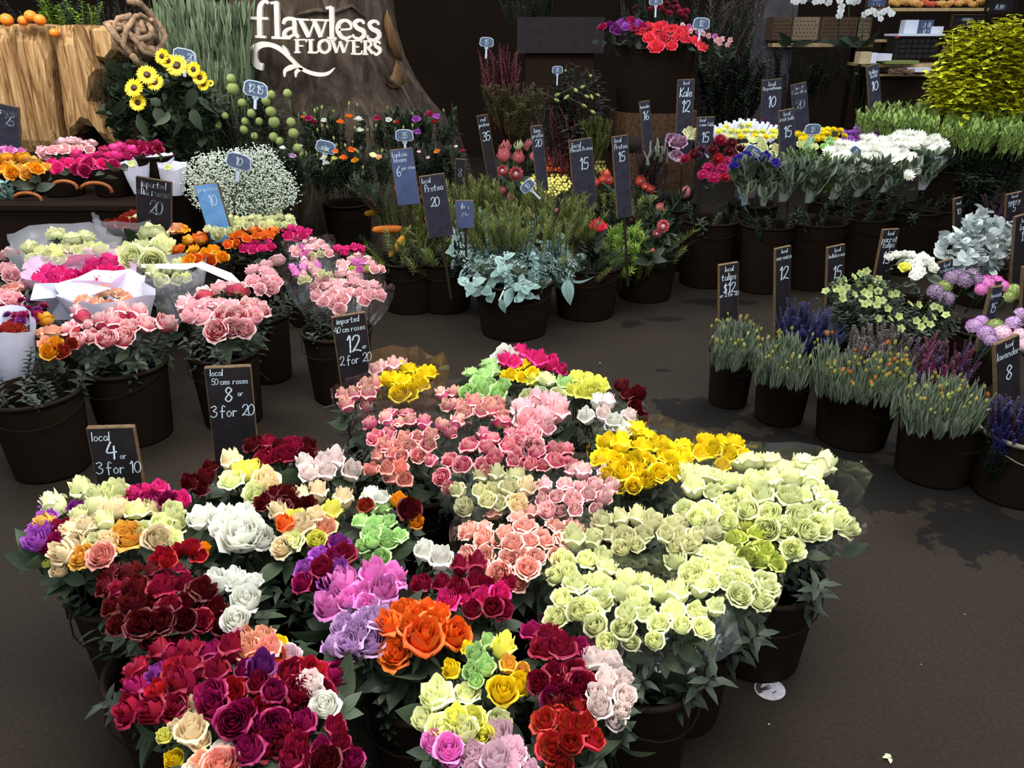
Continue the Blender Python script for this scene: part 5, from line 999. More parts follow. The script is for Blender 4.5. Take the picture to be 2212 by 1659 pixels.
# ================================================================== FAR LEFT TABLE
p = aty(120, 470, 5.2); mb = MB(); mb.box((0, 0, .29), (1.9, .9, .58)); T = thing('display_table', (aty(60, 480, 5.3).x, 5.45, 0), 'black cloth-covered display table at the back left', 'table'); obj('cloth', mb.mesh('table_cloth', 'cloth', False), T)
mb = MB(); mb.box((0, 0, .595), (1.94, .94, .03)); obj('top', mb.mesh('table_top', 'cloth', False), T)
for i, (x, r) in enumerate([(40, .13), (130, .14), (240, .14), (340, .13)]):
    q = aty(x, 400, 5.3); b = bucket(0, 0, 0, r, .26, ['black tub under the golden ranunculus', 'black tub with a cane ring under the magenta flowers', 'second black tub with a cane ring under the magenta flowers', 'black tub behind the slim roses sign'][i], 'tubs on the back left table', xy=(q.x, 5.35)); b.location.z = .61
def ring(px, py, r, y, lb):
    c = aty(px, py, y); mb = MB(); mb.tube([(r * math.cos(a), .0, r * math.sin(a) * .5) for a in [math.pi * k / 10 - .3 for k in range(11)]], .012, 6); o_ = obj('cane_handle', mb.mesh('cane_handle', 'basket'), None, c); tag(o_, lb, 'handle', 'cane handles under the table flowers')
ring(60, 432, .09, 5.15, 'cane loop at the far left under the golden flowers'); ring(140, 405, .08, 5.15, 'cane loop in the middle under the magenta flowers'); ring(208, 412, .1, 5.15, 'cane loop at the right under the magenta flowers')
zt = .98
B('golden-orange ranunculus on the back left table', [(-10, 338), (40, 332), (85, 338), (112, 362), (60, 382), (-10, 375)], 21, [('amber', 3), ('gold', 2)], 'open', z=zt, leaves=10, size=.7, part='flower')
B('pale pink ranunculus on the back left table', [(78, 318), (130, 302), (205, 298), (215, 320), (120, 336), (80, 334)], 18, [('blush', 3), ('pinklight', 2)], 'open', z=zt, leaves=2, size=.7, part='flower')
B('magenta ranunculus in a long row on the back left table', [(95, 345), (160, 328), (240, 312), (300, 315), (255, 352), (180, 368), (100, 362)], 19, [('magentamum', 2), ('hotpink', 2)], 'open', z=zt, leaves=12, size=.7, part='flower')
B('crimson ranunculus at the right end of the back left table', [(270, 302), (330, 300), (358, 318), (330, 330), (268, 322)], 17, [('crimson', 2), ('magentamum', 2)], 'open', z=zt, leaves=2, size=.7, part='flower')
B('lilac ranunculus by the left edge on the table', [(-10, 312), (45, 318), (60, 332), (-10, 332)], 18, 'orchidpink', 'open', z=zt, leaves=1, size=.7, part='flower')
def paper_cone(lb, px, py, wpx, hpx, y, nfl=2):
    c = aty(px, py, y); w_ = wpx * mpp(c) / 2; h_ = hpx * mpp(c); T = thing('wrapped_bouquet', c - Z * h_, lb, 'flowers', 'white paper bouquets'); mb = MB(); random.seed(px); n = 16
    vs = [(w_ * math.cos(6.283 * k / n), w_ * .7 * math.sin(6.283 * k / n), h_ * (1 + .14 * math.sin(6.283 * k / n) + random.uniform(-.05, .06))) for k in range(n)] + [(w_ * .75 * math.cos(6.283 * k / n), w_ * .6 * math.sin(6.283 * k / n), h_ * .3) for k in range(n)] + [(w_ * .45 * math.cos(6.283 * k / n), w_ * .4 * math.sin(6.283 * k / n), -h_ * .3) for k in range(n)]
    mb.add(vs, [(a * n + k, a * n + (k + 1) % n, (a + 1) * n + (k + 1) % n, (a + 1) * n + k) for a in (0, 1) for k in range(n)]); obj('paper_wrap', mb.mesh('paper_wrap', 'paper', False), T)
    for k in range(nfl): obj('rose', M('open', 'cream', k), T, (random.uniform(-.3, .3) * w_, random.uniform(-.3, .1) * w_, h_ * .85), aim((0, -.3, 1)), .03)
paper_cone('white paper bouquet with a cream rose, left one of three', 292, 352, 62, 50, 5.2, 3); paper_cone('white paper bouquet, tallest of three at the back', 345, 340, 62, 60, 5.3, 1); paper_cone('white paper bouquet nearest the white blossom', 372, 358, 60, 48, 5.22, 1)
price_sign('dark board reading 25 cut off by the left edge', 15, 226, 20, 318, 52, 5.6, [('roses', .6, .1, .3), ('25', .6, .45, .38)], 'slate', yaw=0)
mb = MB(); p = aty(20, 326, 5.25); T = thing('card_sign', p, 'white-lettered dark card low at the left edge', 'sign'); mb.box((0, 0, 0), (.14, .01, .08)); obj('card', mb.mesh('card', 'slate', False), T); mb = MB(); letter_strokes(mb, 'MIX', -.06, -.03, .06, .006, zoff=-.007); obj('lettering', mb.mesh('card_lettering', 'chalk', False), T)
# sunflowers
q = aty(345, 290, 5.75); bucket(0, 0, 0, .2, .5, 'tall black tub under the sunflowers', None, xy=(q.x, 5.75)).location.z = .35
T, b0, c0 = foliage('sunflower_bunch', 'sunflowers with black centres and big grey-green leaves', [(225, 150), (300, 120), (400, 130), (460, 190), (460, 270), (400, 300), (260, 290), (215, 220)], 70, [M('sp_dusty', 'rose', k) for k in range(3)] + [M('sp_small', 'dark', 1)], .95, .26, 'leafy_stem', 'flowers', gather=.3, base_z=.75, spread=.6, y=5.6)
blooms_on(T, b0, [(290, 190, 44), (335, 178, 40), (318, 162, 44), (382, 142, 50), (298, 222, 38), (350, 122, 36), (418, 150, 34), (432, 168, 34), (440, 182, 30), (455, 180, 16), (362, 132, 34)], 0, [M('sun', 'sun', k) for k in range(3)], 40, 'sunflower', tilt=(-.1, -1.2, .5), jit=.4, y=5.35)
for (x, y, a) in [(335, 232, 1), (365, 240, -1), (415, 235, .6), (420, 190, -.5), (300, 250, .3), (268, 215, -.8), (385, 250, .2), (440, 215, .9)]:
    p = aty(x, y, 5.4); obj('leaf', M('leaf', 'rose', 1), T, p - b0, aim((a * .5, -.4, -.9)), .14)
plastic_tag('grey plastic tag standing behind the sunflowers', 392, 120, 52, 5.5, 'sun 20', 12)
foliage('foliage_bunch', 'dull green leafy branches left of the sunflowers', [(205, 145), (240, 112), (300, 110), (320, 160), (280, 200), (225, 235), (205, 190)], 70, [M('sp_feather', 'rose', k) for k in range(3)] + [M('sp_small', 'dark', 1)], 1.1, .24, 'branch', gather=.4, spread=.5, y=5.9)
foliage('grass_bunch', 'tall green seed grasses in front of the trunk', [(330, -30), (520, -20), (530, 60), (500, 130), (470, 160), (420, 110), (350, 60)], 44, [M('sp_grass', 'grass', k) for k in range(3)], 1.3, .75, 'grass_tuft', gather=.85, spread=.5, vary=.2, y=6.15)
foliage('foliage_bunch', 'bright leafy twigs above the split log', [(80, -20), (230, -15), (235, 20), (190, 45), (110, 45), (70, 20)], 44, [M('sp_small', 'lightgreen', k) for k in range(3)] + [M('sp_small', 'dark', 1)], 1.7, .26, 'branch', gather=.3, spread=.5, y=6.3)
foliage('foliage_bunch', 'dark olive foliage at the top left corner', [(-10, -30), (330, -30), (330, 20), (150, 40), (-10, 30)], 40, [M('sp_feather', 'dark', k) for k in range(3)] + [M('sp_small', 'dark', 1)], 1.75, .35, 'branch', gather=.4, spread=.8, y=6.9)
foliage('foliage_bunch', 'grey-green leaves at the left edge below the golden flowers', [(-10, 385), (25, 385), (28, 440), (-10, 445)], 7, [M('sp_dusty', 'silver', k) for k in range(2)], .8, .16, 'branch', gather=.2, spread=.3, y=5.2)
# balloon-pod plants
T, b0, c0 = foliage('pod_bunch', 'green balloon pods among thin grey leaves', [(440, 190), (500, 170), (600, 190), (690, 280), (650, 380), (560, 360), (470, 330), (440, 260)], 120, [M('sp_pod', 'rose', k) for k in range(2)] + [M('sp_feather', 'olive', 1), M('sp_pod', 'heather', 1)], .95, .26, 'leafy_stem', 'flowers', gather=.5, base_z=.5, spread=.6, y=5.75)
blooms_on(T, b0, [(499, 170, 20), (503, 192, 26), (586, 205, 19), (621, 202, 19), (585, 241, 22), (592, 264, 24), (543, 245, 19), (629, 264, 20), (634, 288, 22), (591, 296, 20), (643, 320, 20), (655, 333, 18), (604, 305, 18), (527, 280, 18), (550, 294, 16), (486, 250, 15), (523, 222, 18), (575, 218, 20), (529, 262, 16), (560, 262, 16), (470, 270, 16)], 0, [M('pod', 'ballgreen', k) for k in range(3)], 20, 'pod', tilt=(0, -.3, 1), jit=.5, y=5.6)
plastic_tag('plastic tag tilted over the green pods', 545, 190, 54, 5.45, '12 15', 12)
# baby's breath: nobody could count the blossoms
def gyp():
    random.seed(77); T = thing('babys_breath', aty(520, 440, 4.95), 'cloud of tiny white blossoms on fine stems behind the cream sprays', 'flowers'); mb = MB(); st = MB()
    outl = [(398, 360), (430, 335), (520, 322), (585, 318), (605, 350), (640, 395), (640, 430), (600, 460), (480, 475), (420, 440), (400, 400)]; k = 0; base = aty(515, 500, 5.0)
    while k < 5200:
        x = random.uniform(395, 645); y = random.uniform(315, 478)
        if not inside(x, y, outl): continue
        k += 1; x += random.gauss(0, 7); y += random.gauss(0, 5); p = aty(x, y, 4.8 + random.random() ** 1.3 * .45 + (450 - y) * .0008); mb.octa(p - T.location, random.uniform(.0035, .0075))
        if k % 26 == 0: st.tube([base - T.location, (base * .4 + p * .6) - T.location + Vector((0, 0, -.02)), p - T.location], [.003, .002, .001], 3, cap=False)
    o_ = obj('blossom', mb.mesh('blossom', 'gyp', False), T); o_['kind'] = 'stuff'; o_ = obj('fine_stems', st.mesh('fine_stems', 'stem'), T); o_['kind'] = 'stuff'
gyp(); bucket(515, 430, .55, .16, .4, 'black bucket under the cloud of tiny white blossoms')
plastic_tag('pale plastic tag sunk in the white blossom', 505, 345, 56, 4.72, '10', 16)
# mixed lily bouquets in front of the trunk
def mixed(lb, poly, n, y, blooms, z):
    T, b, c = foliage('mixed_bouquet', lb, poly, int(n * 2.4), [M('sp_pod', 'rose', 1), M('sp_pod', 'dark', 2), M('sp_small', 'dark', 1), M('sp_lance', 'rose', 2)], z, .2, 'leafy_stem', 'flowers', 'mixed bouquets before the trunk', gather=.4, spread=.5, y=y)
    for (x, yy, mt, s) in blooms: blooms_on(T, b, [(x, yy, s)], 0, M('openlo' if mt not in ('bud',) else 'tulip', mt if mt != 'bud' else 'hellebore', 1), s, 'flower', y=y - .25)
random.seed(50)
def lil(n, poly, y): 
    out = []; xs = [p[0] for p in poly]; ys = [p[1] for p in poly]
    while len(out) < n:
        x, yy = random.uniform(min(xs), max(xs)), random.uniform(min(ys), max(ys))
        if inside(x, yy, poly): out.append((x, yy - 6, 'bud', random.uniform(7, 10)))
    return out
pa = [(645, 250), (720, 225), (800, 235), (800, 290), (700, 320), (645, 300)]
mixed('mixed bouquet of magenta, orange and lily buds, upper left before the trunk', pa, 30, 6.0, [(668, 260, 'magentamum', 18), (680, 268, 'crimson', 16), (735, 268, 'orange', 17), (755, 256, 'orange', 17), (775, 262, 'white', 18), (778, 285, 'white', 16), (700, 262, 'white', 12), (655, 255, 'orangespray', 10)] + lil(14, pa, 6), .9)
pa = [(800, 245), (870, 235), (990, 240), (985, 285), (900, 300), (800, 290)]
mixed('mixed bouquet with purple and red blooms at the foot of the trunk', pa, 34, 6.1, [(815, 258, 'magentamum', 14), (840, 262, 'white', 14), (858, 268, 'red', 14), (900, 262, 'violet', 20), (928, 250, 'magentamum', 18), (942, 255, 'violet', 16), (938, 267, 'red', 14), (901, 288, 'violet', 15)] + lil(8, pa, 6), .9)
pa = [(650, 330), (720, 312), (840, 320), (840, 355), (760, 385), (670, 370)]
mixed('mixed bouquet with orange and cream blooms, nearest below the trunk', pa, 34, 5.4, [(742, 345, 'orange', 18), (768, 350, 'amber', 16), (760, 327, 'orange', 16), (806, 340, 'cream', 18), (818, 342, 'peach', 13), (700, 345, 'white', 15), (706, 355, 'white', 13), (722, 345, 'lemon', 13), (725, 330, 'orangespray', 12)] + lil(14, pa, 6), .82)
pa = [(880, 315), (940, 308), (1005, 320), (1005, 360), (900, 365)]
mixed('dim mixed bouquet right of the 6 per stem board', pa, 26, 5.5, [(905, 330, 'palepink', 9), (945, 330, 'orangespray', 13), (1000, 328, 'red', 10), (985, 318, 'white', 8), (925, 342, 'palepink', 8)], .82)
pa = [(600, 320), (650, 315), (665, 345), (610, 350)]
mixed('small white and pale blooms right of the green pods', pa, 8, 5.3, [(610, 322, 'white', 12), (632, 340, 'lilac', 15), (650, 318, 'palecream', 10)], .8)
for i, (x, y, r) in enumerate([(700, 300, .2), (880, 300, .2), (745, 380, .18), (945, 370, .16)]): bucket(x, y, .62, r, .42, ['black bucket of the upper left mixed bouquet', 'black bucket of the purple mixed bouquet', 'black bucket of the orange and cream mixed bouquet', 'black bucket of the dim mixed bouquet'][i], 'buckets before the trunk')
plastic_tag('white-edged plastic tag reading 35 above the 6 per stem board', 874, 291, 40, 5.3, '35')
plastic_tag('pale plastic tag curling over the lily buds', 695, 315, 44, 5.25, 'mix', 14)
price_sign('blue-grey board reading 6 per stem', 866, 321, 878, 400, 50, 4.95, [('banksia', .4, .1, .22), ('blooms', .4, .32, .22), ('6', .25, .72, .42), ('per stem', .7, .72, .16)], 'slateblue', yaw=4)
T, b0, c0 = foliage('fern_branch', 'long feathery grey-green branch reaching left below the mixed bouquets', [(725, 375), (800, 380), (850, 405), (800, 420), (730, 400)], 9, M('sp_needle', 'rose', 0), .6, .3, 'sprig', gather=.15, spread=.3, lean=(-.5, -.2, 0), y=5.1)
# ================================================================== MIDDLE GROUP (proteas)
G3 = 'buckets of the middle group'
for (x, y, r, lb) in [(880, 520, .19, 'black bucket under the orange banksias'), (1110, 560, .23, 'black bucket under the silver eucalyptus'), (1400, 500, .21, 'black bucket under the pink proteas at the right'), (1270, 530, .21, 'black bucket between eucalyptus and proteas'), (1120, 400, .15, 'black bucket of the round pink proteas'), (960, 520, .18, 'black bucket behind the eucalyptus'), (1290, 410, .14, 'black bucket of the spiky red flowers')]:
    b_ = bucket(x, y + 4, .42, r, .32, lb, G3); fill_bucket('foliage in ' + lb, b_.location.x, b_.location.y, r, .32, .46, ['silver', 'rose', 'silver'] if 'under the silver' in lb else ['needle', 'olive', 'rose', 'dark'], 26, ['round', 'round', 'small'] if 'under the silver' in lb else ['needle', 'feather', 'lance', 'needle'], 1.15)
ND = [M('sp_needle', 'needle', k) for k in range(3)]; NR = [M('sp_feather', 'olive', k) for k in range(2)]
T, b0, c0 = foliage('banksia_bunch', 'orange cylindrical banksias with needle leaves at the left of the middle group', [(810, 430), (870, 400), (950, 420), (960, 500), (900, 545), (840, 520)], 70, ND + NR, .45, .22, 'leafy_stem', 'flowers', gather=.3)
for (x, y, dx, dz, s, mt) in [(845, 458, -1, .0, 15, 'banksia'), (870, 495, -1, .05, 17, 'banksiad'), (872, 510, -.55, -.75, 14, 'banksia'), (822, 465, -.5, .9, 14, 'banksiad'), (880, 440, -.4, .8, 13, 'banksiad'), (905, 420, .2, .9, 12, 'banksiad'), (875, 405, -.2, 1, 11, 'banksia')]:
    p = atz(x, y, .45); obj('banksia_spike', M('banksia', mt), T, p - b0, aim((dx, -.35, dz)), s * mpp(p) * 1.35)
T, b0, c0 = foliage('foliage_bunch', 'olive needle foliage running across the middle group', [(940, 400), (1040, 370), (1130, 400), (1260, 400), (1300, 460), (1200, 500), (1000, 480)], 200, ND + NR, .52, .2, 'branch', gather=.35, y=4.6)
blooms_on(T, b0, [(935, 470, 22), (925, 478, 18), (955, 480, 16), (1025, 395, 9), (1028, 412, 9), (1085, 418, 18), (1105, 435, 22), (1050, 442, 12), (1060, 425, 14), (1200, 460, 12), (1150, 470, 12), (1180, 432, 18), (1140, 462, 16), (1185, 450, 14)], .5, [M('protea', 'protea', k) for k in range(2)], 18, 'protea_bud')
T, b0, c0 = foliage('foliage_bunch', 'green needle foliage at the right of the middle group', [(1230, 440), (1340, 410), (1430, 440), (1440, 520), (1370, 560), (1280, 560), (1240, 500)], 130, ND + [M('sp_pod', 'rose', 1), M('sp_lance', 'dark', 1)], .5, .22, 'branch', gather=.35)
T, b0, c0 = foliage('foliage_bunch', 'feathery fresh green fronds hanging front right of the middle group', [(1300, 500), (1400, 470), (1420, 530), (1360, 580), (1310, 570)], 36, [M('sp_needle', 'lightgreen', k) for k in range(2)], .42, .26, 'frond', gather=.1, lean=(0, -.4, -.1))
bunch('protea_bunch', 'pink proteas among grey-green leaves at the right of the middle group', [], 34, 'protea', 'protea', z=.5, part='protea', pts=[(1472, 425, 34), (1448, 412, 24), (1400, 420, 20), (1422, 455, 24), (1430, 490, 30), (1418, 505, 24), (1380, 435, 22), (1362, 415, 20), (1365, 475, 18), (1410, 540, 12), (1385, 400, 18)], leaves=110, leafmat='rose', leafsize=.11, size=.5, cat='flowers', stem=False, jz=.03)
bunch('protea_bunch', 'pale green-white protea standing among the needles', [], 34, 'proteagreen', 'protea', z=.52, part='protea', pts=[(1345, 468, 34), (1182, 440, 20)], leaves=5, size=.55, stem=False, leafmat='silver')
bunch('pincushion_bunch', 'single round red pincushion bloom at the front of the proteas', [], 40, 'coral', 'pinc', z=.5, part='pincushion', pts=[(1290, 500, 40)], leaves=4, size=.5, stem=False)
bunch('protea_bunch', 'round pink-orange proteas at the back of the middle group', [], 26, 'protea', 'protea', z=.7, part='protea', pts=[(1093, 328, 26), (1120, 324, 26, 'proteagreen'), (1142, 326, 26), (1090, 350, 30), (1120, 352, 28), (1088, 374, 28), (1115, 380, 28), (1150, 348, 24)], leaves=8, size=.6, stem=False, tiltmul=.6)
bunch('protea_bunch', 'small rosy flowers behind the pincushion sign', [(1172, 325), (1195, 318), (1225, 335), (1225, 350), (1178, 348)], 15, 'protea', 'mum', z=.68, part='flower', leaves=4, size=.7)
bunch('berry_bunch', 'tiny orange berries beside the local pincushion sign', [(1165, 352), (1200, 348), (1232, 355), (1228, 370), (1172, 372)], 7, 'orangeball', 'ball', z=.64, part='berry', leaves=4, size=.55, stem=False, leafsize=.05)
bunch('ball_flower_bunch', 'round pale yellow ball flowers in a shallow dish shape', [(1120, 400), (1135, 380), (1170, 372), (1200, 375), (1235, 370), (1235, 405), (1195, 425), (1165, 410)], 7.5, 'yellowball', 'ball', z=.6, part='flower', leaves=6, size=.5, stem=False, leafsize=.05)
bunch('ball_flower_bunch', 'few pale yellow ball flowers behind the local protea 15 sign', [(1282, 352), (1310, 350), (1312, 372), (1288, 374)], 8, 'yellowball', 'ball', z=.64, part='flower', leaves=3, size=.5, stem=False, leafsize=.05)
bunch('leucadendron_bunch', 'upright red and yellow pointed bracts below the local protea signs', [], 22, 'leuca', 'protea', z=.62, part='bract', pts=[(1268, 385, 22), (1290, 400, 18), (1305, 395, 20), (1318, 398, 20), (1365, 372, 16), (1378, 400, 24), (1390, 408, 22), (1400, 412, 20), (1300, 378, 14), (1380, 390, 20), (1312, 384, 16)], leaves=18, size=.55, stem=False, leafmat='needle', leafsize=.08)
# silver eucalyptus
T, b0, c0 = foliage('eucalyptus_bunch', 'silver-blue eucalyptus with round leaves and white gum nuts at the front of the middle group', [(955, 530), (990, 470), (1070, 445), (1180, 470), (1240, 530), (1250, 600), (1160, 635), (1080, 625), (990, 590)], 60, [M('sp_round', 'silver', k) for k in range(4)], .42, .24, 'branch', 'foliage', gather=.2, spread=1.4, lean=(0, -.45, -.25))
for (pts_, nm) in (([(1080, 560), (1105, 590), (1110, 620), (1118, 655)], 0), ([(1105, 600), (1090, 625), (1078, 650)], 0), ([(1180, 570), (1225, 590), (1250, 600)], 0)):
    mb = MB(); P3 = [atz(x, y, .36 - .04 * i) - b0 for i, (x, y) in enumerate(pts_)]; mb.tube(P3, [.007, .006, .005, .004][:len(P3)], 5); obj('white_branch', mb.mesh('white_branch', 'nut'), T)
for (x, y, dx, dy, s) in [(1085, 608, -1, -.1, .10), (1100, 635, -.4, -.6, .11), (1125, 632, .6, .4, .07), (1085, 660, .1, -1, .07), (1240, 582, .6, .6, .10), (1258, 608, 1, -.1, .12), (1222, 600, -.2, -1, .11), (1225, 628, -.1, -1, .13), (1240, 570, .3, .8, .08), (1255, 592, .9, .3, .09), (1235, 605, .5, -.5, .1), (1205, 585, -.4, -.5, .08)]:
    p = atz(x, y, .30); obj('leaf', M('leaf', 'silver', 1), T, p - b0 - Vector((dx, 0, dy)) * s * .5, aim((dx, -.3, dy)), s * 1.1)
price_sign('board reading local protea 20 over the banksias', 932, 377, 946, 465, 56, 4.35, [('local', .25, .08, .2), ('Protea', .5, .35, .26), ('20', .45, .85, .36)], 'slate', yaw=10)
price_sign('wide board reading local pincushion protea 15', 1253, 300, 1262, 412, 52, 4.7, [('local', .3, .1, .22), ('Pincush Protea', .5, .32, .26), ('15', .55, .78, .46)], 'slate', yaw=10)
price_sign('narrow board reading local protea 15', 1338, 293, 1346, 425, 36, 4.6, [('local', .35, .1, .25), ('Protea', .5, .45, .3), ('15', .5, .95, .55)], 'slate', yaw=12)
price_sign('thin leaning board reading 35 left of the round proteas', 1041, 248, 1062, 368, 24, 5.0, [('red', .5, .2, .35), ('protea', .5, .65, .4), ('35', .5, 1.5, .75)], 'slatedark', yaw=8)
price_sign('thin board reading 20 behind the round proteas', 1158, 271, 1168, 370, 26, 4.95, [('king', .5, .2, .35), ('protea', .5, .6, .35), ('20', .5, 1.1, .6)], 'slate', yaw=10)
price_sign('small board reading 8 in the shadow behind the middle group', 995, 343, 993, 385, 22, 5.1, [('8', .5, .9, .8)], 'slatedark', yaw=0)
price_sign('small pale blue board above the eucalyptus', 1003, 432, 1004, 462, 40, 4.4, [('silver', .5, .15, .3), ('gum', .5, .5, .3)], 'slateblue', yaw=0, extra=.08)
plastic_tag('blue plastic tag tilted among the yellow ball flowers', 1168, 388, 34, 4.5, '10', -45)
# ================================================================== BACK MIDDLE
foliage('foliage_bunch', 'burgundy drooping amaranth-like foliage right of the trunk', [(1030, 100), (1080, 85), (1135, 95), (1130, 200), (1060, 210)], 60, [M('sp_feather', 'burgundy', k) for k in range(3)], 1.4, .36, 'branch', gather=.6, spread=.5, y=6.6)
foliage('foliage_bunch', 'olive-green round-leaved shrub below the burgundy foliage', [(1040, 185), (1110, 168), (1178, 190), (1178, 230), (1110, 245), (1060, 230)], 70, [M('sp_small', 'olive', k) for k in range(3)], 1.1, .2, 'branch', gather=.5, spread=.4, y=6.3)
foliage('foliage_bunch', 'dim green leaves high above the planter box', [(1060, -20), (1200, -20), (1190, 15), (1100, 22)], 30, [M('sp_small', 'rose', k) for k in range(2)], 1.75, .25, 'branch', gather=.3, spread=.4, y=7.8)
T, b0, c0 = foliage('snowberry_bunch', 'dark twigs with white hanging pods', [(1180, 160), (1240, 135), (1310, 150), (1310, 260), (1230, 300), (1180, 260)], 60, [M('sp_feather', 'burgundy', 1), M('sp_pod', 'dark', 1), M('sp_pod', 'heather', 2)], 1.0, .34, 'twig', gather=.5, spread=.4, y=6.1)
blooms_on(T, b0, [(1240, 192, 14), (1230, 205, 14), (1262, 205, 12), (1275, 203, 12), (1197, 213, 13), (1210, 202, 12), (1255, 225, 14), (1275, 238, 14), (1274, 161, 10), (1264, 185, 11), (1287, 203, 10), (1222, 150, 8)], 0, M('tulip', 'hellebore', 2), 14, 'pod', tilt=(0, -.5, -.4), jit=1.0, y=6.0)
foliage('foliage_bunch', 'mossy green trailing plant beside the barrel', [(1245, 260), (1290, 245), (1315, 265), (1310, 310), (1260, 305)], 40, [M('sp_needle', 'moss', k) for k in range(2)], .85, .2, 'branch', gather=.2, spread=.4, y=6.0)
foliage('foliage_bunch', 'brownish dried foliage behind the local pincushion sign', [(1150, 230), (1250, 230), (1260, 300), (1180, 320), (1140, 290)], 60, [M('sp_feather', 'burgundy', 0), M('sp_feather', 'heather', 1)], .9, .24, 'branch', gather=.4, spread=.4, y=6.2)
plastic_tag('pale tag with blue writing over the burgundy foliage', 1049, 90, 31, 6.2, '15', 4)
plastic_tag('small plastic tag reading 12 over the white pods', 1204, 150, 24, 5.9, '12')
# barrel with a black tub of ranunculus
YB = 6.3; c = aty(1410, 250, YB); T = thing('barrel', (c.x, YB, 0), 'old wooden barrel with a dark hoop carrying the black flower tub', 'barrel'); rb = 96 * mpp(c); zt_ = c.z + .04
for k in range(20):
    a0 = 2 * math.pi * k / 20; mb = MB(); prof = [(.86, 0), (1.0, .35), (1.02, .55), (.97, 1)]
    mb2 = []; 
    for f, t in prof:
        for s in (-.155, .155):
            for q in (0, .03): mb2.append(((rb * f - q) * math.cos(a0 + s), (rb * f - q) * math.sin(a0 + s), t * zt_ * (1 if t else 0)))
    fs = []
    for i in range(3):
        a = i * 4; b = a + 4; fs += [(a, a + 2, b + 2, b), (a + 1, b + 1, b + 3, a + 3), (a, b, b + 1, a + 1), (a + 2, a + 3, b + 3, b + 2)]
    fs += [(12, 14, 15, 13), (0, 1, 3, 2)]; mb.add(mb2, fs); obj('stave', mb.mesh('stave', 'oak', False), T)
for zz, mt in ((zt_ * .8, 'blackmetal'), (zt_ * .45, 'blackmetal')):
    mb = MB(); mb.lathe([(rb * .99, zz - .05), (rb * 1.05, zz - .05), (rb * 1.05, zz + .05), (rb * .99, zz + .05), (rb * .99, zz - .05)], 28); obj('hoop', mb.mesh('hoop', mt), T)
mb = MB(); mb.lathe([(.001, zt_ - .03), (rb * .95, zt_ - .03), (rb * .95, zt_ - .05)], 24); obj('lid', mb.mesh('lid', 'oak'), T)
b = bucket(0, 0, 0, rb * .97, .48, 'wide black tub standing on the wooden barrel', None, xy=(c.x, YB)); b.location.z = zt_ - .02
zr = aty(1430, 90, YB).z - .01
def tub(lb, pts, mt, sh, s, **k): return bunch('ranunculus_bunch', lb, None, s, mt, sh, z=zr, part='flower', pts=pts, stem=False, **k)
def byY(name, lb, pts, mt, sh, size, y, leaves=6, leafmat='dark', tilt=(0, -.7, 1), part='flower', leafsize=.09, cat='flowers', group=None, base_z=None, jit=.3, yr=.12):
    random.seed(len(lb) * 7 + 3); c = sum((aty(p[0], p[1], y) for p in pts), Vector()) / len(pts); base = Vector((c.x, y, c.z - .3 if base_z is None else base_z)); T = thing(name, base, lb, cat, group)
    ymid = sum(p[1] for p in pts) / len(pts); mt = [(mt, 1)] if isinstance(mt, str) else mt
    for p_ in pts:
        yy = y - (p_[1] - ymid) * .006 * (yr / .12); p = aty(p_[0], p_[1], yy); s = (p_[2] if len(p_) > 2 else size) * mpp(p) * .55; m_ = p_[3] if len(p_) > 3 else pick(mt)
        d = Vector(((p.x - c.x) * 2, 0, 0)) + Vector(tilt) + Vector((random.uniform(-jit, jit), random.uniform(-jit, jit), 0)); obj(part, M(sh if isinstance(sh, str) else random.choice(sh), m_, random.randrange(3)), T, p - base, aim(d), s)
    for k in range(leaves):
        p_ = random.choice(pts); p = aty(p_[0] + random.uniform(-14, 14), p_[1] + random.uniform(6, 40), y + .02); obj('leaf', M('leaf', leafmat, k % 3), T, p - base, aim((random.uniform(-1, 1), -.6, random.uniform(-.6, .6))), leafsize * random.uniform(.6, 1.2))
    return T, base
byY('ranunculus_bunch', 'coral-pink ranunculus at the front of the barrel tub', [(1385, 74), (1400, 64), (1420, 65), (1402, 88, 26), (1418, 108, 32), (1432, 88, 26), (1450, 105, 24), (1440, 70), (1455, 68), (1460, 88), (1476, 90, 28), (1472, 72), (1500, 95, 24), (1512, 108, 26), (1418, 78), (1430, 60), (1468, 78)], 'coral', 'openlo', 23, 6.0, 26)
byY('ranunculus_bunch', 'purple-magenta ranunculus at the left of the barrel tub', [(1302, 62), (1316, 58), (1330, 66, 22), (1340, 55, 20), (1335, 72), (1352, 62), (1362, 50, 20), (1366, 66), (1380, 56, 20), (1388, 60), (1348, 52)], [('violet', 1), ('purple', 1), ('magentamum', 1)], 'openlo', 18, 6.05, 22)
byY('ranunculus_bunch', 'pale pink round buds at the right of the barrel tub', [(x, y) for x, y in [(1476, 62), (1488, 64), (1500, 66), (1506, 76), (1520, 80), (1530, 84), (1542, 84), (1548, 92), (1558, 92), (1575, 93), (1552, 100), (1568, 102), (1545, 94), (1490, 74), (1515, 70)]], [('pinklight', 2), ('orchidpink', 1), ('blush', 1)], 'budlo', 13, 6.05, 18)
byY('carnation_bunch', 'dark red carnations behind the barrel tub', [(1372, 18, 12), (1425, 15), (1440, 10), (1450, 20), (1432, 25), (1462, 18), (1470, 28), (1478, 38), (1445, 30), (1458, 8), (1405, 20, 12), (1482, 26)], [('crimson', 1), ('darkred', 1)], 'mum', 17, 6.5, 14)
foliage('foliage_bunch', 'dark leaves and grey twigs right of the barrel tub', [(1500, 130), (1600, 80), (1660, 110), (1660, 200), (1560, 220), (1480, 160)], 90, [M('sp_small', 'dark', k) for k in range(3)] + [M('sp_pod', 'dark', 1)], 1.2, .34, 'branch', gather=.5, spread=.5, y=6.6)
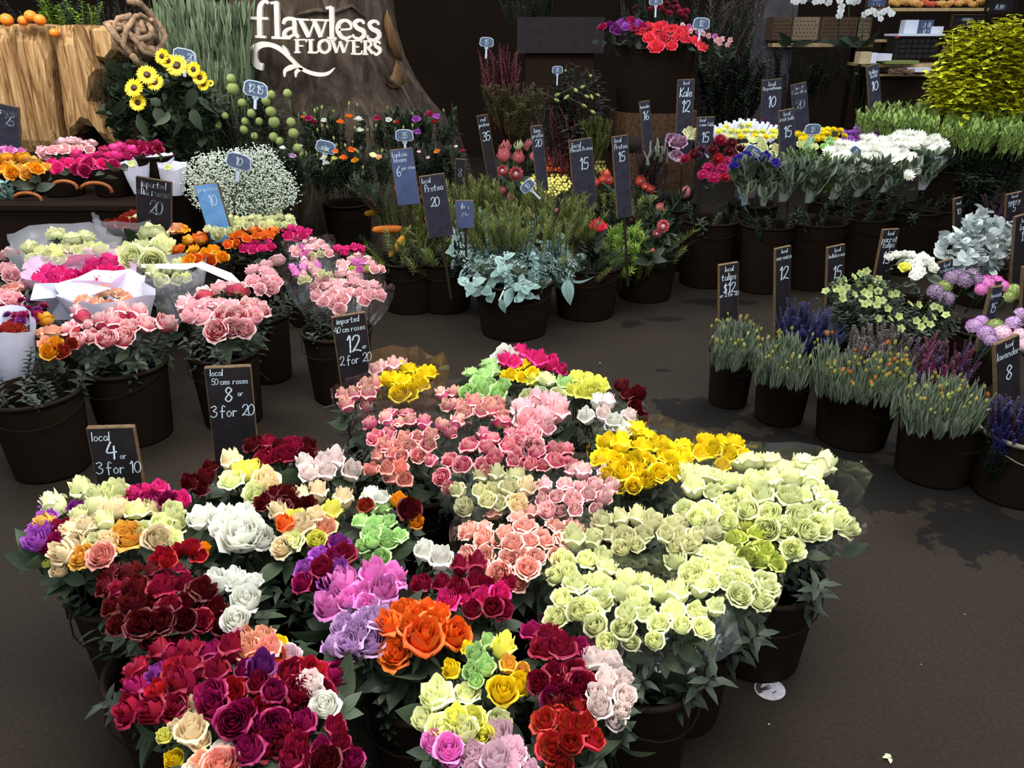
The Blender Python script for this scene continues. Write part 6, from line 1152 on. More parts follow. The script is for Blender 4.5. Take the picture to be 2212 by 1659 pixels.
foliage('foliage_bunch', 'dark foliage at the top behind the carnations', [(1320, -30), (1640, -30), (1640, 30), (1560, 60), (1360, 30)], 34, [M('sp_feather', 'dark', k) for k in range(3)], 1.75, .4, 'branch', gather=.5, spread=.8, y=7.2)
foliage('twig_bunch', 'tall bare grey twigs leaning right beside the grey post', [(1560, -40), (1660, -30), (1640, 60), (1590, 80), (1560, 30)], 26, [M('sp_needle', 'heather', k) for k in range(3)], 1.6, .5, 'twig', gather=.7, spread=.4, lean=(.25, 0, 0), y=7.6)
plastic_tag('pale square tag in the pink buds on the barrel', 1512, 50, 37, 5.85, '12', 3); plastic_tag('pale tag cut by the top edge above the carnations', 1418, 0, 30, 6.1, '12', -3)
for (x, y) in [(1344, 92), (1350, 98), (1625, 62), (1600, 108), (1622, 110)]:
    pass
# ================================================================== CAFE COUNTER, back right
YC = 8.2
def shelf_unit():
    o = aty(1770, 92, YC); T = thing('shelf', o, 'pale wooden shelf carrying the perforated boxes', 'shelf'); mb = MB(); mb.box((0, .1, -.02), (215 * mpp(o), .4, .035)); obj('board', mb.mesh('board', 'pine', False), T)
    for s in (-1, 1): mb = MB(); mb.box((s * .42, .2, -.75), (.04, .04, 1.43)); obj('leg', mb.mesh('leg', 'darkwall', False), T)
shelf_unit()
for i, (x0, x1, mt, nh, lb) in enumerate([(1666, 1710, 'carddark', 6, 'darkest perforated box at the left of the shelf'), (1712, 1768, 'card', 6, 'pale perforated box, second on the shelf'), (1772, 1852, 'carddark', 11, 'long perforated box in the middle of the shelf'), (1852, 1880, 'card', 4, 'narrow pale box with a pointed end at the right of the shelf')]):
    o = aty((x0 + x1) / 2, 62, YC - .1); w_ = (x1 - x0) * mpp(o); h_ = 46 * mpp(o); T = thing('perforated_box', o, lb, 'box', 'perforated boxes on the shelf'); mb = MB()
    for c_, d_ in (((0, 0, 0), (w_, .01, h_)), ((0, .24, 0), (w_, .01, h_)), ((-w_ / 2, .12, 0), (.01, .25, h_)), ((w_ / 2, .12, 0), (.01, .25, h_)), ((0, .12, -h_ / 2), (w_, .25, .01))): mb.box(c_, d_)
    obj('panel', mb.mesh('panel', mt, False), T); mb = MB()
    for a in range(nh):
        for b_ in range(5): mb.box(((a + .5 + .3 * (b_ % 2)) / (nh + .4) * w_ * .92 - w_ * .46, -.0075, (b_ + .5) / 5 * h_ * .8 - h_ * .4), (.008, .004, .008))
    q = obj('punched_holes', mb.mesh('punched_holes', 'hole', False), T)
    mb = MB(); mb.box((0, .12, -h_ / 2 + .04), (w_ * .9, .22, .05)); obj('soil', mb.mesh('soil', 'darkwall', False), T)
def orchid(lb, pts, y):
    c = aty(pts[0][0], 60, y); T = thing('orchid', c, lb, 'flowers', 'white orchids by the cafe shelf'); mb = MB(); P_ = [Vector((0, 0, -.1))] + [aty(x, yy, y) - c for x, yy in pts]; mb.tube(P_, .005, 5); obj('flower_spike', mb.mesh('flower_spike', 'stem'), T)
    for x, yy in pts: obj('orchid_bloom', M('orchid', 'x', 1), T, aty(x, yy, y - .03) - c, aim((random.uniform(-.4, .4), -1, .1), 0), 8.5 * mpp(c))
    for a in (-1, 1): obj('leaf', M('leaf', 'dark', 1), T, (0, 0, -.15), aim((a, -.3, .5)), .2)
random.seed(2)
orchid('white orchid spray arching right of the perforated boxes', [(1866, 32), (1874, 27), (1884, 24), (1894, 30), (1902, 40), (1908, 26), (1918, 22), (1926, 30)], 7.9); orchid('white orchid spray hanging over the long box', [(1814, 2), (1818, 14), (1816, 24), (1813, 34)], 7.95)
orchid('white orchid blooms along the top edge, left', [(1713, 2), (1720, 4), (1735, 2), (1762, 4), (1775, 2), (1790, 6)], 8.1); orchid('white orchid blooms along the top edge, right', [(1835, 3), (1844, 5), (1852, 3)], 8.1)
foliage('foliage_bunch', 'dark strappy orchid leaves at the right of the shelf', [(1850, 90), (1900, 75), (1905, 140), (1870, 190), (1830, 150)], 22, [M('sp_small', 'dark', k) for k in range(3)], 1.2, .3, 'branch', gather=.4, spread=.3, y=7.8)
foliage('foliage_bunch', 'shadowy leaves hanging under the shelf', [(1640, 100), (1840, 105), (1830, 170), (1700, 190), (1640, 150)], 40, [M('sp_small', 'dark', k) for k in range(3)], 1.2, .3, 'branch', gather=.4, spread=.3, y=7.9)
def slab_thing(nm, lb, x0, y0, x1, y1, y, depth, mt, cat, part='board', group=None):
    a = aty(x0, y0, y); b = aty(x1, y1, y); c = (a + b) / 2; T = thing(nm, c, lb, cat, group); mb = MB(); mb.box((0, depth / 2, 0), (abs(b.x - a.x), depth, abs(a.z - b.z))); obj(part, mb.mesh(part, mt, False), T); return T, c
slab_thing('cafe_counter', 'pale wooden counter top with papers on it', 1878, 138, 2060, 145, 7.6, .5, 'pine', 'counter'); T, c = slab_thing('counter_shelf', 'lower wooden shelf under the counter top', 1885, 160, 2030, 165, 7.65, .4, 'pine', 'shelf')
slab_thing('counter_cabinet', 'dark counter front below the wooden shelves', 1880, 167, 2060, 300, 7.7, .3, 'darkwall', 'counter', 'front_panel')
slab_thing('back_shelf', 'thin pale ledge left of the black till', 1893, 85, 1942, 91, 8.0, .3, 'pine', 'shelf')
T, c = slab_thing('cash_till', 'black gridded till standing on the counter', 1938, 82, 2022, 128, 7.8, .3, 'blackmetal', 'till', 'body'); mb = MB()
for a in range(6):
    for b_ in range(4): mb.box(((a - 2.5) * .055, -.008, (b_ - 1.5) * .042), (.046, .014, .033))
obj('keys', mb.mesh('keys', 'box', False), T)['kind'] = 'stuff'; mb = MB(); mb.box((0, .1, .115), (.42, .3, .02)); obj('lid', mb.mesh('lid', 'whiteplastic', False), T); mb = MB(); mb.box((-.2, -.005, .1), (.03, .02, .02)); obj('red_corner', mb.mesh('red_corner', 'redplastic', False), T)
slab_thing('white_box', 'plain white box on the till', 1957, 43, 1986, 77, 7.85, .1, 'whiteplastic', 'box', 'carton'); 
T, c = slab_thing('notice', 'navy card reading cash only beside the white box', 1987, 43, 2012, 77, 7.84, .02, 'slateblue', 'sign', 'card'); mb = MB(); letter_strokes(mb, 'CASH', -.045, .0, .045, .005, zoff=-.004); letter_strokes(mb, 'ONLY', -.045, -.06, .045, .005, zoff=-.004); obj('lettering', mb.mesh('notice_lettering', 'chalk', False), T)
slab_thing('card_stand', 'small white card stand right of the cash only notice', 2013, 57, 2035, 77, 7.83, .02, 'whiteplastic', 'sign', 'card')
def board_sign(lb, x0, y0, x1, y1, y, lines, face='slatedark', frame='oak'):
    a = aty(x0, y0, y); b = aty(x1, y1, y); c = (a + b) / 2; w_, h_ = abs(b.x - a.x), abs(a.z - b.z); T = thing('framed_sign', c, lb, 'sign', 'framed cafe boards'); mb = MB(); t = h_ * .1
    for cc, d in (((0, 0, h_ / 2), (w_, .03, t)), ((0, 0, -h_ / 2), (w_, .03, t)), ((-w_ / 2, 0, 0), (t, .03, h_ + t)), ((w_ / 2, 0, 0), (t, .03, h_ + t))): mb.box(cc, d)
    obj('frame', mb.mesh('frame', frame, False), T); mb = MB(); mb.box((0, .005, 0), (w_, .01, h_)); obj('face', mb.mesh('face', face, False), T)
    for s, u, v, k in lines: mb = MB(); ss = k * h_; letter_strokes(mb, s, -text_width(s, ss) / 2 + u * w_, v * h_, ss, ss * .12, zoff=-.003); obj('lettering', mb.mesh('sign_lettering', 'chalk', False), T)
board_sign('framed blackboard reading 3 empanadas', 2058, 32, 2118, 58, 7.9, [('3 EMPANADAS', 0, .0, .24), ('for 12', 0, -.4, .2)])
board_sign('blue-faced framed board left of the pastry tray', 1877, -22, 1914, 16, 7.9, [('fresh', 0, .15, .2), ('EMPANADAS', 0, -.12, .15), ('today', 0, -.42, .2)], 'slateblue')
board_sign('dark framed board at the top right behind the yellow bush', 2138, -25, 2190, 28, 7.9, [('ALAMO', 0, -.35, .2)], 'slatedark', 'darkwall')
T, c = slab_thing('pastry_tray', 'wooden tray heaped with pastries at the top right', 1918, 17, 2135, 24, 7.9, .5, 'pine', 'tray')
random.seed(12)
for i in range(22):
    x = 1928 + i * 9.6; y = 5 + random.uniform(-5, 5); p = aty(x, y, 8.0 + random.uniform(-.05, .2)); mb = MB(); r = random.uniform(.035, .05); mb.ball((0, 0, 0), r, 10, 6, .6, 0, .08); mb.ball((r * .3, 0, r * .2), r * .6, 8, 5, .5, 0, .08)
    for k in range(5): mb.octa((r * math.cos(k * 1.2), -r * .5, r * .5 * math.sin(k * 1.2)), .008)
    o_ = obj('pastry', mb.mesh('pastry', 'pastryred' if i in (7, 8, 9, 14) else 'pastry'), None, p); tag(o_, 'reddish baked pastry on the wooden tray' if i in (7, 8, 9, 14) else 'golden baked pastry heaped on the wooden tray', 'pastry', 'pastries on the tray')
slab_thing('paper_bag', 'brown paper bag at the left end of the counter', 1860, 112, 1880, 138, 7.5, .12, 'kraft', 'bag', 'bag_body'); slab_thing('paper_pad', 'white paper pad standing on the counter', 1879, 114, 1892, 137, 7.5, .05, 'paper', 'paper', 'pad'); slab_thing('paper_stack', 'loose white papers on the counter', 1894, 116, 1925, 132, 7.55, .15, 'paper', 'paper', 'sheets')
T, c = slab_thing('green_cloth', 'folded green cloth on the counter', 1915, 131, 1985, 138, 7.5, .2, 'kraft', 'cloth', 'fold'); T.children[0].data.materials[0] = plain('green_cloth', (120, 128, 70), .9)
slab_thing('tissue_stack', 'white tissue on the lower counter shelf', 1962, 146, 2010, 156, 7.5, .2, 'paper', 'paper', 'sheets')
mb = MB(); random.seed(9)
for k in range(40): mb.tube([(random.uniform(-.12, .12), random.uniform(-.05, .05), random.uniform(-.03, .03)) for _ in range(4)], .003, 4)
o_ = obj('raffia_bundle', mb.mesh('raffia', 'vine'), None, aty(1945, 155, 7.5)); tag(o_, 'tangled brown raffia on the lower counter shelf', 'string')
# big yellow-green bush
T, b0, c0 = foliage('blossom_bush', 'large yellow-green flowering branches at the top right', [(2010, 110), (2060, 70), (2110, 30), (2160, 40), (2212, 15), (2240, 60), (2240, 200), (2160, 210), (2060, 205), (2020, 150)], 75, [M('sp_forsy', 'chartreuse', k) for k in range(4)], 1.2, .40, 'blossom_branch', 'flowers', gather=.5, spread=.7, vary=.3, y=6.0)
foliage('foliage_bunch', 'bare twigs under the yellow-green bush', [(2090, 200), (2212, 190), (2212, 240), (2100, 245)], 18, [M('sp_feather', 'olive', k) for k in range(2)], 1.0, .25, 'twig', gather=.3, spread=.4, y=5.95)
b = bucket(0, 0, 0, .25, .7, 'tall black tub under the yellow-green bush', None, xy=(aty(2140, 300, 5.6).x, 5.9))
# green leafy tulip row
T, b0, c0 = foliage('leafy_bunch', 'long dense row of fresh green leafy stems at the upper right', [(1858, 238), (1920, 222), (2000, 228), (2100, 230), (2230, 235), (2230, 290), (2120, 290), (2050, 280), (1960, 265), (1860, 252)], 230, [M('sp_lance', 'spring', k) for k in range(4)], .88, .17, 'leafy_stem', 'foliage', gather=.35, spread=1.1, vary=.15, fan=.1, y=5.8)
foliage('leafy_bunch', 'darker leafy stems hanging below the fresh green row', [(2062, 290), (2230, 290), (2230, 400), (2090, 390)], 110, [M('sp_pod', 'dark', k) for k in range(3)], .72, .22, 'leafy_stem', 'foliage', gather=.4, spread=.5, y=5.65)
mb = MB()
for k in range(3):
    q = aty(1960 + k * 110, 330, 5.6); bucket(0, 0, 0, .2, .45, ['black tub at the left under the fresh green row', 'black tub in the middle under the fresh green row', 'black tub at the right under the fresh green row'][k], 'tubs under the fresh green row', xy=(q.x, 5.75))
# ================================================================== BACK RIGHT GROUP
G4 = 'tall buckets of the back right group'; YR = 5.55
for x, y, r, lb in [(1530, 5.35, .2, 'tall black bucket under the dark red carnations'), (1655, 5.2, .17, 'tall black bucket under the blue irises'), (1760, 5.3, .2, 'tall black bucket under the green bells'), (1860, 5.45, .19, 'tall black bucket under the white chrysanthemums, left'), (1960, 5.65, .19, 'tall black bucket under the front white chrysanthemums'), (2020, 5.95, .17, 'tall black bucket under the white chrysanthemums, right'), (1460, 5.75, .16, 'tall black bucket under the lilac cabbages'), (1620, 5.9, .18, 'tall black bucket under the yellow and white chrysanthemums'), (1790, 6.0, .18, 'tall black bucket under the bright yellow chrysanthemums'), (1880, 6.1, .18, 'tall black bucket under the purple chrysanthemums')]:
    q = aty(x, 500, y); bucket(0, 0, 0, r, .45, lb, G4, xy=(q.x, y)); fill_bucket('stems in ' + lb, q.x, y, r, .45, .54, ['rose', 'dark'], 9, ['pod', 'lance', 'small'], .55)
def row(x0, y0, x1, y1, sp): return fillpts([(x0, y0), (x1, y0), (x1, y1), (x0, y1)], sp)
random.seed(21)
byY('carnation_bunch', 'deep red carnations at the left of the back right group', [(1555, 305, 30), (1580, 312, 28), (1540, 325, 26), (1600, 325, 28), (1575, 330, 26), (1500, 335, 26), (1480, 345, 24), (1515, 325, 22)], [('darkred', 2), ('crimson', 1)], 'mum', 28, 5.3, 8)
byY('carnation_bunch', 'bright crimson carnations in front of the deep red ones', [(1550, 345, 28), (1575, 350, 28), (1560, 368, 30), (1530, 365, 28), (1542, 385, 28), (1518, 378, 24), (1590, 345, 26), (1565, 385, 24)], [('magentamum', 2), ('red', 1)], 'mum', 28, 5.15, 10, tilt=(0, -1, 1))
byY('carnation_bunch', 'white-striped plum carnation beside the lilac cabbage', [(1515, 325, 24), (1508, 335, 20)], 'plum', 'mum', 24, 5.2, 2)
byY('kale_bunch', 'ornamental cabbages with lilac hearts', [(1465, 315, 34, 'dustypurple'), (1490, 300, 36, 'palecream'), (1452, 305, 26, 'dustypurple'), (1510, 305, 26, 'dustypurple'), (1460, 340, 24, 'dustypurple')], 'dustypurple', 'open', 30, 5.5, 8, 'kale')
foliage('heather_bunch', 'dim purple heather stems left of the cabbages', [(1372, 310), (1410, 300), (1445, 315), (1445, 370), (1385, 380)], 26, [M('spk_plum', 'heather', k) for k in range(3)], .7, .3, 'spike', 'flowers', gather=.35, spread=.5, y=5.7)
foliage('heather_bunch', 'tiny white blossoms above the dim heather', [(1395, 295), (1440, 295), (1445, 325), (1395, 325)], 12, [M('spk_white', 'dark', k) for k in range(2)], .75, .16, 'spike', 'flowers', gather=.2, spread=.3, y=5.65)
random.seed(22)
byY('chrysanthemum_bunch', 'yellow and white chrysanthemums in tall white sleeves', [(x, y) for x, y in fillpts([(1545, 282), (1600, 268), (1680, 285), (1682, 305), (1600, 305), (1548, 300)], 14)], [('lemon', 3), ('yellow', 1), ('cream', 2)], 'mum', 17, 5.75, 0)
for k in range(26):
    x = 1542 + k * 5.5; y = 262 + 14 * abs(k - 12) / 12 + (k * 7 % 5) * 2; p = aty(x, y + 10, 5.9 - .05 * (k % 2)); mb = MB() if k == 0 else mb
    if k == 0: Ts = thing('sleeve_fan', p, 'fan of white plastic sleeve tips behind the yellow chrysanthemums', 'wrapping')
    m2 = MB(); m2.box((0, 0, 0), (.022, .004, .12)); o_ = obj('sleeve_tip', m2.mesh('sleeve_tip', 'whitesleeve', False), Ts, p - Ts.location); o_.rotation_euler = (R(-6), R((k - 10) * 2.2), R(k * 40 % 30 - 15))
byY('chrysanthemum_bunch', 'pale lemon blooms below the yellow and white ones', fillpts([(1590, 315), (1640, 300), (1680, 320), (1690, 345), (1630, 355), (1600, 340)], 18), [('cream', 2), ('palecream', 1), ('mint', .5)], 'openlo', 20, 5.45, 4)
byY('chrysanthemum_bunch', 'lime and cream lisianthus beside the plastic 15 tag', fillpts([(1720, 312), (1790, 300), (1800, 330), (1730, 335)], 17), [('cream', 2), ('mint', 2)], 'openlo', 19, 5.6, 3)
byY('chrysanthemum_bunch', 'bright golden yellow chrysanthemums', fillpts([(1720, 290), (1760, 282), (1818, 278), (1825, 300), (1790, 310), (1728, 305)], 12), 'yellow', 'mum', 15, 5.95, 6)
byY('chrysanthemum_bunch', 'mauve chrysanthemums right of the yellow ones', fillpts([(1815, 282), (1870, 274), (1935, 280), (1945, 298), (1880, 305), (1820, 312)], 12), [('purplemum', 3), ('violet', 1)], 'mum', 15, 6.0, 4)
byY('chrysanthemum_bunch', 'dark purple blooms behind the mauve ones', [(x, 272 + (x % 3) * 2) for x in range(1935, 2000, 9)] + [(1712, 282), (1700, 276), (1650, 262), (1665, 270)], 'purple', 'mum', 13, 6.15, 3)
byY('chrysanthemum_bunch', 'white chrysanthemums, left bunch in crackly film', fillpts([(1775, 325), (1830, 305), (1895, 298), (1900, 345), (1855, 372), (1800, 360)], 15), 'white', 'mum', 28, 5.2, 2)
byY('chrysanthemum_bunch', 'white chrysanthemums, front bunch nearest the floor', fillpts([(1890, 335), (1950, 325), (1990, 355), (1965, 385), (1920, 372), (1895, 362)], 15), 'white', 'mum', 28, 5.2, 2)
byY('chrysanthemum_bunch', 'white chrysanthemums, longest bunch at the back right', fillpts([(1900, 300), (1960, 288), (2020, 300), (2058, 322), (2040, 338), (1990, 318), (1905, 325)], 14), 'white', 'mum', 28, 5.5, 2)
byY('chrysanthemum_bunch', 'few white chrysanthemums hanging low at the left', [(1848, 372), (1858, 360), (1838, 355), (1868, 378)], 'white', 'mum', 20, 5.25, 2)
byY('clover_bunch', 'fresh green clover-like leaves among the white chrysanthemums', fillpts([(1958, 308), (2000, 305), (2010, 330), (1985, 342), (1955, 325)], 10), 'bells', 'openlo', 13, 5.5, 0, part='leaf_cluster')
foliage('bells_bunch', 'green bell-like spikes in clear film at the centre of the back right group', [(1668, 345), (1700, 320), (1760, 325), (1835, 345), (1830, 375), (1760, 385), (1690, 370)], 90, [M('sp_lance', 'bellgreen', k) for k in range(3)], .76, .14, 'spike', 'flowers', gather=.3, spread=.5, y=5.05)
byY('iris_bunch', 'deep blue irises with long stems in clear cones', [(1590, 352), (1598, 345), (1606, 348), (1612, 340), (1645, 345), (1652, 340), (1660, 348), (1668, 350), (1585, 362), (1640, 350), (1672, 356)], 'indigo', 'openlo', 20, 4.95, 0)
def cone(lb, x0, x1, ytop, xb, ybot, y, mt='cello', stems=7, ws=6):
    a = aty((x0 + x1) / 2, ytop, y); b = aty(xb, ybot, y - .05); T = thing('film_cone', b, lb, 'wrapping', 'clear film cones of the back right group'); r = (x1 - x0) / 2 * mpp(a); n = 14; mb = MB(); d = a - b; random.seed(int(x0)); vs = []
    for f, t in ((.25, 0), (.55, .45), (.9, .85), (1.02, 1.0)):
        for k in range(n): an = 6.283 * k / n; j = 1 + random.uniform(-.1, .1); vs.append(d * t + Vector((r * f * j * math.cos(an), r * f * j * .6 * math.sin(an), random.uniform(-.01, .01) * (t > .9))))
    mb.add(vs, [(i * n + k, i * n + (k + 1) % n, (i + 1) * n + (k + 1) % n, (i + 1) * n + k) for i in range(3) for k in range(n)]); obj('film', mb.mesh('film', mt, False), T)
    for k in range(stems): m2 = MB(); u = random.uniform(-.7, .7); v = random.uniform(-.5, .5); m2.tube([Vector((u * r * .2, v * r * .1, 0)), d * .95 + Vector((u * r, v * r * .6, 0))], .004, 4); obj('stem', m2.mesh('stem', 'stem'), T)
    for k in range(stems * 6): u = random.uniform(-.9, .9); t = random.uniform(.2, .9); obj('leaf', M('leaf', random.choice(['rose', 'tulip', 'tulip']), k % 3), T, d * t + Vector((u * r * t, random.uniform(-.5, .3) * r, 0)), aim((u * .6, -.2, 1)), random.uniform(.06, .12))
cone('clear cone round the left irises', 1578, 1622, 355, 1610, 442, 4.95, 'sheen', 12); cone('clear cone round the right irises', 1632, 1680, 352, 1648, 445, 4.95, 'sheen', 12)
mb = MB(); p = aty(1604, 395, 4.96); mb.add([(-.03, 0, .13), (.035, 0, .13), (.03, 0, -.14), (.012, 0, -.14)], [(0, 1, 2, 3)]); mb.box((0, .002, 0), (.02, .002, .2)); o_ = obj('card_strip', mb.mesh('card_strip', 'blueboard', False), None, p); tag(o_, 'pale blue card strip inside the left iris cone', 'card')
for a in [('crackly film sleeve leaning right under the green bells, left', 1680, 1750, 360, 1690, 435, 5.0), ('crackly film sleeve leaning right under the green bells, middle', 1740, 1800, 360, 1745, 438, 5.0), ('crackly film sleeve under the left white chrysanthemums', 1800, 1870, 355, 1800, 430, 5.05), ('crackly film sleeve in the middle of the white chrysanthemums', 1860, 1920, 355, 1850, 425, 5.08), ('crackly film sleeve under the front white chrysanthemums', 1930, 1985, 365, 1905, 415, 5.12), ('crackly film sleeve at the right end of the white chrysanthemums', 1990, 2050, 335, 1990, 410, 5.3)]: cone(*a, 'cellomilk' if 'end' in a[0] else 'sheen', 12)
price_sign('tall board reading kale 12', 1482, 171, 1476, 305, 38, 5.75, [('local', .5, .08, .2), ('Kale', .5, .45, .48), ('12', .5, 1.15, .62)], 'slate', yaw=-12 + 20)
price_sign('narrow board reading 16 left of the kale board', 1391, 218, 1399, 305, 23, 5.85, [('lavender', .5, .35, .3), ('16', .5, .95, .75)], 'slate', yaw=10)
price_sign('board reading local brown cabbage 15', 1525, 252, 1520, 315, 38, 5.5, [('local', .3, .06, .2), ('Brown Cabb', .5, .3, .28), ('15', .5, .85, .55)], 'slate', yaw=6)
price_sign('board reading local chrysanthemum 10', 1667, 171, 1663, 275, 45, 6.3, [('local', .5, .1, .2), ('Chrysanthemum', .5, .32, .26), ('10', .5, .78, .48)], 'slate', yaw=8)
price_sign('board reading sweet carnations 20', 1724, 180, 1731, 275, 34, 6.35, [('Sweet', .5, .12, .25), ('Carnation', .5, .38, .32), ('20', .5, 1.0, .55)], 'slate', yaw=0)
price_sign('board reading local irish bells 15', 1698, 236, 1700, 345, 36, 5.2, [('local', .5, .1, .25), ('irish bells', .5, .4, .32), ('15', .5, 1.0, .62)], 'slate', yaw=10)
price_sign('board reading 10 in front of the cafe counter', 1884, 140, 1890, 235, 29, 6.2, [('tulips', .5, .3, .32), ('local', .5, .6, .3), ('10', .5, 1.2, .65)], 'slate', yaw=10)
price_sign('dark board reading 20 in front of the yellow-green bush', 2040, 132, 2028, 240, 28, 6.0, [('local', .5, .2, .32), ('Gold', .5, .5, .4), ('20', .5, 1.1, .6)], 'slatedark', yaw=0)
plastic_tag('white plastic tag reading 15 before the golden chrysanthemums', 1754, 278, 36, 5.4, '15'); plastic_tag('grey plastic tag leaning over the pale lemon blooms', 1607, 322, 40, 5.1, '12', 28); plastic_tag('grey plastic tag lying on the white chrysanthemums', 1828, 318, 26, 5.15, '15', 35)
# ================================================================== RIGHT FRONT GROUP
G5 = 'buckets of the right front group'; zf = .43
for (x, y, r, h, lb, rm) in [(1586, 745, .105, .27, 'small black bucket of closed tulips by the 12 or 2 for 20 tulip sign', 'bucketrim'), (1700, 775, .125, .27, 'black bucket with a thin pale rim line, second tulip bucket', 'bucketrim'), (1862, 812, .17, .27, 'wide black bucket of orange-budded tulips', 'bucketrim'), (2045, 880, .16, .27, 'black bucket of green tulips nearest the wet floor', 'bucketrim'), (2225, 915, .17, .27, 'black bucket with a grey rim under the lavender', 'bucketgrey'), (1740, 700, .12, .27, 'black bucket of blue veronica', 'bucketrim'), (1880, 690, .14, .27, 'black bucket of hellebores', 'bucketrim'), (2000, 640, .13, .27, 'black bucket of white tulips', 'bucketrim'), (2120, 700, .14, .27, 'black bucket of hyacinths', 'bucketrim'), (2130, 560, .16, .27, 'black bucket of silvery dusty leaves', 'bucketrim')]:
    bucket(x, y, .29, r, h, lb, G5, rm)
TL = [M('sp_blade', 'tulip', k) for k in range(4)]
def tulips(lb, poly, n, buds, z=zf, mat=TL, L_=.17, tip=6):
    T, b, c = foliage('tulip_bunch', lb, poly, n, mat, z, L_, 'leafy_stem', 'flowers', 'tulip bunches', gather=.26, spread=1.0, vary=.15, fan=.35, zmin=.265)
    blooms_on(T, b, buds, z, [M('tulip', m_, 1) for m_ in ['tulipbud']], 8, 'tulip_bud', jit=.4) if False else None
    for q in buds: p = atz(q[0], q[1], z + .0); obj('tulip_bud', M('tulip', q[2], q[0] % 3), T, p - b, aim((random.uniform(-.4, .4), random.uniform(-.3, .1), 1)), q[3] * mpp(p) * .85)
random.seed(31)
def tb(poly, n, mats, s=(5, 8)): 
    out = []; xs = [p[0] for p in poly]; ys = [p[1] for p in poly]
    while len(out) < n:
        x, yy = random.uniform(min(xs), max(xs)), random.uniform(min(ys), max(ys))
        if inside(x, yy, poly): out.append((int(x), yy, pick(mats), random.uniform(*s)))
    return out
pa = [(1532, 705), (1570, 682), (1625, 685), (1650, 710), (1640, 745), (1590, 765), (1540, 750)]
tulips('closed grey-green tulips in the leftmost right-hand bucket', pa, 60, tb(pa, 26, [('tulipbud', 3), ('tulipyellow', 1), ('hellebore', 1)]))
pa = [(1635, 735), (1690, 705), (1750, 715), (1772, 750), (1760, 790), (1700, 805), (1645, 780)]
tulips('grey-green tulips in the second right-hand bucket', pa, 70, tb(pa, 26, [('tulipbud', 4), ('hellebore', 1), ('tulipyellow', 1)]))
pa = [(1765, 735), (1800, 720), (1870, 760), (1960, 730), (1985, 770), (1960, 830), (1880, 855), (1800, 830), (1770, 790)]
tulips('orange and yellow budded tulips in the widest right-hand bucket', pa, 110, tb(pa, 56, [('tuliporange', 2), ('tulipyellow', 3), ('tulipbud', 2)], (6, 9)))
pa = [(1955, 830), (1990, 800), (2060, 795), (2130, 820), (2140, 870), (2060, 915), (1990, 890), (1955, 860)]
tulips('mostly green tulips in the bucket nearest the floor stains', pa, 90, tb(pa, 40, [('tulipbud', 4), ('hellebore', 2), ('tuliporange', .6), ('tulipyellow', 1)], (6, 9)))
foliage('veronica_bunch', 'dark blue veronica spikes between the tulips and hellebores', [(1680, 665), (1720, 640), (1790, 660), (1825, 710), (1800, 735), (1720, 720)], 90, [M('spk_veronica', 'dark', k) for k in range(4)], .46, .2, 'spike', 'flowers', gather=.28)
foliage('heather_bunch', 'brown-grey heather spikes behind the orange-budded tulips', [(1825, 705), (1870, 690), (1950, 700), (1988, 730), (1960, 760), (1850, 760)], 60, [M('spk_heath', 'heather', k) for k in range(4)], .46, .2, 'spike', 'flowers', gather=.28)
foliage('heather_bunch', 'purple and wine-red heather below the hyacinths', [(1970, 730), (2040, 715), (2120, 740), (2135, 790), (2060, 805), (1985, 790)], 60, [M('spk_plum', 'burgundy', k) for k in range(3)] + [M('spk_magenta', 'heather', 1), M('spk_veronica', 'heather', 2)], .44, .2, 'spike', 'flowers', gather=.28)
foliage('lavender_bunch', 'dark purple lavender in the grey-rimmed bucket', [(2140, 870), (2180, 850), (2240, 860), (2240, 960), (2170, 950)], 110, [M('spk_veronica', 'dark', k) for k in range(3)] + [M('spk_plum', 'dark', 3)], .36, .17, 'spike', 'flowers', gather=.2)
T, b0, c0 = foliage('hellebore_bunch', 'pale green hellebores with drooping cups and dark leaves', [(1775, 640), (1830, 590), (1900, 580), (1970, 620), (2060, 640), (2075, 700), (1990, 720), (1880, 700), (1800, 680)], 110, [M('sp_small', 'rose', k) for k in range(2)] + [M('sp_small', 'dark', 1)], .44, .17, 'leafy_stem', 'flowers', gather=.28)
blooms_on(T, b0, fillpts([(1780, 625), (1830, 590), (1885, 580), (1930, 610), (1930, 650), (1860, 660), (1785, 640)], 19, jit=.35) + fillpts([(1860, 660), (1940, 630), (2060, 660), (2060, 700), (1960, 720), (1880, 700)], 28, jit=.4), .48, [M('hell', 'hellebore', k) for k in range(3)], 20, 'hellebore', tilt=(0, -.9, .7), jit=.7)
byY('tulip_bunch', 'pure white parrot tulips in clear wrap', [(1918, 562, 18), (1935, 558, 20), (1950, 556, 20), (1965, 560, 22), (1980, 566, 24), (1975, 580, 26), (1995, 575, 22), (1990, 560, 20), (2010, 585, 22), (1985, 598, 28), (1975, 605, 26), (2005, 570, 20), (1950, 584, 24, 'lemon'), (1960, 575, 20)], 'white', 'cup', 22, 3.9, 10, 'tulip', tilt=(0, -.5, 1))
byY('statice_bunch', 'grey-lilac scabiosa-like heads behind the stock sign', [(2055, 600, 30), (2085, 605, 34), (2100, 595, 30), (2070, 595, 26), (2110, 605, 24)], 'statice', 'head', 30, 3.8, 8, 'dark')
byY('hydrangea_bunch', 'bright pink clustered bloom right of the scabiosa heads', [(2130, 615, 40), (2150, 612, 34), (2120, 625, 26), (2165, 618, 26)], 'orchidpink', 'head', 34, 3.75, 6, 'dark')
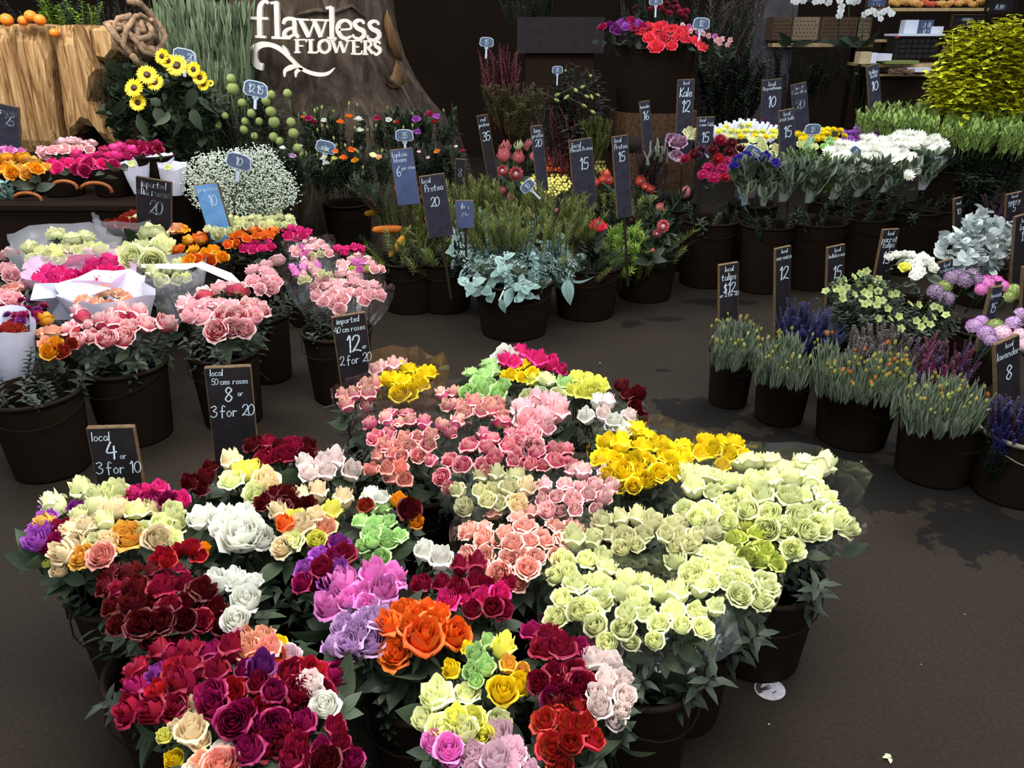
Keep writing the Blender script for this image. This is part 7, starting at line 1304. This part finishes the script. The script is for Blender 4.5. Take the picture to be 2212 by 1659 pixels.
byY('hydrangea_bunch', 'faded olive clustered heads among the hellebores', [(2020, 630, 32), (2040, 620, 30), (2045, 645, 30), (2190, 630, 34), (2180, 642, 24)], [('statice', 1), ('hellebore', 2)], 'head', 30, 3.7, 6, 'dark')
byY('hyacinth_bunch', 'lilac and cream hyacinths under the hyacinth sign', [(2105, 705, 34), (2130, 720, 34), (2150, 705, 34, 'hellebore'), (2165, 720, 34), (2190, 700, 34), (2205, 680, 30), (2205, 725, 32), (2120, 695, 28), (2140, 735, 26), (2210, 745, 26)], [('hyacinth', 3), ('palepink', 1)], 'head', 32, 3.2, 8, 'dark', tilt=(0, -.5, 1))
T, b0, c0 = foliage('dusty_bunch', 'pale silver velvety leaves in a rounded clump at the right', [(2045, 500), (2075, 470), (2130, 450), (2190, 465), (2195, 540), (2130, 560), (2070, 550)], 30, [M('sp_dusty', 'dusty', k) for k in range(4)], .52, .2, 'branch', 'foliage', gather=.26, y=4.2)
foliage('statice_bunch', 'very dark purple sprays behind the pale silver leaves', [(2130, 420), (2230, 418), (2230, 465), (2150, 460)], 30, [M('spk_plum', 'dark', k) for k in range(3)], .6, .2, 'spray', 'flowers', gather=.3, spread=.5, y=4.95)
price_sign('board reading local tulips 12 or 2 for 20', 1573, 568, 1572, 690, 46, 3.4, [('local', .5, .12, .25), ('tulips', .5, .45, .34), ('$12', .5, .95, .48), ('or 2 for 20', .5, 1.4, .42)], 'slatedark', yaw=12)
price_sign('tall board reading local veronica 12', 1690, 533, 1688, 690, 40, 3.75, [('local', .55, .1, .22), ('veronica', .55, .4, .32), ('12', .5, 1.1, .7)], 'slatedark', yaw=18)
price_sign('board reading local helleborous 15', 1805, 530, 1802, 612, 44, 3.95, [('local', .55, .1, .2), ('helleborous', .55, .36, .3), ('15', .55, 1.05, .62)], 'slatedark', yaw=16)
price_sign('leaning board reading local parrot tulips 15', 1924, 494, 1903, 600, 40, 4.1, [('local', .5, .1, .22), ('parrot', .5, .36, .36), ('tulips', .5, .66, .34), ('15', .5, 1.25, .65)], 'slatedark', yaw=12)
price_sign('board reading local scabiosa 18 behind the olive heads', 2041, 562, 2040, 625, 36, 3.95, [('local', .55, .12, .26), ('scabiosa', .55, .4, .32), ('18', .5, .95, .55)], 'slate', yaw=16)
price_sign('leaning board reading hyacinth 15', 2152, 618, 2130, 705, 34, 3.45, [('hyacinth', .55, .4, .32), ('15', .5, 1.1, .62)], 'slate', yaw=22)
price_sign('board reading local lavender 8 at the right edge', 2172, 732, 2175, 880, 66, 2.75, [('local', .55, .1, .18), ('lavender', .5, .35, .3), ('8', .5, .95, .52)], 'slatedark', yaw=18, extra=.15)
price_sign('small narrow board left of the pale silver leaves', 2068, 427, 2068, 472, 20, 4.7, [('local', .5, .4, .3), ('10', .5, 1.2, .6)], 'slatedark', yaw=14)
price_sign('board reading local gypsy 5 in the purple sprays', 2190, 416, 2188, 445, 36, 4.75, [('local', .5, .06, .22), ('gypsy', .5, .3, .34), ('5', .5, .72, .4)], 'slatedark', yaw=6)
price_sign('board cut by the right edge beside the silver leaves', 2208, 463, 2200, 570, 42, 4.1, [('local', .6, .15, .25), ('lamb', .6, .45, .35), ('15', .6, .9, .5)], 'slatedark', yaw=16)
price_sign('slim board at the right edge above the hyacinths', 2222, 572, 2215, 690, 34, 3.6, [('stock', .6, .3, .3), ('10', .6, .9, .5)], 'slatedark', yaw=16)
